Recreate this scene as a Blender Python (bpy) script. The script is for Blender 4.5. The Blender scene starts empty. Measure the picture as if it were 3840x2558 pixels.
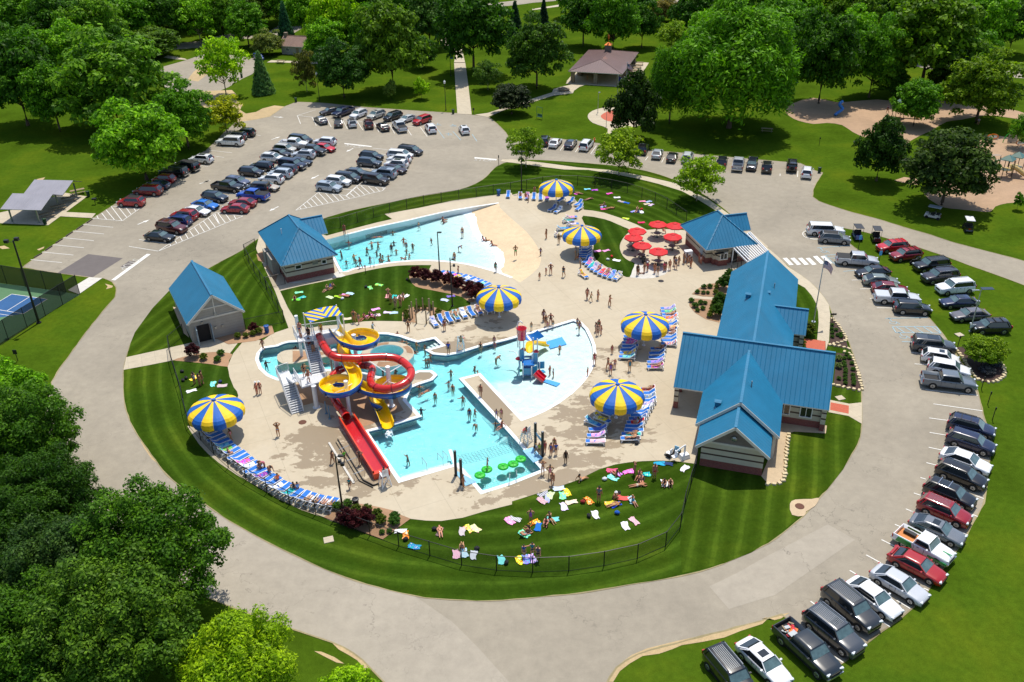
import bpy,bmesh,math,random
from mathutils import Vector,Matrix,Quaternion
from mathutils.geometry import tessellate_polygon,delaunay_2d_cdt
random.seed(7)
S=bpy.context.scene
COL=S.collection
# ---------------------------------------------------------------- camera
CH=58.0;CF=3400.0;CT=math.radians(30.08);CR=math.radians(-0.93)
_c,_s=math.cos(CT),math.sin(CT)
_R=Vector((1,0,0));_F=Vector((0,_c,-_s));_U=Vector((0,_s,_c))
AR=_R*math.cos(CR)+_U*math.sin(CR);AU=-_R*math.sin(CR)+_U*math.cos(CR)
cd=bpy.data.cameras.new('camera');cam=bpy.data.objects.new('camera',cd);COL.objects.link(cam)
cd.sensor_width=36;cd.lens=CF/3840*36;cd.clip_start=1;cd.clip_end=3000
M=Matrix(((AR.x,AU.x,-_F.x,0),(AR.y,AU.y,-_F.y,0),(AR.z,AU.z,-_F.z,CH),(0,0,0,1)))
cam.matrix_world=M
S.camera=cam
# ---------------------------------------------------------------- sky, sun, exposure
SUN_EL=math.radians(69);SH=Vector((-0.30,-0.954))
SD=Vector((-SH.x*math.cos(SUN_EL),-SH.y*math.cos(SUN_EL),math.sin(SUN_EL)))
W=bpy.data.worlds.new('World');S.world=W;W.use_nodes=True
wn=W.node_tree;bg=wn.nodes['Background']
sk=wn.nodes.new('ShaderNodeTexSky');sk.sky_type='NISHITA';sk.sun_disc=False
sk.sun_elevation=SUN_EL;sk.sun_rotation=math.atan2(SD.x,SD.y)
wn.links.new(sk.outputs[0],bg.inputs[0]);bg.inputs[1].default_value=0.145
sl=bpy.data.lights.new('sun','SUN');sl.energy=4.3;sl.angle=math.radians(0.5);sl.color=(1,0.94,0.84)
so=bpy.data.objects.new('sun',sl);COL.objects.link(so);so.rotation_euler=SD.to_track_quat('Z','Y').to_euler()
S.view_settings.view_transform='Standard';S.view_settings.look='None'
S.view_settings.exposure=0.0;S.view_settings.gamma=1.0
S.cycles.max_bounces=6;S.cycles.transparent_max_bounces=16;S.cycles.diffuse_bounces=3
S.cycles.caustics_reflective=False;S.cycles.caustics_refractive=False
# ---------------------------------------------------------------- measuring: a point of the photo on the level z
RO=(0,640,1280,1918)
V={'A':(600,480,4.9),'B':(880,480,4.9),'C':(1160,500,4.9),'D':(540,640,4.9),'S':(1080,1180,4.3556),'R':(1200,1480,3.92),'K':(1900,1180,5.6)}
def fp(k,x,y):
 if k=='T':return x*1.63127,y*1.63127
 if k in V:a,b,s=V[k];return a+x/s,b+y/s
 return(k%4)*960+x/2.45,RO[k//4]+y/2.45
def g(k,x,y,z=0.0):
 X,Y=fp(k,x,y)
 d=_F*CF+AR*(X-1920)-AU*(Y-1279)
 t=(z-CH)/d.z
 return Vector((d.x*t,d.y*t,z))
def gl(k,pts,z=0.0):return[g(k,x,y,z)for x,y in pts]
def G(pts,z=0.0):return[g(k,x,y,z)for k,x,y in pts]
# ---------------------------------------------------------------- materials
def lin(c):return tuple(((v/255/12.92)if v<=10 else((v/255+0.055)/1.055)**2.4)for v in c)
MATS={}
def newmat(name):
 m=bpy.data.materials.new(name);m.use_nodes=True
 nt=m.node_tree;b=nt.nodes['Principled BSDF'];MATS[name]=m
 return m,nt,b
def N(nt,t,**k):
 n=nt.nodes.new(t)
 for a,v in k.items():setattr(n,a,v)
 return n
def noise(nt,scale,detail=4,rough=0.55,vec=None,dist=0.0):
 n=N(nt,'ShaderNodeTexNoise');n.inputs['Scale'].default_value=scale
 n.inputs['Detail'].default_value=detail;n.inputs['Roughness'].default_value=rough;n.inputs['Distortion'].default_value=dist
 if vec is not None:nt.links.new(vec,n.inputs['Vector'])
 return n
def ramp(nt,fac,stops):
 r=N(nt,'ShaderNodeValToRGB');e=r.color_ramp.elements
 while len(e)<len(stops):e.new(0.5)
 for i,(p,c)in enumerate(stops):e[i].position=p;e[i].color=(*c,1)if len(c)==3 else c
 nt.links.new(fac,r.inputs[0]);return r
def mix(nt,fac,a,b,mode='MIX'):
 m=N(nt,'ShaderNodeMix',data_type='RGBA',blend_type=mode)
 for s,v in((m.inputs[0],fac),(m.inputs[6],a),(m.inputs[7],b)):
  if isinstance(v,(int,float)):s.default_value=v
  elif isinstance(v,tuple):s.default_value=(*v,1)if len(v)==3 else v
  else:nt.links.new(v,s)
 return m.outputs[2]
def math_(nt,op,a,b=0.0,c=None):
 m=N(nt,'ShaderNodeMath',operation=op)
 for i,v in enumerate((a,b)if c is None else(a,b,c)):
  if isinstance(v,(int,float)):m.inputs[i].default_value=v
  else:nt.links.new(v,m.inputs[i])
 return m.outputs[0]
def wpos(nt):return N(nt,'ShaderNodeNewGeometry').outputs['Position']
def opos(nt):return N(nt,'ShaderNodeTexCoord').outputs['Object']
def bump(nt,b,h,strength=0.3,dist=0.05):
 u=N(nt,'ShaderNodeBump');u.inputs['Strength'].default_value=strength;u.inputs['Distance'].default_value=dist
 nt.links.new(h,u.inputs['Height']);nt.links.new(u.outputs[0],b.inputs['Normal'])
def plain(name,rgb,rough=0.6,metal=0.0,var=0.12,scale=3.0,coat=0.0,world=False):
 """a procedural material: base colour with slight uneven tone"""
 if name in MATS:return MATS[name]
 m,nt,b=newmat(name);c=lin(rgb)
 n=noise(nt,scale,5,0.6,wpos(nt)if world else opos(nt))
 lo=tuple(v*(1-var)for v in c);hi=tuple(min(1,v*(1+var))for v in c)
 r=ramp(nt,n.outputs[0],[(0.3,lo),(0.7,hi)])
 nt.links.new(r.outputs[0],b.inputs['Base Color'])
 b.inputs['Roughness'].default_value=rough;b.inputs['Metallic'].default_value=metal
 b.inputs['Coat Weight'].default_value=coat;b.inputs['Coat Roughness'].default_value=0.08
 return m
def tinted(name,rough=0.6,metal=0.0,coat=0.0,var=0.1,scale=6.0,spec=0.5):
 """takes its colour from the object's own colour, so copies of one mesh can differ"""
 if name in MATS:return MATS[name]
 m,nt,b=newmat(name)
 oi=N(nt,'ShaderNodeObjectInfo');n=noise(nt,scale,4,0.6,opos(nt))
 k=ramp(nt,n.outputs[0],[(0.3,(1-var,)*3),(0.7,(1+var*0.4,)*3)])
 nt.links.new(mix(nt,1.0,oi.outputs['Color'],k.outputs[0],'MULTIPLY'),b.inputs['Base Color'])
 b.inputs['Roughness'].default_value=rough;b.inputs['Metallic'].default_value=metal
 b.inputs['Coat Weight'].default_value=coat;b.inputs['Coat Roughness'].default_value=0.05
 b.inputs['Specular IOR Level'].default_value=spec
 return m
def grass_mat(name,base,stripes=None):
 """stripes: ('ring', cx, cy, ax, ay, n) or ('line', dx, dy, period)"""
 m,nt,b=newmat(name);P=wpos(nt)
 a=lin(base);n1=noise(nt,0.09,6,0.6,P);n2=noise(nt,1.4,6,0.75,P);n3=noise(nt,14,3,0.6,P)
 c1=ramp(nt,n1.outputs[0],[(0.32,tuple(v*0.72 for v in a)),(0.5,a),(0.68,(a[0]*1.5,a[1]*1.2,a[2]*1.15))])
 col=mix(nt,0.55,c1.outputs[0],ramp(nt,n2.outputs[0],[(0.3,(0.55,)*3),(0.75,(1.4,1.35,1.2))]).outputs[0],'MULTIPLY')
 col=mix(nt,0.5,col,ramp(nt,n3.outputs[0],[(0.3,(0.6,)*3),(0.72,(1.35,)*3)]).outputs[0],'MULTIPLY')
 if stripes:
  sx=N(nt,'ShaderNodeSeparateXYZ');nt.links.new(P,sx.inputs[0]);wob=noise(nt,0.12,2,0.5,P)
  if stripes[0]=='ring':
   _,cx,cy,ax,ay,k=stripes
   dx=math_(nt,'DIVIDE',math_(nt,'SUBTRACT',sx.outputs[0],cx),ax)
   dy=math_(nt,'DIVIDE',math_(nt,'SUBTRACT',sx.outputs[1],cy),ay)
   r=math_(nt,'SQRT',math_(nt,'ADD',math_(nt,'MULTIPLY',dx,dx),math_(nt,'MULTIPLY',dy,dy)))
   ph=math_(nt,'MULTIPLY',r,k*2*math.pi)
  else:
   _,dx,dy,per=stripes
   ph=math_(nt,'MULTIPLY',math_(nt,'ADD',math_(nt,'MULTIPLY',sx.outputs[0],dx),math_(nt,'MULTIPLY',sx.outputs[1],dy)),2*math.pi/per)
  ph=math_(nt,'ADD',ph,math_(nt,'MULTIPLY',wob.outputs[0],2.2))
  s=math_(nt,'MULTIPLY_ADD',math_(nt,'SINE',ph),0.5,0.5)
  st=ramp(nt,s,[(0.1,(0.7,0.74,0.66)),(0.5,(.95,.95,.95)),(0.8,(1.0,1.0,1.0)),(0.97,(1.5,1.4,1.5))])
  col=mix(nt,ramp(nt,n1.outputs[0],[(.3,(.5,)*3),(.65,(.95,)*3)]).outputs[0],col,st.outputs[0],'MULTIPLY')
 nt.links.new(col,b.inputs['Base Color']);b.inputs['Roughness'].default_value=1;b.inputs['Specular IOR Level'].default_value=0.0
 bump(nt,b,n3.outputs[0],0.5,0.08);return m
def paving(name,base,patch=0.16,crack=0.0,joints=None,wet=0.0,fine=30):
 m,nt,b=newmat(name);P=wpos(nt);a=lin(base)
 n1=noise(nt,0.07,6,0.62,P,0.6);n2=noise(nt,0.9,6,0.7,P);n3=noise(nt,fine,2,0.6,P)
 col=ramp(nt,n1.outputs[0],[(0.3,tuple(v*(1-patch)for v in a)),(0.5,a),(0.7,tuple(min(1,v*(1+patch))for v in a))]).outputs[0]
 col=mix(nt,0.5,col,ramp(nt,n2.outputs[0],[(0.3,(0.76,)*3),(0.7,(1.14,)*3)]).outputs[0],'MULTIPLY')
 col=mix(nt,0.5,col,ramp(nt,n3.outputs[0],[(0.3,(0.8,)*3),(0.7,(1.18,)*3)]).outputs[0],'MULTIPLY')
 if crack:
  v=N(nt,'ShaderNodeTexVoronoi',feature='DISTANCE_TO_EDGE');v.inputs['Scale'].default_value=0.14
  wv=noise(nt,0.5,5,0.6,P);dv=N(nt,'ShaderNodeVectorMath',operation='ADD')
  nt.links.new(P,dv.inputs[0]);nt.links.new(mix(nt,1.0,wv.outputs['Color'],(5.0,5.0,5.0),'MULTIPLY'),dv.inputs[1]);nt.links.new(dv.outputs[0],v.inputs['Vector'])
  gate=ramp(nt,noise(nt,0.05,3,0.5,P).outputs[0],[(0.45,(0,0,0)),(0.6,(1,1,1))])
  ck=ramp(nt,v.outputs['Distance'],[(0.0,(1,1,1)),(0.006,(0,0,0))])
  col=mix(nt,math_(nt,'MULTIPLY',math_(nt,'MULTIPLY',ck.outputs[0],gate.outputs[0]),crack),col,tuple(v*0.45 for v in a))
 if joints:
  ang,sp=joints;sx=N(nt,'ShaderNodeSeparateXYZ');nt.links.new(P,sx.inputs[0])
  for q in(0,math.pi/2):
   t=math_(nt,'ADD',math_(nt,'MULTIPLY',sx.outputs[0],math.cos(ang+q)/sp),math_(nt,'MULTIPLY',sx.outputs[1],math.sin(ang+q)/sp))
   fr=math_(nt,'FRACT',t);l=math_(nt,'LESS_THAN',fr,0.05/sp)
   col=mix(nt,math_(nt,'MULTIPLY',l,0.35),col,tuple(v*0.5 for v in a))
 rough=0.85
 if wet:
  n4=noise(nt,0.17,7,0.72,P,0.3);w=ramp(nt,n4.outputs[0],[(wet,(0,0,0)),(wet+0.025,(1,1,1))])
  col=mix(nt,math_(nt,'MULTIPLY',w.outputs[0],0.85),col,(a[0]*0.5,a[1]*0.46,a[2]*0.42))
  rr=math_(nt,'MULTIPLY_ADD',w.outputs[0],-0.45,0.85);nt.links.new(rr,b.inputs['Roughness'])
 else:b.inputs['Roughness'].default_value=rough
 nt.links.new(col,b.inputs['Base Color']);bump(nt,b,n3.outputs[0],0.15,0.02)
 return m
 # ---------------------------------------------------------------- mesh helpers
class MB:
 def __init__(s):s.v=[];s.f=[];s.m=[]
 def add(s,vs,fs,mi=0):
  o=len(s.v);s.v+=[tuple(v)for v in vs];s.f+=[tuple(i+o for i in f)for f in fs];s.m+=[mi]*len(fs);return s
 def box(s,c,d,rz=0.0,mi=0,taper=1.0,R=None):
  x,y,z=d[0]/2,d[1]/2,d[2]/2;R=R or Matrix.Rotation(rz,3,'Z');c=Vector(c)
  vs=[c+R@Vector((a*x*(taper if q>0 else 1),e*y*(taper if q>0 else 1),q*z))for q in(-1,1)for a,e in((-1,-1),(1,-1),(1,1),(-1,1))]
  return s.add(vs,[(3,2,1,0),(4,5,6,7),(0,1,5,4),(1,2,6,5),(2,3,7,6),(3,0,4,7)],mi)
 def bar(s,a,b,w,h=None,mi=0):
  a,b=Vector(a),Vector(b);d=b-a;L=d.length
  if L<1e-6:return s
  R=d.to_track_quat('X','Z').to_matrix();return s.box((a+b)/2,(L,w,h or w),R=R,mi=mi)
 def cyl(s,a,b,r0,r1=None,n=8,mi=0,cap=True):
  a,b=Vector(a),Vector(b);r1=r0 if r1 is None else r1
  q=(b-a).to_track_quat('Z','Y').to_matrix()
  vs=[p+q@Vector((r*math.cos(t),r*math.sin(t),0))for p,r in((a,r0),(b,r1))for t in[2*math.pi*i/n for i in range(n)]]
  fs=[(i,(i+1)%n,n+(i+1)%n,n+i)for i in range(n)]
  if cap:fs+=[tuple(range(n-1,-1,-1)),tuple(range(n,2*n))]
  return s.add(vs,fs,mi)
 def tube(s,pts,r,n=8,mi=0,cap=True,closed=False):
  pts=[Vector(p)for p in pts];m=len(pts);rs=r if isinstance(r,(list,tuple))else[r]*m;vs=[]
  for i,p in enumerate(pts):
   t=(pts[(i+1)%m]if(closed or i<m-1)else p)-(pts[i-1]if(closed or i>0)else p)
   q=t.normalized().to_track_quat('Z','Y').to_matrix();up=Vector((0,0,1))
   side=t.cross(up)
   side=side.normalized()if side.length>1e-4 else q.col[0]
   w=side.cross(t).normalized()
   vs+=[p+side*rs[i]*math.cos(a)+w*rs[i]*math.sin(a)for a in[2*math.pi*k/n for k in range(n)]]
  L=m if closed else m-1
  fs=[(i*n+k,i*n+(k+1)%n,((i+1)%m)*n+(k+1)%n,((i+1)%m)*n+k)for i in range(L)for k in range(n)]
  if cap and not closed:fs+=[tuple(range(n-1,-1,-1)),tuple(range((m-1)*n,m*n))]
  return s.add(vs,fs,mi)
 def lathe(s,prof,n=16,c=(0,0,0),mi=0,ms=None):
  c=Vector(c);k=len(prof)
  vs=[c+Vector((r*math.cos(2*math.pi*i/n),r*math.sin(2*math.pi*i/n),z))for i in range(n)for r,z in prof]
  for i in range(n):
   j=(i+1)%n
   s_fs=[(i*k+a,j*k+a,j*k+a+1,i*k+a+1)for a in range(k-1)]
   if i==0:o=len(s.v);s.v+=[tuple(v)for v in vs]
   s.f+=[tuple(x+o for x in f)for f in s_fs];s.m+=[(ms[i%len(ms)]if ms else mi)]*(k-1)
  return s
 def ball(s,c,r,n=10,m=7,mi=0,jit=0.0):
  r=(r,r,r)if isinstance(r,(int,float))else r;c=Vector(c);vs=[c+Vector((0,0,-r[2]))]
  for j in range(1,m):
   t=-math.pi/2+math.pi*j/m
   for i in range(n):
    p=2*math.pi*i/n;k=1+random.uniform(-jit,jit)
    vs.append(c+Vector((r[0]*math.cos(t)*math.cos(p)*k,r[1]*math.cos(t)*math.sin(p)*k,r[2]*math.sin(t)*k)))
  vs.append(c+Vector((0,0,r[2])));fs=[]
  for i in range(n):fs.append((0,1+(i+1)%n,1+i))
  for j in range(m-2):
   for i in range(n):a=1+j*n;fs.append((a+i,a+(i+1)%n,a+n+(i+1)%n,a+n+i))
  e=len(vs)-1;a=1+(m-2)*n
  for i in range(n):fs.append((a+i,a+(i+1)%n,e))
  return s.add(vs,fs,mi)
 def prism(s,poly,z0,z1,mi=0,mt=None):
  """vertical prism over an xy outline"""
  poly=[Vector((p[0],p[1],0))for p in poly];n=len(poly)
  ar=sum(poly[i].x*poly[(i+1)%n].y-poly[(i+1)%n].x*poly[i].y for i in range(n))
  if ar<0:poly.reverse()
  o=len(s.v);s.v+=[(p.x,p.y,z0)for p in poly]+[(p.x,p.y,z1)for p in poly]
  for i in range(n):s.f.append((o+i,o+(i+1)%n,o+n+(i+1)%n,o+n+i));s.m.append(mi)
  for t in tessellate_polygon([poly]):
   t=up_tri([poly[i]for i in t],t)
   s.f.append(tuple(o+n+i for i in t));s.m.append(mi if mt is None else mt);s.f.append(tuple(o+i for i in reversed(t)));s.m.append(mi)
  return s
 def mesh(s,name,mats,smooth=False):
  me=bpy.data.meshes.new(name);me.from_pydata(s.v,[],s.f)
  for m in(mats if isinstance(mats,(list,tuple))else[mats]):me.materials.append(m)
  me.polygons.foreach_set('material_index',s.m)
  if smooth:me.polygons.foreach_set('use_smooth',[True]*len(s.f))
  me.update();return me
 def build(s,name,mats,parent=None,smooth=False,**kw):
  return link(name,s.mesh(name,mats,smooth),parent,**kw)
def up_tri(P,t):
 a=(P[1]-P[0]).cross(P[2]-P[0]).z
 return t if a>0 else(t[0],t[2],t[1])
def link(name,me,parent=None,label=None,cat=None,group=None,kind=None,color=None,loc=None,rz=None):
 o=bpy.data.objects.new(name,me);COL.objects.link(o)
 if parent is not None:o.parent=parent
 return tag(o,label,cat,group,kind,color,loc,rz)
def tag(o,label=None,cat=None,group=None,kind=None,color=None,loc=None,rz=None):
 if label:o['label']=label
 if cat:o['category']=cat
 if group:o['group']=group
 if kind:o['kind']=kind
 if color is not None:o.color=(*lin(color),1)
 if loc is not None:o.location=loc
 if rz is not None:o.rotation_euler[2]=rz
 return o
def empty(name,loc=(0,0,0),rz=0.0,label=None,cat=None,group=None):
 o=bpy.data.objects.new(name,None);COL.objects.link(o);o.location=loc;o.rotation_euler[2]=rz;o.empty_display_size=0.2
 return tag(o,label,cat,group)
KIDS={}
def dup(o,parent=None):
 """a copy of a thing with copies of its parts and their sub-parts"""
 if o.name not in KIDS:KIDS[o.name]=list(o.children)
 c=o.copy();COL.objects.link(c)
 if parent is not None:c.parent=parent
 for ch in KIDS[o.name]:dup(ch,c)
 return c
def smoothed(pts,k=3,closed=True):
 out=[];n=len(pts)
 for i in range(n if closed else n-1):
  p0=pts[(i-1)%n]if(closed or i>0)else pts[i];p1=pts[i];p2=pts[(i+1)%n];p3=pts[(i+2)%n]if(closed or i<n-2)else p2
  for j in range(k):
   t=j/k;out.append(0.5*((2*p1)+(-p0+p2)*t+(2*p0-5*p1+4*p2-p3)*t*t+(-p0+3*p1-3*p2+p3)*t**3))
 if not closed:out.append(pts[-1])
 return out
def sheet(name,outer,z,mat,holes=(),kind='structure',label=None,cat=None,parent=None,thick=0.0):
 polys=[[Vector((p[0],p[1],0))for p in q]for q in[outer]+list(holes)]
 flat=[p for q in polys for p in q]
 tr=[up_tri([flat[i]for i in t],t)for t in tessellate_polygon(polys)]
 b=MB();b.add([(p.x,p.y,z)for p in flat],tr)
 if thick:
  n=len(polys[0]);b.add([(p.x,p.y,z)for p in polys[0]]+[(p.x,p.y,z-thick)for p in polys[0]],[(i,(i+1)%n,n+(i+1)%n,n+i)for i in range(n)])
 return b.build(name,mat,parent,label=label,cat=cat,kind=kind)
def ribbon(mb,pts,w,z,mi=0,closed=False):
 """flat strip along a path"""
 n=len(pts);vs=[]
 for i in range(n):
  a=pts[(i-1)%n]if(closed or i)else pts[i];c=pts[(i+1)%n]if(closed or i<n-1)else pts[i]
  d=Vector((c[0]-a[0],c[1]-a[1],0)).normalized();s=Vector((-d.y,d.x,0))*w/2;p=Vector((pts[i][0],pts[i][1],z))
  vs+=[p-s,p+s]
 fs=[(2*i,2*((i+1)%n),2*((i+1)%n)+1,2*i+1)for i in range(n if closed else n-1)]
 mb.add(vs,fs,mi)
def inside(p,poly):
 c=False;n=len(poly);j=n-1
 for i in range(n):
  a,b=poly[i],poly[j]
  if(a[1]>p[1])!=(b[1]>p[1])and p[0]<(b[0]-a[0])*(p[1]-a[1])/(b[1]-a[1])+a[0]:c=not c
  j=i
 return c
 # ================================================================ GROUND
def poly(*parts,z=0.0):
 out=[]
 for k,pts in parts:out+=gl(k,pts,z)
 return out
 # outlines of the basins (deck side of their coping)
WAVE_WALL=gl(5,[(640,640),(820,592),(1000,545),(1200,500),(1400,458),(1550,422),(1700,388),(1850,360),(2000,335),(2230,300)])
WAVE_BEACH=poly((6,[(-110,345),(-20,430),(60,500),(130,562),(190,635),(232,700),(262,770),(266,830),(250,885),(180,955),(75,1030)]))
WAVE_LOW=gl(5,[(2352,987),(2230,940),(2120,908),(2000,876),(1850,848),(1600,828),(1400,833),(1200,853),(1050,882),(900,905),(785,935),(715,800)])
WAVE=WAVE_WALL+WAVE_BEACH+WAVE_LOW
WL=gl(5,[(1960,372),(2010,430),(2035,500),(2060,570),(2120,635),(2200,690),(2260,750),(2285,815),(2275,870),(2235,925)],-0.8)
POOL=poly((9,[(-8,170),(5,112),(55,55)]),('S',[(-190,500),(-100,462),(0,436),(160,425),(500,418),(900,398),(1010,350),(1120,322),(1250,305),(1380,297),(1500,296),(1650,303),(1850,342),(2000,395),(2120,430)]),(9,[(1650,-38),(1745,45),(1600,85),(1640,108),(1750,118),(1850,100),(2050,38),(2290,-20)]),(6,[(250,1462),(565,1367),(640,1395),(700,1455),(742,1540)]),(10,[(768,40),(776,120),(765,200),(735,270),(690,345),(630,415),(550,490),(430,578),(300,652),(190,700),(85,738),(0,650)]),(9,[(2045,318),(1908,352)]),(10,[(0,832),(318,1192),(0,1320)]),(9,[(2065,1410),(1842,1150),(1310,1306),(984,825),(1160,782),(1476,688),(1345,545),(1400,420),(1480,387),(1600,348),(1632,315),(1600,288)]),('S',[(2150,945),(1950,1028),(1700,1060),(1450,1045),(1250,985),(900,935),(620,925)]),(9,[(450,345),(300,372),(190,362),(95,322),(25,255)]))
HOLES=[WAVE,POOL]
ISLAND=smoothed(poly(('T',[(1176,370),(1140,384),(1120,405),(1095,422),(1050,438),(965,452),(890,467),(800,486),(721,510),(650,530),(588,552),(555,577),(526,592),(484,615),(440,645),(395,680),(358,712),(326,749),(303,784),(290,822),(284,851),(284,902),(287,930),(300,972),(325,1014),(360,1062),(380,1089),(425,1127),(480,1166),(530,1200),(588,1233),(626,1253),(688,1283),(763,1317),(850,1346),(950,1370),(1013,1378),(1113,1383),(1177,1379),(1252,1372),(1352,1362),(1427,1348),(1552,1328),(1652,1301),(1765,1251),(1815,1213),(1848,1186),(1883,1147),(1925,1095),(1965,1035),(1978,1002),(1981,975),(1981,925),(1980,897),(1978,867),(1965,827),(1950,784),(1933,760),(1915,733),(1906,703),(1876,662),(1841,633),(1811,612),(1765,570),(1722,530),(1679,493),(1640,462),(1590,432),(1540,410),(1480,392),(1400,380),(1300,372),(1230,368)])),2)
xs=[p.x for p in ISLAND];ys=[p.y for p in ISLAND]
ICX,ICY,IAX,IAY=(max(xs)+min(xs))/2,(max(ys)+min(ys))/2,(max(xs)-min(xs))/2,(max(ys)-min(ys))/2
def resamp(pl,k):
 L=[0]
 for a,c in zip(pl[:-1],pl[1:]):L.append(L[-1]+(Vector(c[:2])-Vector(a[:2])).length)
 out=[]
 for i in range(k):
  t=L[-1]*i/max(1,k-1);j=0
  while j<len(L)-2 and L[j+1]<t:j+=1
  u=(t-L[j])/(L[j+1]-L[j]+1e-9);out.append(Vector(pl[j]).lerp(Vector(pl[j+1]),u))
 return out
M_grass=grass_mat('park grass',(72,98,22))
M_lawn=grass_mat('ring lawn',(58,84,21),('ring',ICX,ICY,IAX,IAY,26))
M_lawn2=grass_mat('pool lawn',(52,78,22),('line',0.99,0.1,2.4))
M_lawn3=grass_mat('mown lawn strips',(62,86,21),('line',0.95,-0.31,2.1))
M_asph=paving('weathered asphalt',(154,145,128),0.15,0.9)
M_asph2=paving('pale asphalt',(164,155,139),0.06,1.0)
M_dark=paving('dark asphalt patch',(104,97,94),0.08)
M_walk=paving('pale concrete walk',(192,180,156),0.06,0,(0.4,1.6))
M_white_walk=paving('new concrete',(206,202,192),0.05,0,(0.9,1.8))
M_beach=paving('tan beach coating',(216,192,156),0.05,0,None,0,6)
M_mulch=paving('wood mulch',(166,130,98),0.2,0,None,0,9)
M_mulchd=paving('dark mulch',(66,44,36),0.2,0,None,0,9)
M_chips=paving('playground wood chips',(172,142,112),0.14,0,None,0,7)
M_dirt=paving('bare dirt',(186,162,120),0.15,0,None,0,6)
M_rock=paving('pea gravel',(190,168,136),0.2,0,None,0,12)
M_white=plain('white pool plaster',(238,240,238),0.5,var=0.02,scale=0.5,world=True)
M_wall=plain('white painted wall',(232,238,238),0.5,var=0.03,scale=0.5,world=True)
M_floor=plain('pool plaster',(226,240,240),0.6,var=0.09,scale=0.9,world=True)  # mottling in the plaster colour stands in for rippled light under water
M_paint=plain('road paint',(226,224,216),0.7,var=0.12,scale=5,world=True)
M_bluepaint=plain('pale blue road paint',(152,184,196),0.7,var=0.14,scale=5,world=True)
M_brick=plain('red brick paving',(186,92,66),0.8,var=0.2,scale=9,world=True)
# the deck: concrete that is wet in places round the main pool
def deck_mat():
 m,nt,b=newmat('pool deck concrete');P=wpos(nt);a=lin((190,177,152))
 sx=N(nt,'ShaderNodeSeparateXYZ');nt.links.new(P,sx.inputs[0])
 n1=noise(nt,0.09,5,0.6,P,0.4);n2=noise(nt,1.2,6,0.7,P);n3=noise(nt,25,2,0.6,P)
 col=ramp(nt,n1.outputs[0],[(0.3,(a[0]*0.9,a[1]*0.88,a[2]*0.86)),(0.5,a),(0.7,(a[0]*1.08,a[1]*1.1,a[2]*1.14))]).outputs[0]
 col=mix(nt,0.4,col,ramp(nt,n2.outputs[0],[(0.3,(0.84,)*3),(0.7,(1.1,)*3)]).outputs[0],'MULTIPLY')
 ck=N(nt,'ShaderNodeTexWhiteNoise',noise_dimensions='2D')
 for q,w,sp in((0.42,0.3,4.4),(0.42+math.pi/2,0.3,4.4)):
  t=math_(nt,'ADD',math_(nt,'MULTIPLY',sx.outputs[0],math.cos(q)/sp),math_(nt,'MULTIPLY',sx.outputs[1],math.sin(q)/sp))
  l=math_(nt,'LESS_THAN',math_(nt,'FRACT',t),0.012);col=mix(nt,math_(nt,'MULTIPLY',l,w),col,tuple(v*0.45 for v in a))
 def blob(cx,cy,rx,ry,k):
  dx=math_(nt,'DIVIDE',math_(nt,'SUBTRACT',sx.outputs[0],cx),rx);dy=math_(nt,'DIVIDE',math_(nt,'SUBTRACT',sx.outputs[1],cy),ry)
  d=math_(nt,'ADD',math_(nt,'MULTIPLY',dx,dx),math_(nt,'MULTIPLY',dy,dy))
  return math_(nt,'MULTIPLY',math_(nt,'MAXIMUM',math_(nt,'SUBTRACT',1.0,d),0.0),k)
 f=None
 for bl in((-15,77,11,9,0.25),(4,72,13,7,0.22),(9,82,8,8,0.2),(*g(9,2180,620)[:2],2.5,9,.5),(*g(9,1760,80)[:2],5,2.5,.5),(*g(9,560,900)[:2],4,3,.3),(*g(9,1560,300)[:2],3,1.5,.4),(-4,98.5,13,5,0.14),(12,94,7,6,0.12),(-5,104,9,4,0.1),(-20,73,8,7,0.09)):
  w=blob(*bl);f=w if f is None else math_(nt,'MAXIMUM',f,w)
 n4=noise(nt,0.42,8,0.66,P,0.25);n5=noise(nt,0.6,2,0.5,P)
 mr=N(nt,'ShaderNodeVectorMath',operation='MULTIPLY');nt.links.new(P,mr.inputs[0]);mr.inputs[1].default_value=(1,1.5,1);nt.links.new(mr.outputs[0],n4.inputs['Vector'])
 w=ramp(nt,math_(nt,'ADD',n4.outputs[0],f),[(0.625,(0,0,0)),(0.645,(1,1,1))]).outputs[0]
 w=math_(nt,'MULTIPLY',w,math_(nt,'GREATER_THAN',f,0.005))
 col=mix(nt,math_(nt,'MULTIPLY',w,0.88),col,(a[0]*0.5,a[1]*0.44,a[2]*0.37))
 nt.links.new(col,b.inputs['Base Color']);nt.links.new(math_(nt,'MULTIPLY_ADD',w,-0.4,0.85),b.inputs['Roughness']);bump(nt,b,n3.outputs[0],0.1,0.02)
 return m
M_deck=deck_mat()
Z=dict(asph=.02,lawn=.04,deck=.06,inner=.08,bed=.085,mark=.045)
# park ground: one sheet to the horizon
big=[Vector((x,y,0))for x,y in((-900,-60),(900,-60),(900,1500),(-900,1500))]
sheet('ground',big,0,M_grass,HOLES)
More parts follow.
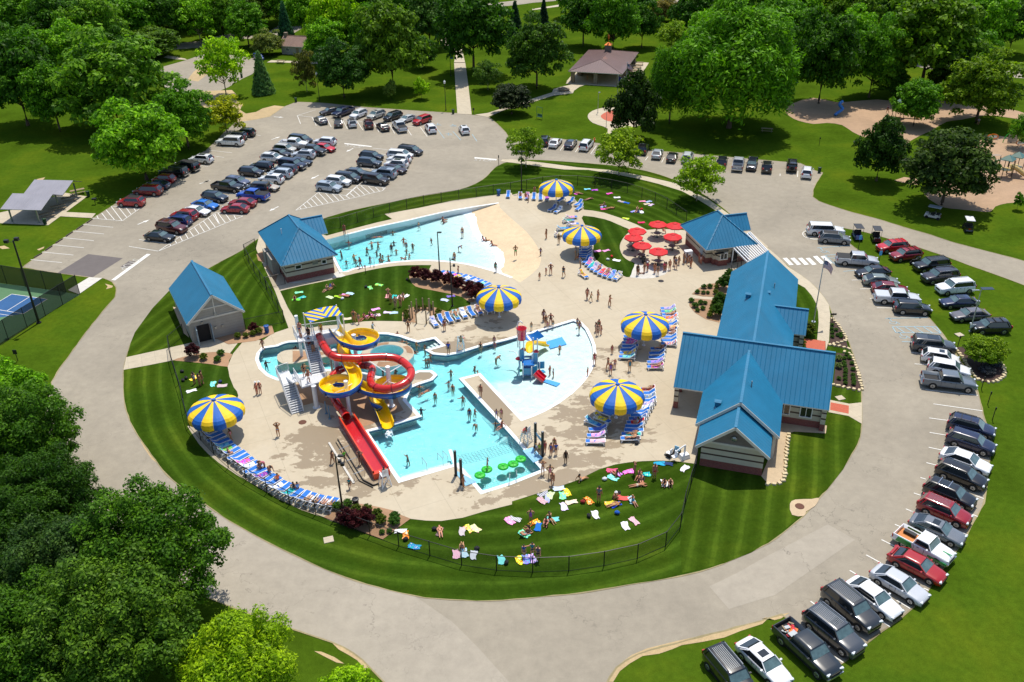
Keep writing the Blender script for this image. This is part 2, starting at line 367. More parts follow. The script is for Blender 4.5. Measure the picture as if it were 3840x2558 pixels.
# asphalt: ring road and both car parks as one sheet
ASPH=poly(('T',[(238,640),(258,648),(268,662),(266,682),(225,730),(190,775),(165,810),(135,850),(118,880),(104,940),(103,985),(112,1030),(130,1080),(160,1130),(190,1165),(215,1200),(260,1245),(330,1300),(420,1350),(485,1378),(588,1418),(651,1440),(713,1461),(749,1473),(784,1486),(806,1496),(829,1513),(851,1536),(884,1568),(930,1625),(1370,1625),(1397,1568),(1407,1546),(1430,1524),(1455,1508),(1502,1492),(1552,1480),(1602,1466),(1652,1454),(1702,1440),(1765,1424),(1795,1411),(1830,1440),(1880,1500),(1900,1545),(1940,1524),(1976,1493),(2018,1458),(2062,1428),(2106,1391),(2131,1361),(2160,1318),(2173,1301),(2200,1265),(2222,1230),(2241,1195),(2261,1160),(2268,1123),(2275,1060),(2280,1011),(2264,967),(2251,913),(2241,876),(2229,862),(2197,812),(2166,765),(2136,731),(2080,670),(2016,605),(1958,565),(1938,540),(1936,524)]),(7,[(690,528),(870,560),(1050,610),(1400,712),(1640,792),(1850,872),(2050,942),(2352,1052),(2900,1290),(2900,1030),(2352,830),(2000,738),(1700,660),(1500,592),(1250,520),(1000,442),(750,378),(600,330),(470,285),(412,240),(415,180),(432,130),(470,75),(505,20)]),(3,[(430,1568),(300,1500),(0,1475)]),(2,[(1500,1400),(1200,1378),(750,1310),(330,1265),(0,1310)]),(1,[(2300,1225),(2230,1150),(2140,1075),(2000,1058),(1840,1040),(1500,1020),(1000,985),(600,945),(370,937),(262,980),(130,1068),(0,1098),(-160,1100),(-225,1160),(-280,1205),(-360,1290),(-480,1400)]),(4,[(1900,-190),(1720,-80),(1500,60),(1300,185),(1200,212),(1040,320),(850,440),(430,725),(205,890),(300,905),(520,942),(700,965),(900,992)]))
sheet('road',ASPH,Z['asph'],M_asph,HOLES)
sheet('road_surface',poly(('T',[(588,1234),(540,1205),(500,1178),(470,1200),(440,1240),(420,1300),(420,1349),(485,1377),(588,1417),(713,1460),(784,1485),(829,1512),(884,1567),(930,1624),(1220,1624),(1100,1490),(1040,1430),(955,1372),(850,1347),(763,1318),(688,1284),(626,1254)])),.028,M_asph2)
sheet('road_patch',poly((15,[(-540,690),(-290,570),(-60,440),(550,120),(800,262),(66,770),(-360,900)])),.03,M_asph2)
sheet('road_patch',gl(4,[(525,943),(810,768),(1130,806),(850,982)]),.03,M_dark)
def far_road(pts,w,name='road'):
 b=MB();ribbon(b,smoothed(pts,3,False),w,.018);b.build(name,M_asph,kind='structure')
far_road(gl(0,[(900,620),(1200,520),(1500,440),(1750,415),(1900,400),(2150,330)])+gl(1,[(0,330),(160,330),(330,240)]),9)
far_road(gl(1,[(2050,60),(2352,30)])+gl(2,[(150,10),(440,-20),(900,-120)]),8)
far_road(gl(2,[(1380,-40),(1480,20),(1560,60)]),6)
sheet('parking_area',gl(0,[(1430,632),(1690,560),(1842,508),(1960,480),(2352,540),(2352,640),(2318,682),(2230,722),(2098,802),(2020,835),(1770,838),(1690,850),(1640,930),(1550,900),(1480,700)])+[],.02,M_asph)
sheet('parking_area',gl(3,[(1180,560),(1300,300),(1500,280),(2050,620),(2352,640),(2352,720),(1900,700),(1400,620)]),.02,M_asph)
# dirt shoulders and mulch aprons
dirts=[gl(0,[(1720,735),(1780,660),(1850,605),(1960,590),(1975,630),(1900,690),(1820,750)]),gl(0,[(1690,850),(1770,840),(2020,832),(2130,828),(2172,870),(2150,912),(2232,960),(2205,1010),(2260,1045)])+gl(1,[(0,1030),(60,998),(170,970),(262,980),(130,1072),(0,1100)])+gl(0,[(2200,1120),(2000,1060),(1880,990)]),gl(15,[(-20,975),(60,1000),(120,985),(200,930),(-60,990)]),poly((14,[(880,1568),(930,1470),(1020,1380),(1100,1320),(1240,1260),(1500,1195),(1720,1148),(1920,1103),(2120,1045),(2352,985),(2300,1035),(2100,1100),(1950,1160),(1750,1200),(1560,1230),(1480,1265),(1350,1310),(1200,1330),(1080,1400),(990,1470),(930,1568)])),gl(13,[(700,1210),(780,1240),(870,1280),(960,1350),(1040,1430),(1010,1460),(930,1370),(850,1320),(760,1270)]),gl(13,[(535,1285),(600,1290),(720,1340),(810,1400),(740,1390),(640,1340)]),gl(4,[(340,725),(410,698),(400,715),(360,735)]),gl(4,[(335,80),(415,62),(400,82),(365,95)]),gl(4,[(965,1040),(1040,1060),(1030,1075),(975,1090),(990,1065)]),gl(4,[(-20,700),(40,690),(90,715),(20,722)]),gl(8,[(1290,915),(1350,970),(1410,1050),(1455,1130),(1390,1080),(1330,990)])]
for d in dirts:sheet('bare_ground',d,.024,M_dirt)
sheet('playground_ground',smoothed(poly((3,[(160,1020),(230,950),(420,900),(620,940),(800,930),(1010,915),(1130,925),(1500,900),(1660,940),(2200,1000),(2352,1040),(2500,1080),(2500,1180),(2352,1110),(2200,1080),(2000,1060),(1780,1100),(1640,1120),(1500,1200),(1300,1300),(1260,1400),(1130,1330),(920,1275),(780,1215),(680,1150),(540,1130),(420,1140),(280,1110),(200,1070)])),2),.022,M_chips)
sheet('playground_ground',smoothed(poly((3,[(1950,1260),(2120,1250),(2352,1290),(2600,1350)]),(7,[(2600,180),(2500,290),(2352,292),(2200,300),(2090,330),(2040,380),(1900,370),(1750,355),(1620,340),(1520,290),(1440,220),(1470,130)]),(3,[(1900,1500),(1880,1380)])),2),.022,M_chips)
sheet('playground_ground',gl(7,[(1160,90),(1250,60),(1400,80),(1380,130),(1300,128)]),.023,M_chips)
# ring island, its striped lawns
def verge(pl,w,z,m=None):
 """ragged strip of dry dirt where paving meets grass"""
 L=int(sum((a-c).length for a,c in zip(pl,pl[1:]))/1.1);Q=resamp(pl,L);b=MB();vs=[];rr=random.Random(L)
 for i,q in enumerate(Q):
  t=Q[min(i+1,L-1)]-Q[max(i-1,0)];n=Vector((-t.y,t.x,0)).normalized();vs+=[(q.x-n.x*w*rr.uniform(.1,.9),q.y-n.y*w*rr.uniform(.1,.9),z),(q.x+n.x*w*rr.uniform(.1,.9),q.y+n.y*w*rr.uniform(.1,.9),z)]
 b.add(vs,[(2*i,2*i+2,2*i+3,2*i+1)for i in range(L-1)]);b.build('verge',m or M_dirt,kind='structure')
M_vg=paving('dry verge',(150,138,100),.3,0,None,0,6)
verge(ISLAND+ISLAND[:1],.11,.048,M_vg);verge(ASPH,.13,.034,M_vg)
sheet('ring_lawn',ISLAND,Z['lawn'],M_lawn,HOLES)
sheet('lawn',poly((10,[(1570,1700),(1600,1540),(1660,1260),(1705,1130),(1900,1190),(2310,1245),(2352,1300)]),(11,[(20,1310),(90,1300),(150,1230),(170,900),(210,850),(300,828),(520,850),(560,670),(640,680),(740,720),(855,765),(845,880),(780,1010),(690,1180),(540,1370),(440,1450),(200,1480)]),(15,[(300,50),(0,285)]),(14,[(2200,380),(1950,480),(1700,540),(1560,570),(1545,300)])),.05,M_lawn3)
# concrete walks
walks=[poly((8,[(1135,266),(1160,150),(1500,75),(1760,15),(2100,-40),(2200,0),(2100,130),(1920,108),(1750,140),(1590,178),(1380,220)])),poly((1,[(1820,575),(1922,575),(1950,780),(1982,1054),(1850,1046),(1832,780)])),poly((1,[(1680,380),(1740,350),(1830,400),(1890,440),(1922,580),(1820,580),(1830,500),(1760,430)])),poly((1,[(2010,1056),(2130,1040),(2280,990),(2352,965)]),(2,[(0,965),(170,915),(370,850),(380,820),(430,805),(540,780),(575,758),(715,768),(620,800),(570,835),(560,858),(380,880),(190,940),(0,1000)]),(1,[(2300,1005),(2130,1078)])),poly((4,[(625,1100),(820,982),(940,990),(725,1138)])),poly((4,[(580,385),(612,383),(880,396),(845,438),(555,422)])),poly((0,[(1500,530),(1545,510),(1700,540),(1720,552),(1600,545)])),poly((1,[(100,575),(140,555),(560,570),(570,590),(220,575)])),poly((1,[(2225,140),(2352,120),(2352,130),(2240,150)])),poly((2,[(185,85),(430,45),(440,60),(190,95)]))]
for w in walks:sheet('path',w,.055,M_walk if w is not walks[4]else M_white_walk,kind='structure')
# walk round the top and right of the island
ow=poly((1,[(2245,1485),(2262,1468)]),(2,[(0,1465),(300,1500),(600,1540),(880,1563)]),(6,[(1040,20),(1250,60),(1500,118),(1640,190),(1800,262),(1900,335),(2060,450),(2200,580),(2352,715)]),(7,[(100,800),(180,882),(300,962),(380,1020),(440,1080),(510,1160),(560,1240),(572,1330),(560,1568)]),(11,[(555,90),(740,105),(735,40),(560,0)]))
iw=poly((11,[(530,90),(528,0)]),(7,[(450,1568),(465,1400),(460,1300),(440,1220),(400,1150),(340,1080),(270,1040),(180,950),(0,780)]),(6,[(2250,690),(2130,590),(2000,470),(1880,375),(1720,275),(1560,190),(1350,125),(1150,75),(950,35),(700,-5)]),(2,[(480,1560),(240,1530),(0,1497)]),(1,[(2300,1492)]))
sheet('path',ow+iw,.057,M_walk)
# circular memorial plaza by the flags
sheet('path',smoothed(gl(2,[(840,1265),(880,1185),(740,1130),(695,1070),(740,1020),(850,990),(930,990),(1080,1000),(1200,1060),(1190,1150),(1000,1180),(930,1210),(860,1260)]),3),.056,M_walk)
sheet('plaza',smoothed(gl(2,[(815,1075),(850,1040),(920,1020),(1060,1040),(1100,1090),(1000,1120),(880,1115)]),3),.07,M_brick)
sheet('path',smoothed(gl(2,[(1125,570),(1258,578),(1180,700),(1080,800),(1000,780),(500,752),(545,695),(800,640)]),1),.054,M_walk)
# pool deck
DECK=poly((8,[(2160,-70),(2230,10),(2140,120),(2092,235),(2110,330),(2150,430),(2190,500),(2140,640),(2000,760),(1720,780),(1770,860),(1830,950),(1910,1035),(2010,1120),(2180,1235),(2352,1330)]),(9,[(200,1450),(420,1555)]),(13,[(610,55),(700,95),(900,20),(1100,25),(1240,0),(1420,72),(1560,88),(1700,92),(1900,62),(2110,0),(2352,-60)]),(10,[(0,1475),(150,1428),(300,1380),(450,1332),(600,1280),(800,1180),(950,1135),(1080,1115),(1200,1105),(1350,1100),(1500,1105),(1690,1130),(1720,900),(1900,500),(2352,0)]),(6,[(2230,900),(2352,700),(2190,560),(1780,560),(1590,552),(1480,542),(1330,540),(1240,548),(1150,500),(1000,440),(850,390),(740,370),(660,362),(655,330),(600,290),(540,240),(420,222),(250,212),(60,212),(0,225)]),(5,[(2352,208),(2100,238),(1800,280),(1500,345),(1330,375),(1182,402),(1250,448),(1100,482),(800,560),(650,600),(560,580),(420,540),(200,480),(30,600),(0,720),(80,900),(180,1120),(300,1450),(150,1500),(60,1568)]))
sheet('pool_deck',DECK,Z['deck'],M_deck,HOLES)
sheet('deck_slab',poly((9,[(-60,990),(-61,989),(-62,990)])),.062,M_white_walk)if False else None
sheet('deck_slab',gl(6,[(1128,855),(1460,905),(1400,960),(1300,990),(1200,997),(1083,984)]),.066,M_white_walk)
sheet('deck_slab',poly((5,[(270,1030),(350,1040),(830,975),(760,920),(722,945),(700,1000)])),.066,M_white_walk)
# grass inside the fence
L1=smoothed(poly((5,[(222,1110),(420,1062),(700,1005),(830,968),(1000,928),(1150,898),(1300,878),(1450,872),(1612,872)])),2,False)+smoothed(poly((5,[(1590,915),(1480,912),(1422,935),(1418,1000),(1470,1060),(1600,1090),(1750,1120),(1900,1160),(1958,1200),(1965,1245),(1850,1290),(1740,1300),(1640,1272),(1520,1270),(1360,1290),(1344,1388)])),2,False)+smoothed(poly((5,[(1150,1385),(1000,1388),(820,1412),(600,1430),(395,1425),(222,1110)])),2,False)[:-1]
sheet('pool_lawn',L1,Z['inner'],M_lawn2)
sheet('pool_lawn',smoothed(poly((5,[(560,465)])),1)if False else poly((5,[(545,500),(850,415),(1180,402),(1250,448),(1100,482),(800,560),(650,600)])),Z['inner'],M_lawn2)
sheet('pool_lawn',smoothed(gl(6,[(655,418),(850,450),(950,488),(1030,523),(1085,552),(1040,600),(1000,660),(990,720),(1020,790),(1070,830),(1128,855),(1105,920),(1080,982),(1010,965),(890,900),(770,820),(745,740),(745,640),(660,480)]),2),Z['inner'],M_lawn2)
sheet('pool_lawn',smoothed(gl(8,[(1592,182),(1720,190),(1850,208),(2000,225),(2090,240),(2108,330),(2150,430),(2190,500),(2120,650),(1940,760),(1722,782),(1690,640),(1640,380)]),2),Z['inner'],M_lawn2)
sheet('lawn',poly((8,[(1165,150),(1200,20),(1240,-80),(1400,-300),(1590,-500),(1700,-300),(1760,10),(1500,72)])),.05,M_lawn3)
# mulch beds
M_bed=[('planting_bed',smoothed(gl(8,[(1592,178),(1700,145),(1850,115),(1960,103),(2060,106),(2135,125),(2105,180),(2090,238),(1960,218),(1850,205),(1700,190)]),2),M_mulch),('planting_bed',poly((13,[(620,58),(1165,262),(1420,72),(1250,5)]),(9,[(1290,1568),(1130,1528),(960,1498),(860,1510),(720,1550),(640,1610)])),M_mulch),('planting_bed',smoothed(gl(5,[(1590,912),(1480,910),(1418,935),(1412,1000),(1465,1068),(1600,1100),(1750,1130),(1890,1165),(1955,1210),(2010,1200),(1900,1080),(1750,1010),(1640,960)]),2),M_mulch),('planting_bed',poly((5,[(1344,1388),(1344,1300),(1450,1255),(1640,1260),(1760,1300),(1960,1240),(1990,1262),(1800,1310),(1700,1345),(1570,1400),(1450,1400)])),M_mulch),('planting_bed',poly((4,[(1980,1545),(2150,1500),(2352,1440),(2500,1430),(2520,1500),(2352,1568),(2100,1600)])),M_mulch),('planting_bed',gl(6,[(1650,1140),(1720,1080),(1800,1045),(1990,1030),(1960,1170),(1750,1160)]),M_mulch),('planting_bed',smoothed(gl(6,[(1625,1180),(1700,1180),(1950,1200),(1930,1300),(1905,1400),(1780,1370),(1680,1310),(1630,1250)]),1),M_mulch),('planting_bed',gl(5,[(5,770),(60,745),(90,850),(20,830)]),M_mulch),('planting_bed',gl(5,[(80,880),(150,870),(200,960),(180,1030)]),M_mulch),('planting_bed',poly((11,[(600,405),(630,110),(700,120),(770,160),(800,220),(825,300),(840,400),(858,455),(780,445)])),M_mulchd),('planting_bed',poly((7,[(575,1340),(620,1380),(650,1450),(690,1510),(715,1568)]),(11,[(740,75),(565,42)])),M_mulchd),('planting_bed',smoothed(poly((11,[(1740,60),(1850,70),(2000,180),(2110,190),(2160,260),(2160,320),(2080,375),(1960,370),(1890,320),(1830,240),(1790,150)])),2),M_mulchd),('gravel_strip',poly((11,[(0,1315),(90,1312),(145,1260),(160,1080),(190,850),(240,835),(530,852),(540,780),(125,730),(60,900)]),(10,[(2350,1100),(2290,1245)])),M_rock),('gravel_strip',smoothed(poly((11,[(200,1500),(250,1460),(400,1455),(470,1445),(430,1520),(350,1568),(330,1610),(220,1600)])),2),M_rock),('gravel_strip',gl(4,[(1590,1255),(1640,1270),(1740,1540),(1690,1500)]),M_rock)]
for nm,p,m in M_bed:sheet(nm,p,Z['bed'],m)
sheet('slide_mulch',smoothed(poly(('S',[(650,1000),(900,990),(1080,1020),(1400,1110),(1760,1180),(1800,1420),(1890,1568),(1700,1640)]),(9,[(1240,695),(1050,770),(940,800),(850,640),(560,560),(420,600),(360,400)])),1),.075,M_mulch)
sheet('plaza',poly((7,[(275,1540),(455,1560)]),(11,[(528,5),(525,88),(355,65),(330,20),(275,-5)])),.07,M_brick)
sheet('plaza',gl(11,[(575,565),(742,596),(740,670),(570,635)]),.072,M_brick)
sheet('path',gl(11,[(560,540),(745,578),(862,565),(862,762),(740,690),(555,655)]),.064,M_walk)
# ---------------------------------------------------------------- basins
def water_mat(name,absorb,dens,tint):
 m=bpy.data.materials.new(name);m.use_nodes=True;nt=m.node_tree;nt.nodes.clear()
 out=N(nt,'ShaderNodeOutputMaterial');tr=N(nt,'ShaderNodeBsdfTransparent');tr.inputs[0].default_value=(*tint,1)
 gs=N(nt,'ShaderNodeBsdfGlossy');gs.inputs['Roughness'].default_value=0.12;ms=N(nt,'ShaderNodeMixShader')
 fr=N(nt,'ShaderNodeFresnel');fr.inputs[0].default_value=1.33
 P=wpos(nt);n1=noise(nt,1.6,5,0.65,P,0.8);n2=noise(nt,0.5,2,0.5,P)
 u=N(nt,'ShaderNodeBump');u.inputs['Strength'].default_value=1.0;u.inputs['Distance'].default_value=0.15
 nt.links.new(math_(nt,'ADD',n1.outputs[0],n2.outputs[0]),u.inputs['Height'])
 nt.links.new(u.outputs[0],gs.inputs['Normal']);nt.links.new(u.outputs[0],fr.inputs['Normal'])
 nt.links.new(fr.outputs[0],ms.inputs[0]);nt.links.new(tr.outputs[0],ms.inputs[1]);nt.links.new(gs.outputs[0],ms.inputs[2])
 nt.links.new(ms.outputs[0],out.inputs['Surface'])
 va=N(nt,'ShaderNodeVolumeAbsorption');va.inputs['Color'].default_value=(*absorb,1);va.inputs['Density'].default_value=dens
 nt.links.new(va.outputs[0],out.inputs['Volume'])
 return m
M_water=water_mat('pool water',(0.0,0.89,0.97),0.36,(0.97,1.0,1.0))
def distseg(p,line):
 best=1e9
 for a,b in zip(line[:-1],line[1:]):
  ax,ay,bx,by=a[0],a[1],b[0],b[1];dx,dy=bx-ax,by-ay
  t=max(0,min(1,((p[0]-ax)*dx+(p[1]-ay)*dy)/(dx*dx+dy*dy+1e-9)))
  best=min(best,math.hypot(p[0]-ax-t*dx,p[1]-ay-t*dy))
 return best
def basin(name,outline,depth,mats,top=0.06,step=1.6,side=True):
 """plaster floor following depth(x, y), walls from the floor up to the rim"""
 n=len(outline);pts=[Vector((p[0],p[1]))for p in outline];ed=[(i,(i+1)%n)for i in range(n)]
 x0,x1=min(p.x for p in pts),max(p.x for p in pts);y0,y1=min(p.y for p in pts),max(p.y for p in pts)
 y=y0
 extra=[]
 while y<y1:
  x=x0
  while x<x1:
   q=Vector((x+random.uniform(-.2,.2),y+random.uniform(-.2,.2)))
   if inside(q,pts)and distseg(q,pts+[pts[0]])>0.5:extra.append(q)
   x+=step
  y+=step
 vs,_,fs,*_r=delaunay_2d_cdt(pts+extra,ed,[tuple(range(n))],1,1e-5)
 b=MB();b.add([(v.x,v.y,depth(v.x,v.y))for v in vs],[up_tri([Vector((vs[i].x,vs[i].y,0))for i in f],f)if len(f)==3 else f for f in fs])
 if side:
  for i in range(n):
   a,c=pts[i],pts[(i+1)%n]
   b.add([(a.x,a.y,top),(c.x,c.y,top),(c.x,c.y,depth(c.x,c.y)-.02),(a.x,a.y,depth(a.x,a.y)-.02)],[(0,1,2,3)],1)
 return b.build(name,mats,kind='structure')
bcx=14.0
def wave_depth(x,y):
 p=(x,y)
 if inside(p,WL_side):return-0.8-min(1.15,distseg(p,WL)*0.05)
 d1=distseg(p,WL);d2=distseg(p,WAVE_BEACH)
 return-0.8*d2/(d1+d2+1e-6)+0.0
WL_side=WAVE_WALL[:9]+WL+WAVE_LOW[2:]
basin('wave_pool_basin',WAVE,wave_depth,[M_floor,M_wall])
# the tan coating of the beach lies on the slope above the waterline
ob=smoothed(WAVE_BEACH,3,False);ib=smoothed(WL,3,False);nb=24
ro,ri=resamp([WAVE_WALL[-1]]+ob,nb),resamp(ib,nb);b=MB();K=6
vs=[]
for i in range(nb):
 for j in range(K+1):
  p=ro[i].lerp(ri[i],j/K);vs.append((p.x,p.y,0.062 if j==0 else max(wave_depth(p.x,p.y),-0.8*j/K)+.03))
b.add(vs,[(i*(K+1)+j,i*(K+1)+j+1,(i+1)*(K+1)+j+1,(i+1)*(K+1)+j)for i in range(nb-1)for j in range(K)])
b.build('beach',M_beach,kind='structure')
WZ=-0.86
def water(name,outline,z,deep,mat):
 b=MB();b.prism(outline,deep,z);return b.build(name,mat,kind='structure')
water('wave_pool_water',WAVE_WALL[:9]+WL+WAVE_LOW[1:],WZ,-2.6,M_water)
bowl_c=g('K',1000,900);KP=[g(6,565,1367),g(10,776,120),g(10,300,652),g(10,85,738)]
GATE=[g(9,1900,340),g(9,1600,110)];DEEP=[g(9,1900,340),g(10,300,1230),g(9,2060,1450),g(9,1300,1330),g(9,-100,400),g(9,-100,-150),g(9,1750,-150),g(9,1600,110)]
deep_line=[g(6,0,1540),g(9,2352,250),g(9,2150,330),g(10,20,640)]
rim_line=poly((6,[(565,1367),(640,1395),(742,1540)]),(10,[(768,40),(765,200),(630,415),(430,578),(190,700)]))
def pool_depth(x,y):
 p=(x,y);d=distseg(p,rim_line)
 s=max(0.0,d-6)/26
 if inside(p,DEEP):s=1
 else:s=max(s,1-distseg(p,GATE)/9 if y>GATE[0][1]else s)
 return-0.17-min(0.98,1.3*s+d*0.008)
basin('main_pool_basin',POOL,pool_depth,[M_floor,M_wall])
PZ=-0.10
water('main_pool_water',POOL,PZ,-1.6,M_water)
# coping bands
def inset(pl,d):
 n=len(pl);ar=sum(pl[i].x*pl[(i+1)%n].y-pl[(i+1)%n].x*pl[i].y for i in range(n));s=1 if ar>0 else-1;out=[]
 for i in range(n):
  a,p,c=pl[i-1],pl[i],pl[(i+1)%n];d1=Vector((p.x-a.x,p.y-a.y)).normalized();d2=Vector((c.x-p.x,c.y-p.y)).normalized()
  n1,n2=Vector((-d1.y,d1.x)),Vector((-d2.y,d2.x));m=(n1+n2)
  m=m.normalized()if m.length>1e-3 else n1;k=max(0.5,m.dot(n1));out.append(Vector((p.x+m.x*d*s/k,p.y+m.y*d*s/k,0)))
 return out
def band(name,pl,w,z,mat,closed=True,drop=0.12):
 i_=inset(pl,w)if closed else None;n=len(pl);b=MB()
 vs=[(p.x,p.y,z)for p in pl]+[(p.x,p.y,z)for p in i_]+[(p.x,p.y,z-drop)for p in i_]
 b.add(vs,[(k,(k+1)%n,n+(k+1)%n,n+k)for k in range(n)]+[(n+k,n+(k+1)%n,2*n+(k+1)%n,2*n+k)for k in range(n)]);return b.build(name,mat,kind='structure')
band('main_pool_coping',POOL,0.42,.075,M_white)
b=MB();ribbon(b,smoothed(WAVE_LOW,2,False),0.45,.075);ribbon(b,[p for p in WAVE_WALL[1:]],0.4,.075);b.build('wave_pool_coping',M_white,kind='structure')
M_tile=plain('dark waterline tile',(40,78,130),0.3)
b=MB();pi_=inset(POOL,0.44);n=len(pi_)
b.add([(p.x,p.y,-0.03)for p in pi_]+[(p.x,p.y,-0.17)for p in pi_],[(k,(k+1)%n,n+(k+1)%n,n+k)for k in range(n)]);b.build('waterline_tiles',M_tile,kind='structure')
# islands in the lazy loop
def island(name,outl,mulch):
 b=MB();b.prism(outl,-1.2,0.12);b.build(name,M_walk,kind='structure')
 for q in mulch:sheet('island_mulch',q,0.14,M_mulch)
island('pool_island',smoothed(gl(9,[(195,170),(205,125),(270,90),(400,83),(600,92),(740,98),(800,125),(760,150),(671,143),(450,192),(340,212),(240,208)]),2),[gl(9,[(338,95),(600,105),(660,120),(600,135),(450,172),(338,200)])])
ring_c=g('S',1625,640);r_out=[Vector((ring_c.x+3.35*math.cos(a)*1.0,ring_c.y+3.1*math.sin(a)-.3,0))for a in[2*math.pi*i/28 for i in range(28)]]
r_in=[Vector((ring_c.x+2.1*math.cos(a)-.1,ring_c.y+1.75*math.sin(a)+.3,0))for a in[2*math.pi*i/24 for i in range(24)]]
sheet('spa_ring',r_out,0.13,M_walk,[r_in]);b=MB()
for pl in(r_out,r_in):
 n=len(pl);b.add([(p.x,p.y,0.13)for p in pl]+[(p.x,p.y,-1.2)for p in pl],[(k,(k+1)%n,n+(k+1)%n,n+k)for k in range(n)])
b.build('spa_ring_wall',M_wall,kind='structure')
for a0,a1 in((0.0,0.75),(1.6,2.6),(-1.9,-0.9)):
 t=[a0+(a1-a0)*i/6 for i in range(7)];sheet('island_mulch',[Vector((ring_c.x+3.2*math.cos(a),ring_c.y-.3+2.95*math.sin(a),0))for a in t]+[Vector((ring_c.x+2.45*math.cos(a)-.05,ring_c.y+2.15*math.sin(a),0))for a in reversed(t)],0.15,M_mulch)
 # short spur wall, launch pads, splash mats
b=MB();a_,c_=g(9,1835,1150),g(9,1782,1000);b.bar((a_.x,a_.y,0.0),(c_.x,c_.y,0.0),0.35,0.16);b.build('spur_wall',M_white,kind='structure')
M_pad=plain('pale blue pad',(140,196,226),0.6,var=0.06,scale=6)
for q in(gl(9,[(1850,1195),(2028,1290),(1925,1330),(1845,1225)],.1),gl(10,[(98,1005),(190,975),(285,1075),(195,1115)],.1)):
 b=MB();b.prism(q,.08,.13);b.build('launch_pad',M_pad,kind='structure')
M_mat=plain('blue splash mat',(60,160,232),0.6,var=0.08,scale=4)
for q in(gl('K',[(820,570),(1160,470),(1260,620),(920,715)],-.1),gl('K',[(850,1360),(1128,1440),(1045,1508),(770,1410)],-.1)):
 b=MB();b.prism(q,-.14,-.085);b.build('splash_mat',M_mat,kind='structure')
 # stairs into the pools, drawn as the white treads they are
b=MB()
for i in range(5):
 p,q=g(9,1320+i*4,1258-i*16),g(9,1775+i*3,1128-i*16);b.bar((p.x,p.y,-.2-.15*i),(q.x,q.y,-.2-.15*i),.32,.12)
b.build('pool_steps',M_white,kind='structure')
b=MB()
for i in range(4):
 p,q=g(9,1575+i*30,22-i*9),g(9,1650+i*24,62-i*9);b.bar((p.x,p.y,-.2-.1*(3-i)),(q.x,q.y,-.2-.1*(3-i)),.3,.12)
b.build('pool_steps',M_white,kind='structure')
# plunge slide run-out kerbs
b=MB()
for pl in([(672,940),(900,1312)],):p,q=g(9,*pl[0]),g(9,*pl[1]);b.bar((p.x,p.y,.1),(q.x,q.y,.1),.22,.14)
b.build('kerb',M_white_walk,kind='structure')
b=MB();M_black=plain('black metal',(26,26,28),0.45)
path=gl(9,[(752,910),(985,1285),(1080,1335),(1125,1318)]);
for a_,c_ in zip(path[:-1],path[1:]):b.bar((a_.x,a_.y,.14),(c_.x,c_.y,.14),.08,.2)
path=gl(9,[(735,935),(950,1290),(1075,1352)])
for a_,c_ in zip(path[:-1],path[1:]):b.bar((a_.x,a_.y,.12),(c_.x,c_.y,.12),.06,.12)
b.build('kerb',M_black,kind='structure')
# ---------------------------------------------------------------- painted markings
mk=MB()
def seg(k,x0,y0,x1,y1,w=.12,mb=None):
 a,c=g(k,x0,y0),g(k,x1,y1);ribbon(mb or mk,[a,c],w,Z['mark'])
for s in[(283,820,570,847),(388,750,675,778),(487,683,772,711),(582,618,862,646),(670,557,955,584),(765,497,1040,523),(845,440,1125,463),(1125,463,1282,352),(1282,352,1022,328),(890,415,905,445),(935,392,980,450),(975,362,1055,458),(1022,332,1122,462),(1090,340,1165,432),(1160,345,1205,405),(1230,348,1248,374),(1278,636,1530,672),(1185,698,1455,742),(1455,742,1985,387),(1455,742,2232,420),(1985,387,2232,420),(1240,208,1450,240),(1380,120,1540,160)]:seg(4,*s)
for s in[(1970,392,2022,503),(1955,402,2022,505),(1910,435,1980,525),(1868,465,1932,548),(1828,490,1882,570),(1783,520,1832,588),(1738,550,1782,610),(1700,578,1730,628),(1655,610,1678,650),(1605,640,1625,672),(1558,672,1570,695),(2002,393,2075,487),(2072,400,2122,467),(2150,415,2168,447)]:seg(4,*s)
for s in[(1120,1520,1540,1187),(1540,1187,2060,1248),(2060,1248,2352,985),(1120,1520,2400,1240),(1195,1460,1222,1495),(1265,1410,1322,1473),(1330,1355,1425,1450),(1400,1297,1522,1428),(1465,1240,1622,1405),(1540,1190,1720,1382),(1670,1205,1815,1360),(1800,1220,1915,1340),(1925,1235,2012,1320),(2040,1250,2112,1298),(1990,1128,2150,1142)]:seg('B',*s)
for s in[(885,960,1400,1005),(1400,1005,1340,1062),(1340,1062,1000,1135),(735,1095,832,1175),(795,1040,925,1155),(855,980,1018,1132),(935,955,1108,1108),(1075,970,1200,1088),(1205,985,1290,1068),(1330,998,1372,1030),(1160,275,1440,305),(1320,385,1420,398),(870,625,1210,665),(885,960,680,1145)]:seg('C',*s)
for s in[(880,410,1325,460),(985,518,1180,545),(1000,335,1440,375),(700,690,880,712),(1760,130,1850,145),(1600,205,1720,218),(1530,290,1600,300),(450,878,570,888),(1000,1165,1400,1225),(1440,890,1810,935),(1850,610,2200,660)]:seg('A',*s)
for s in[(380,1063,410,1140),(380,1063,550,1010),(380,1063,515,1078),(515,1078,555,1157),(650,1088,692,1172),(800,1110,840,1187),(930,1118,982,1198),(1085,1135,1130,1215),(1225,1145,1275,1230),(1375,1165,1428,1245),(1510,1172,1573,1256),(645,1085,690,1080),(780,1100,1450,1168)]:seg(1,*s)
for s in[(305,1370,345,1315),(442,1385,480,1330),(582,1400,622,1342),(722,1415,775,1342),(722,1418,800,1418),(735,1405,800,1408),(1225,1475,1250,1440),(1375,1495,1400,1445)]:seg(2,*s)
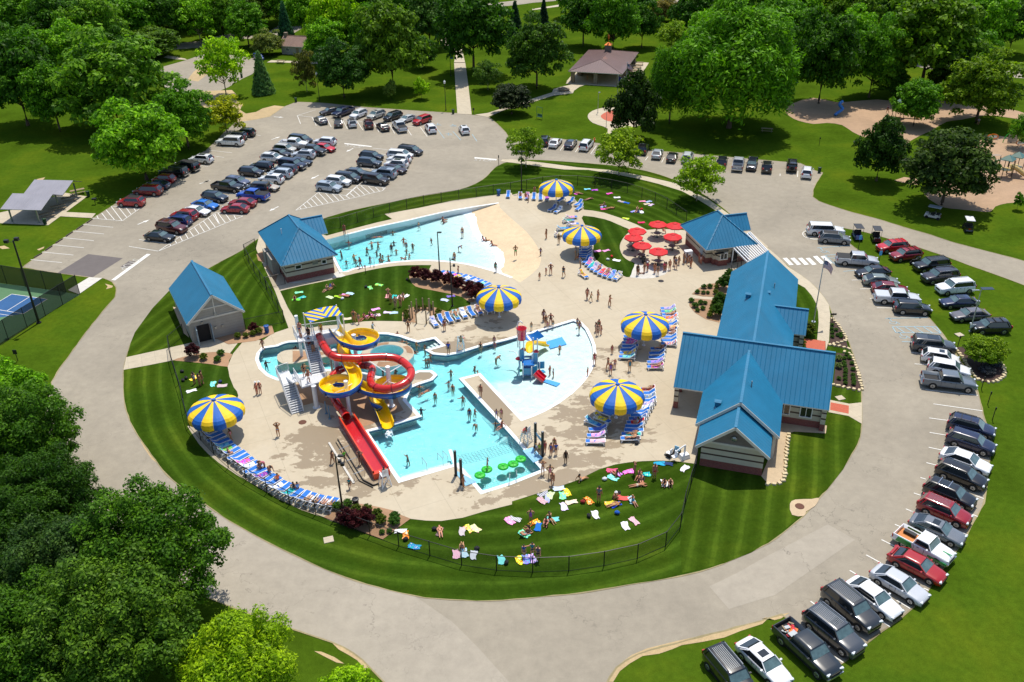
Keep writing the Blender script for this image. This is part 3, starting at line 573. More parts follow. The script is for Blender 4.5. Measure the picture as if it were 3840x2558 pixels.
for s in[(770,1008,880,1005),(845,1090,960,1087),(932,1176,1000,1178),(998,1263,1155,1264),(270,60,275,5),(110,50,112,30)]:seg(7,*s)
for s in[(1315,108,1430,113),(1345,210,1470,218),(1390,318,1440,322),(1445,448,1930,500),(1520,578,1970,642),(1480,707,1650,730),(1485,840,1650,868),(1476,977,1600,1003),(1455,1118,1560,1145),(1985,1268,2020,1277),(1400,1255,1450,1270),(1905,1420,1980,1448),(1340,1397,1420,1425),(1265,1543,1330,1568)]:seg(11,*s)
for s in[(1830,10,1925,50),(1305,0,1360,18),(1775,192,1835,220),(1165,122,1230,150),(1685,370,1725,390),(1042,262,1190,336),(1430,708,1475,728),(902,403,1035,476),(1180,820,1305,895),(750,545,805,577),(960,955,1120,1062),(390,828,460,878),(780,1125,905,1230),(560,1305,690,1390),(1540,590,1590,620)]:seg(15,*s)
def quad(k,pts,mb=None):(mb or mk).add(gl(k,pts,Z['mark']+.002),[(0,1,2,3)])
quad(4,[(1022,1005),(1058,1008),(1385,768),(1350,764)]);quad('C',[(640,178),(650,198),(1140,252),(1152,236)]);quad(1,[(2003,1455),(2010,1444),(2212,1462),(2208,1475)])
for x in(135,205,275,345,412,482):quad(7,[(x,805),(x+38,800),(x+102,862+(5 if x<200 else 0)),(x+62,868)]if x<400 else[(x,788),(x+38,782),(x+112,852),(x+72,858)])
def arrow(k,x,y,dx,dy,s=1.0):
 p=g(k,x,y);q=g(k,x+dx,y+dy);d=Vector((q.x-p.x,q.y-p.y,0)).normalized();n=Vector((-d.y,d.x,0));z=Vector((0,0,Z['mark']))
 c=Vector((p.x,p.y,0));A=[(-1.1,-.1),(.1,-.1),(.1,-.35),(1.1,0),(.1,.35),(.1,.1),(-1.1,.1)]
 vs=[c+d*a*s+n*e*s+z for a,e in A];mk.add(vs,[(0,1,5,6),(1,2,3,4,5)]if False else[(0,1,5,6),(2,3,4)])
for a in((4,1885,105,30,-10),(4,1320,475,30,-12),('C',742,312,-40,20),('C',100,810,-40,20),(1,210,1078,30,2),('A',830,995,30,-12),('A',2130,190,30,-10),('B',720,1490,-30,15)):arrow(*a,s=1.1)
mk.build('road_markings',M_paint,kind='structure')
bk=MB()
for s in[(450,712,765,690),(692,927,825,918),(1078,1360,1465,1353),(1140,1437,1545,1435),(1140,1437,1175,1490),(1175,1490,1590,1496),(1545,1435,1590,1496),(1180,1440,1255,1490),(1255,1438,1340,1490),(1340,1438,1425,1492),(1425,1437,1510,1493),(1500,1436,1580,1493),(525,780,640,772),(525,780,605,855),(560,800,650,815),(580,840,680,855),(605,855,655,885)]:seg(7,*s,mb=bk)
for s in[(1668,1190,1730,1273),(1810,1210,1880,1288),(1985,1235,2030,1300),(1740,1230,1800,1228),(1770,1245,1765,1232),(1645,1150,1690,1142),(1780,1158,1840,1152),(1230,5,1310,8)]:seg(1 if s!=(1230,5,1310,8)else 11,*s,mb=bk)
def access(k,x,y,mb):
 """wheelchair symbol: wheel ring, back, leg"""
 c=g(k,x,y);R=.42;vs=[]
 pts=[Vector((c.x+R*math.cos(a),c.y+R*math.sin(a),0))for a in[2.6+4.4*i/12 for i in range(13)]];ribbon(mb,pts,.08,Z['mark'])
 ribbon(mb,[Vector((c.x-.1,c.y+.95,0)),Vector((c.x-.05,c.y+.2,0)),Vector((c.x+.5,c.y+.15,0)),Vector((c.x+.75,c.y-.45,0))],.1,Z['mark'])
 mb.add([(c.x-.1+.16*math.cos(a),c.y+1.15+.16*math.sin(a),Z['mark'])for a in[k_*math.pi/4 for k_ in range(8)]],[tuple(range(8))])
for a in((7,512,745),(7,1148,1398),(7,1243,1530),(1,1670,1150),(1,1810,1160),(1,1770,1240)):access(*a,bk)
bk.build('accessible_bay_markings',M_bluepaint,kind='structure')
b=MB()
for i in range(7):
 a0,a1=math.pi*.55+i*.11*2,0
p=g(7,470,590)
ribbon(b,smoothed(gl(7,[(520,530),(400,540),(335,560),(318,585),(345,615),(420,635),(460,636)]),3,False),.12,Z['mark'])
for s in[(335,560,375,562),(320,585,390,590),(340,612,430,612),(370,625,460,630)]:ribbon(b,[g(7,*s[:2]),g(7,*s[2:])],.12,Z['mark'])
b.build('road_markings',M_paint,kind='structure')
def lettering(txt,k,x,y,dx,dy,size,mat,name,z=None,stretch=1.0,kind='structure'):
 cu=bpy.data.curves.new(name,'FONT');cu.body=txt;cu.size=size;cu.align_x='CENTER';cu.align_y='CENTER';cu.offset=0
 o=bpy.data.objects.new(name,cu);COL.objects.link(o)
 me=bpy.data.meshes.new_from_object(o.evaluated_get(bpy.context.evaluated_depsgraph_get()));bpy.data.objects.remove(o)
 me.materials.clear();me.materials.append(mat)
 p=g(k,x,y);q=g(k,x+dx,y+dy);a=math.atan2(q.y-p.y,q.x-p.x)
 me.transform(Matrix.Diagonal((1,stretch,1,1)))
 return link(name,me,None,kind=kind,loc=(p.x,p.y,z or Z['mark']+.004),rz=a)
bpy.context.view_layer.update()
M_worn=plain('worn road paint',(188,184,174),.8,var=.2,scale=5,world=True)
lettering('STOP',4,1188,862,-60,36,1.6,M_worn,'road_lettering',stretch=1.2)
lettering('STOP','C',830,243,60,8,1.7,M_worn,'road_lettering',stretch=1.1)
lettering('STOP',1,2095,1474,60,4,1.7,M_worn,'road_lettering',stretch=1.1)
sheet('road_patch',gl(4,[(1105,888),(1190,830),(1245,838),(1160,898)]),.032,M_dark)
# tennis court
M_cg=paving('green court surface',(84,124,86),0.05);M_cb=paving('blue court surface',(44,92,142),0.05);
sheet('court',poly((4,[(-500,960),(0,1035),(250,1070),(500,1102),(730,1142),(500,1280),(280,1415),(0,1590),(-700,1800)])),.03,M_cg)
sheet('court',gl(4,[(-330,1400),(108,1136),(436,1182),(210,1318)]),.036,M_cb)
b=MB()
for s in[(-330,1400,108,1136),(108,1136,436,1182),(436,1182,215,1318),(215,1318,-120,1262),(275,1160,62,1292),(410,1180,440,1183)]:ribbon(b,[g(4,*s[:2]),g(4,*s[2:])],.1,.042)
ribbon(b,[g(4,-200,1290),g(4,125,1338)],.08,.042)
b.build('court_markings',M_paint,kind='structure')
# ================================================================ BUILDINGS
def roof_mat(name,rgb,pitch=0.42,dark=0.72,coat=0.15):
 m,nt,b=newmat(name);tc=N(nt,'ShaderNodeTexCoord');s=N(nt,'ShaderNodeSeparateXYZ');nt.links.new(tc.outputs['Object'],s.inputs[0])
 ns=N(nt,'ShaderNodeSeparateXYZ');nt.links.new(tc.outputs['Normal'],ns.inputs[0])
 useX=math_(nt,'GREATER_THAN',math_(nt,'ABSOLUTE',ns.outputs[1]),math_(nt,'ABSOLUTE',ns.outputs[0]))
 t=math_(nt,'ADD',math_(nt,'MULTIPLY',s.outputs[0],useX),math_(nt,'MULTIPLY',s.outputs[1],math_(nt,'SUBTRACT',1.0,useX)))
 fr=math_(nt,'FRACT',math_(nt,'DIVIDE',t,pitch));a=lin(rgb)
 n1=noise(nt,0.35,5,0.6,tc.outputs['Object']);n2=noise(nt,6,3,0.6,tc.outputs['Object'])
 base=ramp(nt,n1.outputs[0],[(0.3,tuple(v*0.88 for v in a)),(0.7,tuple(v*1.12 for v in a))]).outputs[0]
 line=ramp(nt,fr,[(0.0,(dark,)*3),(0.10,(1,1,1)),(0.84,(1,1,1)),(0.93,(1.12,)*3)])
 col=mix(nt,1.0,base,line.outputs[0],'MULTIPLY');nt.links.new(col,b.inputs['Base Color'])
 hgt=ramp(nt,fr,[(0.0,(1,1,1)),(0.09,(0,0,0)),(0.91,(0,0,0)),(1.0,(1,1,1))])
 bump(nt,b,hgt.outputs[0],0.8,0.04);b.inputs['Roughness'].default_value=0.5;b.inputs['Coat Weight'].default_value=coat
 return m
M_roof=roof_mat('blue standing seam roof',(26,114,152),.5,.72,.05)
M_broof=roof_mat('brown standing seam roof',(104,78,74),0.6,0.8)
M_tin=roof_mat('corrugated tin roof',(150,148,156),0.55,0.6)
def band_wall(name,bands,lap=0.2,base=(196,188,166)):
 """wall whose siding, dark courses and brick foot follow the height"""
 m,nt,b=newmat(name);tc=N(nt,'ShaderNodeTexCoord');s=N(nt,'ShaderNodeSeparateXYZ');nt.links.new(tc.outputs['Object'],s.inputs[0]);z=s.outputs[2]
 n1=noise(nt,1.2,5,0.6,tc.outputs['Object'])
 br=N(nt,'ShaderNodeTexBrick');br.inputs['Scale'].default_value=3.0;br.inputs['Mortar Size'].default_value=0.012
 bv=N(nt,'ShaderNodeCombineXYZ');nt.links.new(math_(nt,'ADD',s.outputs[0],s.outputs[1]),bv.inputs[0]);nt.links.new(z,bv.inputs[1]);nt.links.new(bv.outputs[0],br.inputs[0])
 br.inputs[1].default_value=(*lin((140,72,62)),1);br.inputs[2].default_value=(*lin((120,60,54)),1);br.inputs[3].default_value=(*lin((150,130,120)),1)
 lp=math_(nt,'FRACT',math_(nt,'DIVIDE',z,lap));c0=lin(base)
 sid=mix(nt,math_(nt,'MULTIPLY',math_(nt,'LESS_THAN',lp,0.12),0.3),ramp(nt,n1.outputs[0],[(0.3,tuple(v*0.92 for v in c0)),(0.7,tuple(v*1.06 for v in c0))]).outputs[0],tuple(v*0.5 for v in c0))
 col=sid
 for z0,z1,c in bands:
  w=math_(nt,'MULTIPLY',math_(nt,'GREATER_THAN',z,z0),math_(nt,'LESS_THAN',z,z1))
  col=mix(nt,w,col,lin(c)if c!='brick' else br.outputs[0])
 nt.links.new(col,b.inputs['Base Color']);b.inputs['Roughness'].default_value=0.8;return m
DK=(78,62,54)
M_bw=band_wall('banded block wall',[(-.2,0.95,'brick'),(1.55,1.75,DK),(2.3,2.5,DK)])
M_gab=plain('grey gable siding',(120,110,104),0.8)
M_grey=band_wall('grey block wall',[],0.4,(166,160,150))
M_trim=plain('pale trim',(214,208,196),0.6,var=0.04)
M_glass=plain('dark window glass',(34,42,46),0.1,var=0.2,coat=0.5)
M_wframe=plain('white window frame',(228,228,224),0.5,var=0.03)
M_door=plain('grey blue door',(150,168,178),0.6,var=0.05)
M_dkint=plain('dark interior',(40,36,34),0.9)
M_steel=plain('galvanised steel',(150,156,160),0.35,0.7,var=0.08)
M_white_p=plain('white painted steel',(232,234,236),0.4,var=0.03)
M_stone=plain('field stone',(146,130,112),0.9,var=0.4,scale=5)
M_wood=plain('weathered wood',(150,132,104),0.8,var=0.2,scale=4)
def slab(mb,q,t=0.13,mt=0,me=1):
 """sloping slab from four top corners"""
 q=[Vector(v)for v in q];n=(q[1]-q[0]).cross(q[-1]-q[0]).normalized();n=n if n.z>0 else-n;k=len(q)
 if(q[1]-q[0]).cross(q[-1]-q[0]).z<0:q=q[::-1]
 lo=[v-Vector((0,0,t))for v in q]
 mb.add(q+lo,[tuple(range(k))],mt);o=len(mb.v)-2*k
 mb.f+=[tuple(o+k+i for i in reversed(range(k)))]+[(o+i,o+k+i,o+k+(i+1)%k,o+(i+1)%k)for i in range(k)];mb.m+=[me]*(k+1)
def gable_roof(parent,x0,x1,y0,y1,ez,rz_,axis='y',mat=None,name='roof',t=0.14):
 b=MB()
 if axis=='y':
  xm=(x0+x1)/2;slab(b,[(x0,y0,ez),(xm,y0,rz_),(xm,y1,rz_),(x0,y1,ez)],t);slab(b,[(xm,y0,rz_),(x1,y0,ez),(x1,y1,ez),(xm,y1,rz_)],t)
  b.bar((xm,y0,rz_+.02),(xm,y1,rz_+.02),.28,.07,2)
 else:
  ym=(y0+y1)/2;slab(b,[(x0,y0,ez),(x1,y0,ez),(x1,ym,rz_),(x0,ym,rz_)],t);slab(b,[(x0,ym,rz_),(x1,ym,rz_),(x1,y1,ez),(x0,y1,ez)],t)
  b.bar((x0,ym,rz_+.02),(x1,ym,rz_+.02),.28,.07,2)
 return b.build(name,[mat or M_roof,M_trim,mat or M_roof],parent)
def hip_roof(parent,x0,x1,y0,y1,ez,rz_,mat=None,t=0.14,name='roof'):
 b=MB();w,d=x1-x0,y1-y0;h=min(w,d)/2;
 if d>=w:a,c=(x0+h,y0+h),(x0+h,y1-h)
 else:a,c=(x0+h,y0+h),(x1-h,y0+h)
 A,Bq,Cq,D,P,Q=(x0,y0,ez),(x1,y0,ez),(x1,y1,ez),(x0,y1,ez),(*a,rz_),(*c,rz_)
 fs=[[A,Bq,P],[Bq,Cq,Q,P],[Cq,D,Q],[D,A,P,Q]]if d>=w else[[A,Bq,Q,P],[Bq,Cq,Q],[Cq,D,P,Q],[D,A,P]]
 for q in fs:slab(b,q,t)
 for s_,e in((A,P),(Bq,P if d>=w else Q),(Cq,Q),(D,Q if d>=w else P),(P,Q)):b.bar(Vector(s_)+Vector((0,0,.03)),Vector(e)+Vector((0,0,.03)),.22,.06,0)
 return b.build(name,[mat or M_roof,M_trim],parent)
def gable_walls(parent,x0,x1,y0,y1,ez,rz_,axis='y',wall=None,gab=None,name='wall',over=0.55,slope=None):
 """walls below the eave and the gable triangles above"""
 b=MB();b.prism([(x0,y0),(x1,y0),(x1,y1),(x0,y1)],-.05,ez-.05)
 sl=slope;hx=(x1-x0)/2 if axis=='y' else(y1-y0)/2;top=ez-.05+hx*sl
 if axis=='y':
  xm=(x0+x1)/2
  for y in(y0,y1):b.add([(x0,y,ez-.05),(x1,y,ez-.05),(xm,y,top)],[(0,1,2)],1)
 else:
  ym=(y0+y1)/2
  for x in(x0,x1):b.add([(x,y0,ez-.05),(x,y1,ez-.05),(x,ym,top)],[(0,1,2)],1)
 return b.build(name,[wall or M_bw,gab or M_gab],parent)
def window(parent,c,w,h,n='y',cross=True,name='window'):
 """framed window on a wall facing -y or -x/+x"""
 f,p=MB(),MB();R=Matrix.Rotation(0 if n=='y' else(math.pi/2 if n=='+x' else-math.pi/2),3,'Z');c=Vector(c)
 def bx(mb,dx,dz,sx,sz,d,t):mb.box(c+R@Vector((dx,-d,dz)),(sx,t,sz),R=R)
 bx(f,0,h/2,w+.16,.1,.05,.1);bx(f,0,-h/2,w+.2,.1,.06,.14);bx(f,-w/2-.03,0,.1,h-.1,.05,.1);bx(f,w/2+.03,0,.1,h-.1,.05,.1)
 if cross:bx(f,0,0,.07,h-.1,.05,.08)
 o=f.build(name,M_wframe,parent);bx(p,0,0,w-.02,h-.1,.012,.02);p.build('pane',M_glass,o);return o
def loc_of(root,p):return Matrix.Rotation(-root.rotation_euler[2],3,'Z')@(Vector(p)-root.location)
# ---- bath house: three crossing gables and a low front gable
UA=math.atan2(-0.303,0.953)
BH=empty('bath_house',(21.7,72.2,0.0),UA,'large blue-roofed bath house with crossing gables and brick-footed banded walls','building')
gable_roof(BH,-3.65,3.65,0.0,4.3,3.0,6.0);gable_walls(BH,-3.1,3.1,.9,4.4,3.25,6,slope=.82)
gable_roof(BH,-4.13,4.37,3.77,14.6,3.0,6.5);gable_walls(BH,-3.6,3.84,4.3,14,3.2,6.5,slope=.82)
gable_roof(BH,-7.35,9.12,10.26,20.36,3.0,7.2,'x');gable_walls(BH,-3.2,8.5,10.9,19.8,3.2,7.2,'x',slope=.83)
gable_roof(BH,-3.99,4.91,15.3,41.65,3.0,6.7);gable_walls(BH,-3.4,4.35,19,41.1,3.15,6.7,slope=.83)
gable_roof(BH,.46,6.3,26.1,31.3,3.0,5.2,'x');gable_walls(BH,3,5.8,26.6,30.8,3.1,5.2,'x',slope=.84)
for x,y,zz in((-7.0,10.8,2.95),(-7.0,14.2,3.0),(-7.0,19.8,2.95),(8.72,10.7,2.9),(5.9,26.4,2.9)):
 b=MB();b.box((x,y,zz/2),(.5,.5,zz));b.build('pillar',M_bw,BH)
for v_ in(((-3.9,12.2,1.25),(.25,3.2,2.5)),((-5.4,19.6,1.5),(3.0,.2,3.0))):b=MB();b.box(*v_);b.build('partition',M_bw,BH)
b=MB();b.add([(-3.1,.87,3.2),(3.1,.87,3.2),(0,.87,5.75)],[(0,1,2)],0);b.build('gable_face',M_gab,BH)
b=MB()
for s in(-1,1):
 b.bar((s*3.6,-.02,2.88),(0,-.02,5.88),.06,.3);b.bar((.12+s*4.2,3.75,2.88),(.12,3.75,6.36),.06,.3)
b.box((0,.84,3.2),(6.3,.1,.22));b.build('trim',M_trim,BH)
b=MB();b.lathe([(0,0),(.3,0),(.3,.12),(.12,.2),(0,.2)],12,(0,0,0));w_=b.build('gable_light',M_steel,BH);w_.matrix_local=Matrix.Translation((0,.8,4.1))@Matrix.Rotation(math.pi/2,4,'X')
for x in(4.6,6.9):window(BH,(x,10.9,1.95),1.15,1.3)
for v_ in(-3.62,3.9):b=MB();b.box((v_,4.28,1.55),(.3,.3,3.1));b.build('downpipe',M_trim,BH)
for x,y in((-2.2,5.6),(-1.1,29.5),(1.2,30.5)):
 zz=6.5-abs(x-.12)*.82;b=MB();b.box((x,y,zz+.18),(.55,.5,.5));b.box((x,y,zz+.46),(.7,.62,.06));b.build('roof_vent',M_roof,BH)
for v_ in((.9,8.2,5.7),(1.9,33.1,5.3)):b=MB();b.cyl(v_,Vector(v_)+Vector((0,0,.8)),.07,n=8);b.build('vent_pipe',M_steel,BH)
# ---- snack bar
SB=empty('snack_bar',(28.43,120.3,0),math.atan2(.225,.974),'snack bar with blue hipped roof and open serving window by the picnic patio','building')
hip_roof(SB,0,8.1,0,9.8,3.0,6.5)
b=MB();b.prism([(.8,1.6),(1.7,1.6),(1.7,.9),(7.4,.9),(7.4,9.1),(.8,9.1)],-.05,3.1);b.build('wall',M_bw,SB)
b=MB();b.prism([(2.0,.9),(2.3,.25),(3.7,.25),(4.0,.9)],0,2.2);b.build('serving_bay',M_bw,SB)
gable_roof(SB,4.0,9.6,5.2,9.0,3.0,5.0,'x')
for x,w_ in((3.0,1.0),(6.4,.8)):window(SB,(x,.25 if x<4 else.9,1.6),w_,.95)
b=MB();b.box((2.2,.1,2.25),(1.4,.5,.08));b.box((5.0,.86,1.05),(1.0,.06,2.1));b.build('service_hatch',M_dkint,SB)
b=MB();b.box((.78,3.2,1.1),(.06,.95,2.2));b.build('door',M_door,SB)
# pergola
PG=empty('pergola',g(6,2105,878),math.atan2(.225,.974)-math.pi/2,'slatted white pergola between snack bar and bath house','pergola')
c4=[loc_of(PG,g(6,*q,2.8))for q in((2035,712),(2165,842),(2352,742),(2185,565))]
b=MB()
for i in range(4):b.bar(c4[i]+Vector((0,0,2.8-c4[i].z)),c4[(i+1)%4]+Vector((0,0,2.8-c4[(i+1)%4].z)),.12,.22)
b.build('beam',M_white_p,PG);b=MB()
for i in range(1,11):
 t=i/11;p,q=c4[0].lerp(c4[3],t),c4[1].lerp(c4[2],t);p.z=q.z=2.95;b.bar(p,q,.13,.16)
b.build('slats',M_white_p,PG)
for q in c4:
 b=MB();b.box((q.x,q.y,1.4),(.14,.14,2.8));b.build('post',M_white_p,PG)
 # ---- wave pool machine house
PH=empty('machine_house',(-32.6,116.8,0),math.atan2(.443,.897),'blue hip-roofed machine house with banded walls at the deep end of the wave pool','building')
hip_roof(PH,0,8.36,0,14.0,3.2,6.7);gable_roof(PH,4.5,9.4,8.4,13.0,3.2,5.3,'x')
b=MB();b.prism([(.7,.8),(7.8,.8),(7.8,13.3),(.7,13.3)],-.05,3.35);b.build('wall',M_bw,PH)
window(PH,(2.6,.8,2.2),.8,.6,cross=False);window(PH,(6.4,.8,2.2),.6,.6,cross=False)
b=MB();b.box((5.1,.77,2.3),(.8,.06,.5));b.build('louvre',M_steel,PH)
b=MB();b.box((.1,6,1.2),(1.0,3.0,2.4));b.box((-.1,9,1.1),(.8,1.4,2.2));b.build('utility_cabinet',M_grey,PH)
b=MB();b.cyl((2.2,7.0,5.1),(2.2,7.0,5.9),.07,n=8);b.build('vent_pipe',M_white_p,PH)
# ---- pump house
PU=empty('pump_house',(-41.0,100.3,0),math.atan2(.474,.88),'small grey pump house with steep blue gable roof beside the ring road','building')
gable_roof(PU,0,7.38,0,11.85,3.0,6.3);gable_walls(PU,.35,7.03,.25,11.6,3.1,6.3,wall=M_grey,gab=M_grey,slope=.88)
b=MB()
for s in(-1,1):b.bar((3.69+s*3.6,-.02,2.9),(3.69,-.02,6.16),.06,.28)
b.box((3.69,.2,3.15),(6.9,.08,.24));b.box((3.69,.2,4.5),(3.4,.07,.16));b.box((3.69,.19,4.5),(.14,.07,2.6));b.build('trim',M_trim,PU)
b=MB();b.box((1.9,.22,1.2),(1.5,.08,2.4));b.build('doorway',M_dkint,PU)
b=MB();b.box((.95,-.35,1.2),(.08,1.1,2.3));b.box((2.85,-.2,1.2),(.08,.9,2.3));b.build('door',M_door,PU)
b=MB()
for x,zz in((1.9,2.7),(3.7,3.5),(1.1,3.5),(6.2,3.6),(3.4,1.6),(4.3,1.6)):b.box((x,.15,zz),(.28,.16,.3))
b.build('wall_lamps',M_steel,PU)
# ---- stone pavilion with brown roof
PV=empty('picnic_pavilion',(15.0,228.0,0),math.atan2(-.287,.958),'open stone pavilion with brown hipped roof and copper cupola on the lawn','building')
hip_roof(PV,0,13.6,0,24.3,3.0,4.75,M_broof)
for x,y in((1,1),(6.8,1),(12.6,1),(1,8.5),(12.6,8.5),(1,16),(12.6,16),(1,23.3),(6.8,23.3),(12.6,23.3)):
 b=MB();b.box((x,y,1.45),(.9,.9,2.9));b.build('stone_pillar',M_stone,PV)
b=MB();b.box((6.8,12,.04),(14.5,25,.1));b.build('floor_slab',M_walk,PV)
b=MB();b.box((1,16,1.4),(.3,15,2.7));b.box((6.8,23.3,1.4),(11,.3,2.7));b.build('back_wall',M_stone,PV)
M_cop=plain('copper',(206,116,52),0.35,0.6,var=0.1)
cu=MB();cu.box((6.8,16.5,5.4),(1.5,1.5,1.8));cu=cu.build('cupola',M_gab,PV)
b=MB();b.box((6.8,16.5,6.6),(1.9,1.9,.6),taper=.15);b.build('cupola_roof',M_cop,cu)
b=MB();b.cyl((6.8,16.5,6.9),(6.8,16.5,7.9),.05,n=6);b.ball((6.85,16.5,8.2),(.28,.12,.55),8,6);b.ball((6.65,16.5,8.6),(.14,.08,.4),8,6);b.build('flame_finial',M_cop,cu)
# ---- tin shelter by the car park
TS=empty('picnic_shelter',(-84.9,142.4,0),math.atan2(-.11,.994),'weathered tin picnic shelter with zigzag double gable roof by the car park','building')
b=MB()
for y in(0,6.7):
 slab(b,[(0,y,2.5),(7.2,y,2.5),(7.2,y+4.2,3.7),(0,y+4.2,3.7)],.08);slab(b,[(0,y+4.2,3.7),(7.2,y+4.2,3.7),(7.2,y+6.7,2.6),(0,y+6.7,2.6)],.08)
b.build('roof',[M_tin,M_steel],TS)
for x in(1.2,6.0):
 for y in(.4,6.6,12.6):
  b=MB();b.box((x,y,1.28),(.2,.2,2.5));b.build('post',M_steel,TS)
sheet('path',poly((4,[(0,485),(445,503),(800,240),(600,205),(180,350),(-60,400)])),.05,M_walk)
# ---- old log cabin
ca,cb=g(1,205,422,2.4),g(1,565,440,2.4)
LC=empty('log_cabin',(ca.x,ca.y,0),math.atan2(cb.y-ca.y,cb.x-ca.x),'old grey log cabin with brown shingle roof and stone chimney among trees','building')
Lw=(cb-ca).length;M_log=band_wall('weathered logs',[],0.32,(176,170,164));M_shg=roof_mat('brown shingles',(134,104,88),0.3,0.7)
gable_roof(LC,0,Lw,0,7.5,2.4,4.6,'x',M_shg);gable_walls(LC,.5,Lw-.4,.6,6.9,2.5,4.6,'x',wall=M_log,gab=M_log,slope=.58)
b=MB();b.box((.8,3.7,2.7),(.9,.9,5.4));b.build('chimney',M_stone,LC)
for x in(Lw*.2,Lw*.7):window(LC,(x,.6,1.4),.8,.8)
b=MB();b.box((Lw*.45,.58,1.0),(.9,.05,1.9));b.build('door',M_wood,LC)
# ================================================================ SLIDES AND POOL TOYS
def gloss(name,rgb,rough=0.25,coat=0.6):return plain(name,rgb,rough,0,0.05,1.5,coat)
M_red=gloss('red fibreglass',(204,34,22));M_yel=gloss('yellow fibreglass',(248,204,18));M_blu=gloss('blue fibreglass',(16,84,168));M_dred=gloss('dark red joint',(120,16,14))
M_run=gloss('deep red run-out',(196,34,40));M_orl=gloss('orange red lip',(222,70,34))
def sweep(mb,path,prof,mis,closed_prof=False,bank=None):
 """sweep a profile (side, up) along a path, keeping it upright; bank tilts it"""
 path=[Vector(p)for p in path];m=len(path);n=len(prof);vs=[]
 for i,p in enumerate(path):
  t=(path[min(i+1,m-1)]-path[max(i-1,0)]).normalized();s=t.cross(Vector((0,0,1))).normalized();u=s.cross(t).normalized()
  if bank:
   a=path[max(i-2,0)];c=path[min(i+2,m-1)];v1=(p-a);v2=(c-p)
   k=(v1.x*v2.y-v1.y*v2.x)/(v1.length*v2.length+1e-6);an=max(-1,min(1,k))*bank;s,u=s*math.cos(an)-u*math.sin(an)*-1,u*math.cos(an)-s*math.sin(an)
  vs+=[p+s*a_+u*h for a_,h in prof]
 fs,ms=[],[]
 L=n if closed_prof else n-1
 for i in range(m-1):
  for k in range(L):fs.append((i*n+k,i*n+(k+1)%n,(i+1)*n+(k+1)%n,(i+1)*n+k));ms.append(mis[k%len(mis)])
 o=len(mb.v);mb.v+=[tuple(v)for v in vs];mb.f+=[tuple(x+o for x in f)for f in fs];mb.m+=ms
def P3(k,pts):return[g(k,x,y,z)for x,y,z in pts]
WS=empty('water_slide_tower',g('S',470,1400),0,'white slide tower with red tube slide and yellow and blue open slide','water slide')
def wl(p):return Vector(p)-WS.location
def wlist(pts):return[wl(p)for p in pts]
# open slide
YP=P3('S',[(760,270,5.95),(830,350,5.75),(900,445,5.55),(1000,525,5.4),(1130,560,5.2),(1280,545,5.05),(1390,490,4.9),(1405,415,4.75),(1300,365,4.6),(1150,360,4.5),(1010,420,4.4),(925,520,4.25),(905,620,4.1),(935,730,3.95),(990,840,3.8),(1060,950,3.65),(1115,1060,3.45),(1120,1160,3.3),(1060,1255,3.15),(930,1320,3.0),(780,1335,2.85),(650,1290,2.75),(610,1215,2.65),(680,1150,2.6),(830,1120,2.55),(980,1135,2.5),(1120,1190,2.45),(1260,1265,2.35),(1420,1320,2.25),(1600,1345,2.15),(1780,1325,2.05),(1910,1260,1.95),(1930,1180,1.85),(1830,1130,1.8),(1680,1130,1.7),(1540,1180,1.6),(1440,1290,1.45),(1425,1400,1.25),(1460,1500,1.0)])+P3('R',[(880,210,.75),(930,320,.5),(980,430,.32),(1000,495,.28)])
YP=smoothed(wlist(YP),4,False)
def uprof(w,h,t=.07):
 inn=[(-w,h),(-w*.97,h*.35),(-w*.78,.1),(-w*.4,-.06),(0,-.1),(w*.4,-.06),(w*.78,.1),(w*.97,h*.35),(w,h)]
 out=[(x*(1+t/w*1.3),y-(t if abs(x)<w*.9 else 0))for x,y in reversed(inn)]
 return inn+out,[0]*8+[0]+[1]*8+[0]
pr,ms=uprof(.66,.74);b=MB();sweep(b,YP,pr,ms,True,bank=.5);b.build('open_flume',[M_yel,M_blu],WS,smooth=True)
b=MB();M_joint=plain('dark blue joint',(10,44,92),0.4)
pj=[(x*1.05,y-.03)for x,y in pr[9:]]
for i in range(10,len(YP)-4,12):sweep(b,YP[i:i+2],[(x*1.06,y-.02)for x,y in pr[9:]],[0])
b.build('flume_joints',M_joint,WS)
# tube slide
RP=P3('S',[(500,345,5.9),(540,420,5.75),(590,520,5.6),(660,620,5.45),(760,685,5.3),(880,705,5.15),(1080,712,5.0),(1340,700,4.8),(1600,692,4.6),(1780,722,4.4),(1920,805,4.25),(2005,910,4.1),(1995,1030,3.95),(1880,1140,3.8),(1700,1205,3.65),(1520,1210,3.5),(1390,1165,3.35),(1345,1070,3.2),(1365,970,3.05),(1375,890,2.9),(1290,835,2.8),(1150,825,2.7),(980,850,2.6),(820,915,2.45),(720,1020,2.3),(680,1130,2.15),(705,1250,2.0),(760,1380,1.8),(830,1500,1.55)])+P3('R',[(330,235,1.3),(385,320,1.15)])
RP=smoothed(wlist(RP),4,False)
b=MB();R0=.46;prof=[(R0*math.cos(a),R0*math.sin(a))for a in[2*math.pi*i/14 for i in range(14)]]
sweep(b,RP,prof,[0],True);b.build('tube_slide',M_red,WS,smooth=True)
b=MB();pj=[(x*1.07,y*1.07)for x,y in prof]
for i in range(2,len(RP)-2,6):
 q=RP[i];t=(RP[i+1]-RP[i]).normalized();sweep(b,[q-t*.05,q+t*.05],pj,[0],True)
b.build('tube_joints',M_dred,WS,smooth=True)
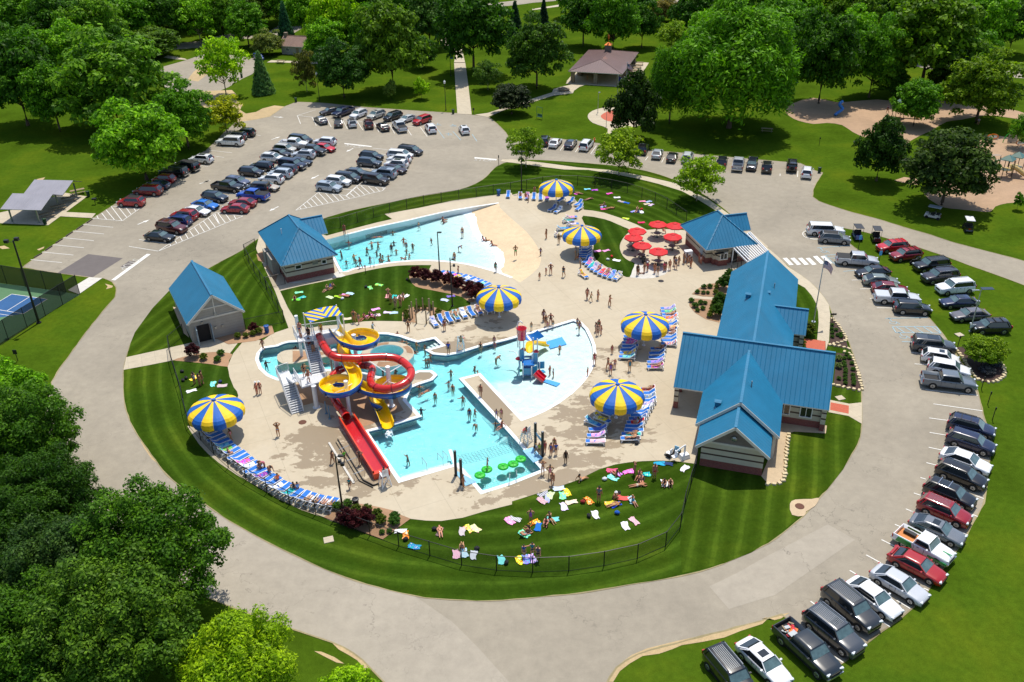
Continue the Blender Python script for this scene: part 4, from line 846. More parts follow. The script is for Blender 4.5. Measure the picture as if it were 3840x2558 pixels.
b=MB();t=(RP[-1]-RP[-2]).normalized();sweep(b,[RP[-1]-t*.1,RP[-1]+t*.12],[(x*1.22,y*1.22)for x,y in prof],[0],True);sweep(b,[RP[-1]-t*.05,RP[-1]-t*.02],[(x*.95,y*.95)for x,y in prof],[0],True);b.build('tube_mouth',M_red,WS,smooth=True)
# run-out trough
a_,c_=wl(g('R',385,330,.75)),wl(g('R',900,1165,.35));d=(c_-a_);d.z=0;L=d.length;d.normalize();n_=Vector((d.y,-d.x,0))
b=MB();w=.72
def pt(s,e,z):q=a_+d*s+n_*e;return Vector((q.x,q.y,z))
path=[pt(L*i/10,0,.42-.16*i/10)for i in range(11)]
sweep(b,path,[(-w,.75),(-w+.06,.0),(-.3,-.05),(.3,-.05),(w-.06,0),(w,.75),(w+.16,.75),(w+.1,-.3),(-w-.1,-.3),(-w-.16,.75)],[0,0,0,0,0,1,0,0,0,1],True)
b.build('runout_trough',[M_run,M_orl],WS);b=MB();q=pt(L,0,.42);b.box((q.x,q.y,.38),(.5,2*w+.3,.76),rz=math.atan2(d.y,d.x));b.build('end_stop',M_orl,WS)
# columns
for k,x,y,zt,r in(('S',470,1520,2.95,.27),('S',1690,1500,5.3,.25),('S',1010,1640,4.5,.22),('S',1150,1010,5.75,.24),('S',835,1170,5.0,.28),('S',730,950,5.8,.16),('S',880,560,5.8,.2),('S',230,690,5.8,.2)):
 p=wl(g(k,x,y));b=MB();b.cyl(p,p+Vector((0,0,zt)),r,n=14);b.cyl(p,p+Vector((0,0,.12)),r*1.6,n=14);b.cyl(p+Vector((0,0,zt-.05)),p+Vector((0,0,zt+.03)),r*1.08,n=14);b.build('column',M_white_p if r!=.16 else M_steel,WS,smooth=False)
b=MB()
for A_,B_ in(((1625,960,4.6),(1900,800,4.1)),((1625,960,4.6),(1330,760,4.6)),((1640,1100,4),(1860,1160,3.5)),((1650,1060,4.2),(1500,1190,3.3)),((955,1180,3.9),(1045,1130,3.4)),((955,1200,3.8),(740,1290,2.8)),((1100,440,5.5),(1000,440,4.4)),((1110,480,5.3),(1290,500,4.9)),((835,780,4.6),(700,660,5.1)),((840,900,4.0),(940,860,2.5)),((1160,860,4.6),(1040,760,3.9)),((1650,1290,2.5),(1850,1260,1.9)),((1650,1290,2.5),(1480,1310,2.1))):
 b.cyl(wl(g('S',*A_)),wl(g('S',*B_)),.055,n=6)
b.build('brace_arms',M_white_p,WS)
for k,x,y in((9,648,668),(9,680,716)):
 p=wl(g(k,x,y));b=MB();b.box((p.x,p.y,.85),(.12,.12,1.7));b.box((p.x,p.y,.05),(.3,.3,.1));b.build('column',plain('blue grey steel',(96,136,160),.5),WS)
 # stairs
def rail(mb,pts,h=1.05,post=1.2,r=.03,bal=.13):
 pts=[Vector(p)for p in pts];up=Vector((0,0,h))
 for p,q in zip(pts[:-1],pts[1:]):
  mb.cyl(p+up,q+up,r,n=5);mb.cyl(p+up*.1,q+up*.1,r*.7,n=4);L=(q-p).length;k=max(1,int(L/bal))
  for i in range(k+1):s=p.lerp(q,i/k);mb.cyl(s+up*.1,s+up,.011,n=3,cap=False)
  mb.cyl(p,p+up,r*1.1,n=5);mb.cyl(q,q+up,r*1.1,n=5)
def flight(parent,a,c,w,n,rails=True):
 a,c=Vector(a),Vector(c);d=c-a;dh=Vector((d.x,d.y,0));Lh=dh.length;dh.normalize();s=Vector((dh.y,-dh.x,0));ang=math.atan2(dh.y,dh.x)
 b=MB()
 for i in range(n):
  p=a+dh*(Lh*(i+.5)/n);z=a.z+d.z*(i+1)/n;b.box((p.x,p.y,z-.02),(Lh/n*1.05,w,.05),rz=ang);b.box((p.x-dh.x*Lh/n*.5,p.y-dh.y*Lh/n*.5,z-d.z/n/2),(.02,w,d.z/n),rz=ang,mi=1)
 b.build('treads',[plain('white grating',(206,208,210),.6,var=.05),plain('grey riser',(150,154,158),.6)],parent)
 b=MB()
 for e in(-1,1):b.bar(a+s*e*w/2,c+s*e*w/2,.06,.3)
 b.build('stringer',M_white_p,parent)
 if rails:
  for e in(-1,1):b=MB();rail(b,[a+s*e*w/2,c+s*e*w/2]);b.build('railing',M_white_p,parent)
def deckp(parent,outline,z,t=.18,rails=()):
 b=MB();b.prism(outline,z-t,z);b.build('platform',plain('white deck plates',(214,216,218),.6,var=.04),parent)
 for pts in rails:b=MB();rail(b,[Vector((p.x,p.y,z))for p in pts]);b.build('railing',M_white_p,parent)
low_a,low_c=wl(g(9,385,662,0)),wl(g(9,292,392,2.3));flight(WS,low_a,low_c,1.35,13)
la=wlist(P3(9,[(190,305,2.3),(300,265,2.3),(355,372,2.3),(238,402,2.3)]));deckp(WS,la,2.3,rails=[(la[3],la[0],la[1])])
pa=wlist(P3(9,[(352,315,3.0),(600,255,3.0),(658,352,3.0),(420,422,3.0)]));deckp(WS,pa,3.0,rails=[(pa[0],pa[3],pa[2],pa[1])])
flight(WS,(la[1]+la[2])/2+Vector((0,0,0)),Vector(((pa[0]+pa[3])/2)),1.3,4,False)
fa,fc=wl(g('S',490,950,3.0)),wl(g('S',322,330,5.9));flight(WS,fa,fc,1.4,18)
ta=wlist(P3('S',[(95,315,5.9),(850,215,5.9),(915,335,5.9),(165,445,5.9)]));deckp(WS,ta,5.9,rails=[(ta[0],ta[1]),(ta[1],ta[2]),(ta[3],ta[0])])
b=MB();q0,q1=wl(g('S',420,430,5.9)),wl(g('S',915,335,5.9));b.bar(q0-Vector((0,0,.45)),q1-Vector((0,0,.45)),.08,.9);b.build('fascia_panel',M_white_p,WS)
cs=wlist(P3(5,[(436,1312,8.5),(500,1398,8.3),(798,1328,8.5),(738,1240,8.8)]))
def chevron():
 m,nt,bb=newmat('chevron canopy fabric');tc=N(nt,'ShaderNodeTexCoord');s=N(nt,'ShaderNodeSeparateXYZ');nt.links.new(tc.outputs['UV'],s.inputs[0])
 t=math_(nt,'ADD',math_(nt,'ABSOLUTE',math_(nt,'SUBTRACT',s.outputs[0],.5)),math_(nt,'MULTIPLY',s.outputs[1],.45))
 k=math_(nt,'LESS_THAN',math_(nt,'FRACT',math_(nt,'MULTIPLY',t,5.0)),.5)
 nt.links.new(mix(nt,k,lin((242,200,20)),lin((28,96,190))),bb.inputs['Base Color']);bb.inputs['Roughness'].default_value=.7;return m
b=MB();n=10;vs=[]
for i in range(n+1):
 for j in range(n+1):
  u,v=i/n,j/n;p=cs[0].lerp(cs[3],v).lerp(cs[1].lerp(cs[2],v),u);p.z-=.25*math.sin(math.pi*u)*0+.35*(math.sin(math.pi*v)*-.6);vs.append(p)
b.add(vs,[(i*(n+1)+j,(i+1)*(n+1)+j,(i+1)*(n+1)+j+1,i*(n+1)+j+1)for i in range(n)for j in range(n)]);cm=b.mesh('canopy',chevron(),True)
uv=cm.uv_layers.new(name='uv')
for L_ in cm.loops:vi=L_.vertex_index;uv.data[L_.index].uv=((vi%(n+1))/n,(vi//(n+1))/n)
link('canopy',cm,WS)
for p in cs:b=MB();b.cyl(Vector((p.x,p.y,5.9)),Vector((p.x,p.y,p.z+.1)),.07,n=8);b.build('canopy_post',M_white_p,WS)
# ---- children's climbing frame in the shallow bowl
M_kblue=gloss('toy blue plastic',(20,110,190));M_kcyan=gloss('toy cyan panel',(30,140,186),.4);M_kred=gloss('toy red plastic',(206,28,46));M_korg=gloss('orange plastic',(230,120,30));M_kgrn=gloss('green plastic',(60,190,70))
KF=empty('water_play_frame',g('K',450,1250),0,'water play frame with a red tipping bucket, blue roof and yellow slide in shallow pool','play frame')
def kl(x,y,z):return Vector(g('K',x,y,z))-KF.location
for bx,by,zt in((345,1330,1.9),(525,1345,1.5),(280,1120,4.25),(362,1170,4.2),(560,1120,4.1),(645,1140,4.1),(540,1230,2.6),(690,1215,1.25),(262,1030,1.8)):
 p=kl(bx,by,-.15);b=MB();b.cyl(p,p+Vector((0,0,zt+.15)),.075,n=8);b.build('post',M_white_p,KF)
q0=kl(320,1180,0);bk_=MB();bz=4.3;prf=[(0,bz),(.5,bz),(.6,bz+1.45),(.63,bz+1.5),(.55,bz+1.45),(.45,bz+.1),(0,bz+.1)];q0.z=0
bk_.lathe(prf,20,(q0.x,q0.y+.2,0));bk_.build('tipping_bucket',M_kred,KF,smooth=True)
b=MB();A_=Vector((q0.x-.45,q0.y+.5,0));b.tube([A_+Vector((0,0,3)),A_+Vector((0,0,6.0)),A_+Vector((.1,-.05,6.5)),A_+Vector((.35,-.15,6.65)),A_+Vector((.6,-.25,6.4))],.07,8);b.tube([kl(362,1170,0)+Vector((0,0,z))for z in(0,4.4)]+[kl(362,1170,0)+Vector((.12,-.1,4.9))],.07,8);b.build('fill_pipe',M_white_p,KF,smooth=True)
b=MB();cr=[kl(235,415,4.3),kl(300,495,4.2),kl(785,455,4.25),kl(650,325,4.7)];n=8
vs=[cr[0].lerp(cr[3],i/n).lerp(cr[1].lerp(cr[2],i/n),j)+Vector((0,0,-.45*math.sin(math.pi*i/n)))for i in range(n+1)for j in(0,1)]
b.add(vs,[(2*i,2*i+1,2*i+3,2*i+2)for i in range(n)]);b.add([v-Vector((0,0,.05))for v in vs],[(2*i+2,2*i+3,2*i+1,2*i)for i in range(n)]);b.build('roof',M_kblue,KF,smooth=True)
b=MB()
for i in range(6):
 p=kl(450,1290-i*42,0);b.box((p.x,p.y,.25+.22*i),(1.05,.32,.09));b.box((p.x,p.y+.15,.15+.22*i),(1.05,.03,.3))
b.build('steps',M_kblue,KF)
p=kl(450,1000,1.5);b=MB();b.box((p.x,p.y,1.5),(1.5,1.5,.12));b.build('platform',M_kblue,KF)
for c3,d3,rz3,mt in((kl(440,1190,.75),(1.1,.08,.85),0,M_kcyan),(kl(262,1130,.9),(.08,1.5,1.2),0,M_kcyan),(kl(725,1060,.75),(.8,.08,.95),.1,M_kcyan),(kl(740,1200,.3),(.7,.6,.1),.5,M_kcyan),(kl(318,860,2.2),(.5,.08,1.6),0,M_kcyan),(kl(605,930,2.0),(.5,.07,1.6),0,M_kcyan),(kl(590,1150,.6),(.7,.08,.9),.7,M_kcyan)):
 b=MB();b.box(c3,d3,rz3);b.build('panel',mt,KF)
yp=smoothed([kl(480,790,2.1),kl(475,730,2.0),kl(490,650,1.85),kl(560,620,1.5),kl(650,620,1.0),kl(760,640,.45),kl(850,650,.2)],3,False)
pr2,ms2=uprof(.42,.34,.05);b=MB();sweep(b,yp,pr2,[0],True);b.build('slide',M_yel,KF,smooth=True)
rp=smoothed([kl(610,1210,.85),kl(690,1290,.45),kl(790,1370,.05)],3,False);b=MB();sweep(b,rp,[(-.6,.25),(-.55,0),(-.05,-.02),(0,.15),(.05,-.02),(.55,0),(.6,.25),(.62,-.1),(-.62,-.1)],[0],True);b.build('double_slide',M_kred,KF)
def arch(pts,r=.06):b=MB();b.tube(smoothed([kl(*p)for p in pts],3,False),r,8);b.build('spray_arch',M_white_p,KF,smooth=True)
arch([(262,1030,0),(262,1030,.9),(245,900,1.3),(190,800,1.55),(110,765,1.6),(45,765,1.6)]);arch([(345,1240,.3),(335,980,1.5),(300,915,1.7),(250,920,1.6)])
for x,y,z,mt in((352,745,2.6,M_korg),(620,785,2.3,M_kred),(242,935,1.5,M_kred)):
 c=kl(x,y,z);b=MB();b.lathe([(.34,0),(.36,.08),(.2,.26),(0,.32)],8,c);b.lathe([(0,.02),(.34,0)],8,c);b.build('spray_flower',mt,KF)
c=kl(290,1190,.7);b=MB();b.lathe([(0,0),(.22,.02),(.26,.16),(.2,.16),(0,.06)],10,c);b.build('water_table',M_kgrn,KF)
# ---- parasols over the loungers
M_cby=plain('canopy yellow',(250,206,20),.65,var=.05);M_cbb=plain('canopy blue',(14,96,186),.65,var=.05);M_seam=plain('canopy seam',(214,200,150),.7)
UMB=[(8,1985,645,'large striped parasol at the top end of the fence-side lounger row',-0.05),(10,965,500,'large striped parasol between two lounger columns beside the bath house',.03),(6,1222,1418,'large striped parasol over loungers east of the shallow bowl pool',-.06),(6,641,590,'large striped parasol by the red umbrella patio and small lawn',.1),(6,407,160,'large striped parasol farthest up the deck, near the rear fence',.12),(5,2232,1165,'large striped parasol beside the dark red shrubs and curved lawn',0)]
def striped():
 r=empty('striped_parasol');b=MB();prf=[(.0,4.45),(.5,4.3),(1.5,3.95),(2.4,3.58),(2.75,3.38),(2.98,3.08),(3.04,2.75),(2.95,2.35)]
 n=42;k=len(prf)
 for i in range(n):
  for a in range(k-1):
   q=[]
   for ii,aa in((i,a),(i+1,a),(i+1,a+1),(i,a+1)):
    R_,z=prf[aa];sc=1-.022*(1-abs(math.cos(math.pi*(ii%3)/3))*1)if aa>3 else 1;sc=(1.0 if ii%3 else.968)if aa>2 else 1;zz=z+(0 if ii%3 or aa<6 else.06)
    q.append((R_*sc*math.cos(2*math.pi*ii/n),R_*sc*math.sin(2*math.pi*ii/n),zz))
   b.add(q,[(3,2,1,0)]if False else[(0,3,2,1)],(i//3)%2)
 b.build('canopy',[M_cby,M_cbb],r)
 b=MB()
 for i in range(14):
  a=2*math.pi*i/14;b.tube([(R_*.975*math.cos(a),R_*.975*math.sin(a),z+.015)for R_,z in prf[1:7]],.022,4,cap=False)
 b.build('seams',M_seam,r)
 b=MB();b.lathe([(0,4.56),(.2,4.54),(.26,4.36),(0,4.36)],12);b.build('cap',M_cbb,r)
 b=MB();b.cyl((0,0,0),(0,0,4.4),.075,n=10);b.cyl((0,0,0),(0,0,.06),.24,n=10);b.build('pole',M_white_p,r)
 b=MB()
 for i in range(8):a=2*math.pi*i/8;b.cyl((0,0,4.25),(2.85*math.cos(a),2.85*math.sin(a),3.1),.028,n=5);b.cyl((0,0,3.3),(1.4*math.cos(a),1.4*math.sin(a),3.62),.022,n=4)
 b.build('ribs',M_white_p,r);return r
pro=striped()
for i,(k,x,y,lb,rz_)in enumerate(UMB):
 o=pro if i==0 else dup(pro);p=g(k,x,y,3.0);o.location=(p.x,p.y,.06);o.rotation_euler[2]=rz_;tag(o,lb,'parasol','blue and yellow striped parasols')
 # red umbrellas with round picnic tables
M_rfab=plain('red umbrella fabric',(214,22,32),.7,var=.06);M_tbl=plain('perforated bronze steel',(112,100,92),.5,.3)
def redumb():
 r=empty('table_umbrella');b=MB();prf=[(0,2.75),(.7,2.5),(1.45,2.18),(1.47,2.04)];n=8
 b.lathe(prf,n);b.lathe([(0,2.84),(.42,2.66),(.42,2.6)],n);b.build('canopy',M_rfab,r);b=MB();b.cyl((0,0,0),(0,0,2.75),.025,n=6);b.build('pole',M_steel,r)
 b=MB()
 for i in range(8):a=2*math.pi*i/8;b.cyl((0,0,2.66),(1.43*math.cos(a),1.43*math.sin(a),2.16),.012,n=4,cap=False)
 b.build('ribs',M_steel,r);return r
def rtable():
 r=empty('picnic_table');b=MB();b.lathe([(.03,.74),(.58,.74),(.6,.72),(.58,.7),(.03,.7)],18);b.build('table_top',M_tbl,r)
 for i in range(4):
  a=math.pi/4+i*math.pi/2;c=Vector((math.cos(a),math.sin(a),0));b=MB();b.lathe([(0,.46),(.24,.46),(.24,.43),(0,.43)],12,c*1.0);b.build('seat',M_tbl,r);b=MB();b.tube([c*.1+Vector((0,0,.3)),c*.6+Vector((0,0,.12)),c*.98+Vector((0,0,.43))],.022,5);b.build('leg',M_black,r)
 b=MB();b.cyl((0,0,0),(0,0,.7),.045,n=8);b.cyl((0,0,0),(0,0,.03),.3,n=10);b.build('pedestal',M_black,r);return r
RU=[(1340,490,'beside the rear lawn, behind the other umbrellas'),(1497,505,'nearest the snack bar roof corner, at the back'),(1150,553,'at the left rear of the patio by the curved path'),(1117,612,'leftmost on the patio, above the small lawn tip'),(1477,605,'second from the snack bar, beside its left wall'),(1195,685,'near the black bin at the patio centre'),(1345,740,'at the front of the patio, above the queue')]
pu,pt_=redumb(),rtable()
for i,(x,y,w_)in enumerate(RU):
 p=g(6,x,y,2.3);o=pu if i==0 else dup(pu);o.location=(p.x,p.y,.06);o.rotation_euler[2]=i*.3;tag(o,'red umbrella '+w_,'umbrella','red patio umbrellas')
 o=pt_ if i==0 else dup(pt_);o.location=(p.x,p.y,.062);o.rotation_euler[2]=i*.5;tag(o,'round bronze table under the red umbrella '+' '.join(w_.split()[:9]),'picnic table','round patio tables')
 # ---- lily pads on the crossing pool and its rope net
M_lily=plain('green lily pad foam',(44,196,44),.5,var=.08)
def lily():
 r=empty('lily_pad');b=MB();b.lathe([(0,.16),(.6,.18),(.78,.12),(.8,.03),(.7,-.04),(0,-.06)],22);b.build('pad',M_lily,r,smooth=True)
 b=MB();ml=plain('leaf veins',(26,140,34),.6)
 for a in(.4,1.5,2.7,3.9,5.1):b.cyl((0,0,.175),(.62*math.cos(a),.62*math.sin(a),.175),.025,n=4)
 b.build('veins',ml,r);return r
pl_=lily()
for i,(k,x,y,w_)in enumerate(((9,2057,1225,'nearest the left pair of black posts'),(9,2121,1172,'with a child standing on it'),(9,2270,1147,'third along, alone in the middle of the crossing'),(10,10,1122,'fourth along, touching its neighbour'),(10,80,1077,'nearest the right pale blue pad'))):
 o=pl_ if i==0 else dup(pl_);p=g(k,x,y,.05);o.location=(p.x,p.y,-.08);o.scale=(.72,.72,1);o.rotation_euler[2]=i*1.1;tag(o,'round green floating lily pad '+w_,'lily pad','lily pads in the crossing pool')
def bp(k,x,y,lb,h=3.1):
 p=g(k,x,y);b=MB();b.cyl((0,0,0),(0,0,h),.15,n=12);b.cyl((0,0,0),(0,0,.06),.22,n=12);b.cyl((0,0,h),(0,0,h+.02),.11,n=12,mi=1);b.build('post',[M_black,M_steel],None,label=lb,cat='post',group='black posts of the rope crossing',loc=(p.x,p.y,.06));return p
pA=bp(9,1838,1236,'thick black post beside the pool steps, at the spur wall');pB=bp(9,1890,1315,'thick black post beside the bather by the left launch pad');pC=bp(10,215,975,'thick black post nearest the lifeguard chair of the crossing');pD=bp(10,280,1058,'thick black post at the crossing corner, by waiting children')
b=MB();M_rope=plain('dark rope',(50,60,66),.8);C4=[Vector((p.x,p.y,1.7))for p in(pA,pB,pD,pC)];nn=26;mm=6
def nt_(u,v):q=C4[0].lerp(C4[3],u).lerp(C4[1].lerp(C4[2],u),v);q.z=2.5-.5*math.sin(math.pi*u);return q
for j in range(mm+1):b.tube([nt_(i/nn,j/mm)for i in range(nn+1)],.012,3,cap=False)
for i in range(nn+1):b.tube([nt_(i/nn,j/mm)for j in range(mm+1)],.012,3,cap=False)
b.build('rope_net',M_rope,None,label='dark rope net strung overhead between the four black posts',cat='rope net')
b=MB();q=C4[3].lerp(C4[2],.5);b.bar(C4[3]+Vector((0,0,.2)),C4[2]+Vector((0,0,.2)),.03,.35);b.build('banner',M_kcyan,None,label='small cyan banner hung between the right pair of black posts',cat='banner')
# foam where the open slide ends
M_foam=plain('white water foam',(240,248,250),.6,var=.02);b=MB();p=g(9,1222,850)
for i in range(60):
 a,r_=random.uniform(0,6.28),random.random()**.7;b.ball((p.x+.45*r_*math.cos(a),p.y+.85*r_*math.sin(a)+.1,-.08+.14*(1-r_)*random.random()),random.uniform(.04,.12),6,4)
b.build('foam',M_foam,None,label='white splash foam in the pool below the yellow slide end',kind='stuff')
# ================================================================ VEHICLES
M_car=tinted('car paint',.28,.0,1.0,.04,1.0);M_cglass=plain('car glass',(30,38,42),.06,0,.15,2,1.0);M_tyre=plain('tyre rubber',(22,22,23),.85);M_rim=plain('alloy rim',(168,172,178),.3,.8)
M_ws=plain('windscreen glass',(84,108,110),.08,0,.3,2.2,1.0)
M_blk=plain('black trim plastic',(20,20,22),.6);M_hl=plain('headlamp glass',(214,220,224),.15,0,.05,3,1.0);M_tl=plain('tail lamp red',(170,14,18),.25,0,.05,3,.8);M_pl=plain('number plate',(220,222,224),.5);M_chr=plain('chrome',(200,204,208),.15,.9);M_bed=plain('load bed liner',(40,40,42),.8);M_planks=plain('varnished bed planks',(200,122,54),.5,scale=8)
# L, W, hood z, belt z, roof z, windscreen base/top x, rear glass top/base x, deck z behind
CK={'sedan':(4.85,1.84,.86,.98,1.44,1.0,.35,-1.15,-1.95,.98),'coupe':(4.6,1.78,.84,.95,1.38,.95,.2,-1.1,-1.95,.95),'hatch':(4.3,1.78,.92,1.02,1.56,1.1,.55,-1.55,-2.0,1.02),'suv':(4.7,1.88,1.04,1.12,1.68,1.1,.5,-1.85,-2.2,1.12),'bigsuv':(5.1,1.98,1.14,1.22,1.84,1.15,.6,-2.15,-2.42,1.22),'suburban':(5.6,2.02,1.14,1.22,1.88,1.3,.75,-2.45,-2.66,1.22),'minivan':(5.1,1.98,1.0,1.1,1.74,1.55,.75,-2.1,-2.42,1.1),'pickup':(5.85,2.02,1.18,1.28,1.9,1.35,.8,-.85,-1.05,1.22),'oldpickup':(5.1,1.98,1.12,1.2,1.78,.95,.6,-.45,-.62,1.1),'boxy':(4.6,1.88,1.14,1.2,1.84,.95,.75,-2.0,-2.1,1.2)}
PROTO={}
def make_car(kind,opts=()):
 L,Wd,hz,bz,rz_,fb,ft,rt,rb,dz=CK[kind];r=empty(kind if kind not in('bigsuv','suburban')else 'suv');h=L/2;w=Wd/2;pick='pickup' in kind
 gnd_=.24 if not pick and kind!='boxy' else.36;wr=.34 if kind in('sedan','coupe','hatch')else(.38 if not pick else.41);wx=(h-.92,-h+.98 if not pick else-h+1.15)
 st=[(-h,.80,dz-.22),(-h+.06,.90,dz-.06),(-h+.3,.965,dz),(rb-.05 if rb>-h+.4 else-h+.45,.99,dz),(rb+.35,1,bz),(0,1,bz),(fb-.1,1,bz),(fb+.25,.985,hz+.05),(h-.55,.95,hz-.03),(h-.2,.89,hz-.12),(h-.04,.82,hz-.26),(h,.74,hz-.38)]
 if pick:st[2]=(-h+.12,.98,bz-.02);st[1]=(-h+.04,.97,bz-.04);st[0]=(-h,.95,bz-.1);st[3]=(-h+.3,1,bz)
 if pick:st.append((rb-.08,1,bz))
 st.sort(key=lambda q:q[0]);b=MB();vs=[]
 for x,kw,zt in st:
  ww=w*kw;sec=[(ww*.90,gnd_),(ww*.985,gnd_+.14),(ww,gnd_+.36),(ww*.99,zt-.16),(ww*.955,zt-.03),(ww*.86,zt+.005),(ww*.45,zt+.03),(0,zt+.035)]
  if pick and x<rb-.05:sec=[(ww*.90,gnd_),(ww*.985,gnd_+.14),(ww,gnd_+.36),(ww,zt-.1),(ww*.99,zt-.02),(ww*.93,zt),(ww*.90,zt-.06),(0,zt-.5)];sec[6]=(ww*.88,zt-.5)
  vs+=[(x,y,z)for y,z in sec]+[(x,-y,z)for y,z in sec[-2::-1]]
 k=15;fs=[]
 for i in range(len(st)-1):
  for j in range(k-1):fs.append((i*k+j,i*k+j+1,(i+1)*k+j+1,(i+1)*k+j))
  fs.append((i*k+k-1,i*k,(i+1)*k,(i+1)*k+k-1))
 e=(len(st)-1)*k;fs+=[tuple(range(k-1,-1,-1)),tuple(range(e,e+k))]
 b.add(vs,fs)
 # door gaps and sills
 b.build('body',M_car,r,smooth=True)
 b=MB()
 for s in(-1,1):
  for x in((ft-.25,(ft+rt)/2+.0)if not pick else(ft-.2,rb+.1)):b.box((x,s*(w*.998),(gnd_+bz)/2+.06),(.022,.02,bz-gnd_-.3))
  b.box((0,s*w*.985,gnd_+.05),(L-2.1,.05,.1))
  for x in(ft-.75,rt+.9 if not pick else rb+.45):b.box((x,s*(w*1.004),bz-.2),(.18,.03,.035))
 b.build('door_seams',M_blk,r)
 # cabin
 wb,wt=w*.93,w*.74;zb,zr=bz-.02,rz_-.04
 if kind in('boxy','suburban','bigsuv','pickup','oldpickup'):wt=w*.82
 F0,F1,R1_,R0_=fb,ft,rt,rb
 def quad_(n,pts,mat):m_=MB();m_.add(pts,[(0,1,2,3)]);return m_.build(n,mat,r)
 quad_('windscreen',[(F0+.05,-wb*.93,zb+.04),(F0+.05,wb*.93,zb+.04),(F1-.02,wt*.93,zr-.0),(F1-.02,-wt*.93,zr-.0)],M_ws)
 quad_('rear_window',[(R0_-.03,wb*.9,zb+.06),(R0_-.03,-wb*.9,zb+.06),(R1_+.03,-wt*.9,zr-.02),(R1_+.03,wt*.9,zr-.02)],M_cglass)
 core=MB();core.add([(F0,-wb,zb),(F0,wb,zb),(R0_,wb,zb),(R0_,-wb,zb),(F1,-wt,zr),(F1,wt,zr),(R1_,wt,zr),(R1_,-wt,zr)],[(0,1,5,4),(1,2,6,5),(2,3,7,6),(3,0,4,7)])
 core.build('side_windows',M_cglass,r)
 b=MB();n=6
 vs=[];xs_=[R1_-.03,R1_+.12,(R1_*2+F1)/3,(R1_+2*F1)/3,F1-.15,F1+.03]
 for i,x in enumerate(xs_):
  dzz=-.035 if i in(0,5)else 0
  for y,z in((-wt*1.02,zr-.05),(-wt*.97,zr+.02+dzz),(-wt*.6,zr+.045+dzz),(0,zr+.055+dzz),(wt*.6,zr+.045+dzz),(wt*.97,zr+.02+dzz),(wt*1.02,zr-.05)):vs.append((x,y,z))
 fs=[(i*7+j,(i+1)*7+j,(i+1)*7+j+1,i*7+j+1)for i in range(5)for j in range(6)];b.add(vs,fs)
 b.build('roof',M_car,r,smooth=True)
 b=MB();pw=.07
 for s in(-1,1):
  b.bar((F0+.02,s*wb*.985,zb),(F1,s*wt*.99,zr),.07,.07);b.bar((R0_,s*wb*.985,zb),(R1_,s*wt*.99,zr),.1,.09)
  if kind in('suv','bigsuv','minivan','suburban','hatch','boxy'):b.bar((R0_+.22,s*wb*.99,zb),(R1_+.2,s*wt,zr),.28 if kind!='minivan' else.16,.05)
  if kind in('sedan','coupe'):b.bar((R0_+.2,s*wb*.99,zb),(R1_+.1,s*wt,zr),.2,.05)
 b.build('pillars',M_car,r)
 if pick:
  b=MB();b.box(((-h+rb)/2,0,bz-.45),(abs(-h-rb)-.25,w*1.72,.04));b.build('load_bed',M_bed if kind=='pickup' else M_planks,r)
  b=MB();b.box((rb-.06,0,bz-.25),(.06,w*1.75,.5));b.box((-h+.1,0,bz-.25),(.06,w*1.7,.46));b.build('bed_panel',M_car,r)
  if 'cover' in opts:b=MB();b.box(((-h+rb)/2,0,bz+.02),(abs(-h-rb)-.1,w*1.86,.05));b.build('bed_cover',M_car if 'whitecover' in opts else M_blk,r)
  # wheels
 for x in wx:
  for s in(-1,1):
   b=MB();b.cyl((x,s*(w-.2),wr),(x,s*(w+.015),wr),wr,n=18);t=b.build('wheel',M_tyre,r)
   b=MB();b.cyl((x,s*(w+.0),wr),(x,s*(w+.025),wr),wr*.66,wr*.6,n=14)
   b.cyl((x,s*(w+.024),wr),(x,s*(w+.034),wr),wr*.18,n=8,mi=1)
   for a in range(5):an=a*1.2566;b.box((x+math.cos(an+.63)*wr*.4,s*(w+.028),wr+math.sin(an+.63)*wr*.4),(wr*.16,.012,wr*.16),mi=1)
   b.build('rim',[M_rim,M_blk],t)
   b=MB();nA=9;R2=wr+.06
   vs=[(x+R2*math.cos(math.pi*a/nA),s*(w+.006),wr+R2*math.sin(math.pi*a/nA))for a in range(nA+1)];b.add(vs,[tuple(range(nA+1))if s<0 else tuple(range(nA,-1,-1))]);b.build('wheel_arch',M_blk,r)
 for s in(-1,1):
  b=MB();b.box((h-.12,s*w*.68,hz-.2),(.2,w*.34,.14),rz=-s*.35);b.build('headlight',M_hl,r)
  b=MB();zt=dz-.14 if not pick else bz-.28;b.box((-h+.05,s*w*(.74 if not pick else.92),zt),(.12,w*(.34 if not pick else.14),.15 if kind in('sedan','coupe','hatch')else.36),rz=s*.25);b.build('taillight',M_tl,r)
  b=MB();b.box((F0-.28,s*(w+.1),bz+.05),(.14,.2,.13));b.build('mirror',M_car,r)
 b=MB();b.box((h-.01,0,hz-.38),(.06,w*.95,.2));b.box((h-.03,0,gnd_+.08),(.1,w*1.4,.1));b.box((-h+.02,0,gnd_+.08),(.1,w*1.5,.14));b.build('grille',M_blk,r)
 b=MB();b.box((-h-.02,0,dz-.38 if not pick else bz-.35),(.03,.32,.16));b.build('number_plate',M_pl,r)
 if pick or kind in('suburban',):b=MB();b.box((-h-.06,0,gnd_+.22),(.14,w*1.8,.16));b.box((h+.0,0,gnd_+.22),(.14,w*1.7,.16));b.build('bumper',M_chr,r)
 if 'sunroof' in opts:b=MB();b.box((ft-.55,0,zr+.055),(.6,wt*1.1,.02));b.build('sunroof',M_cglass,r)
 if 'panoroof' in opts:b=MB();b.box((ft-.85,0,zr+.05),(1.3,wt*1.2,.03));b.build('sunroof',M_cglass,r)
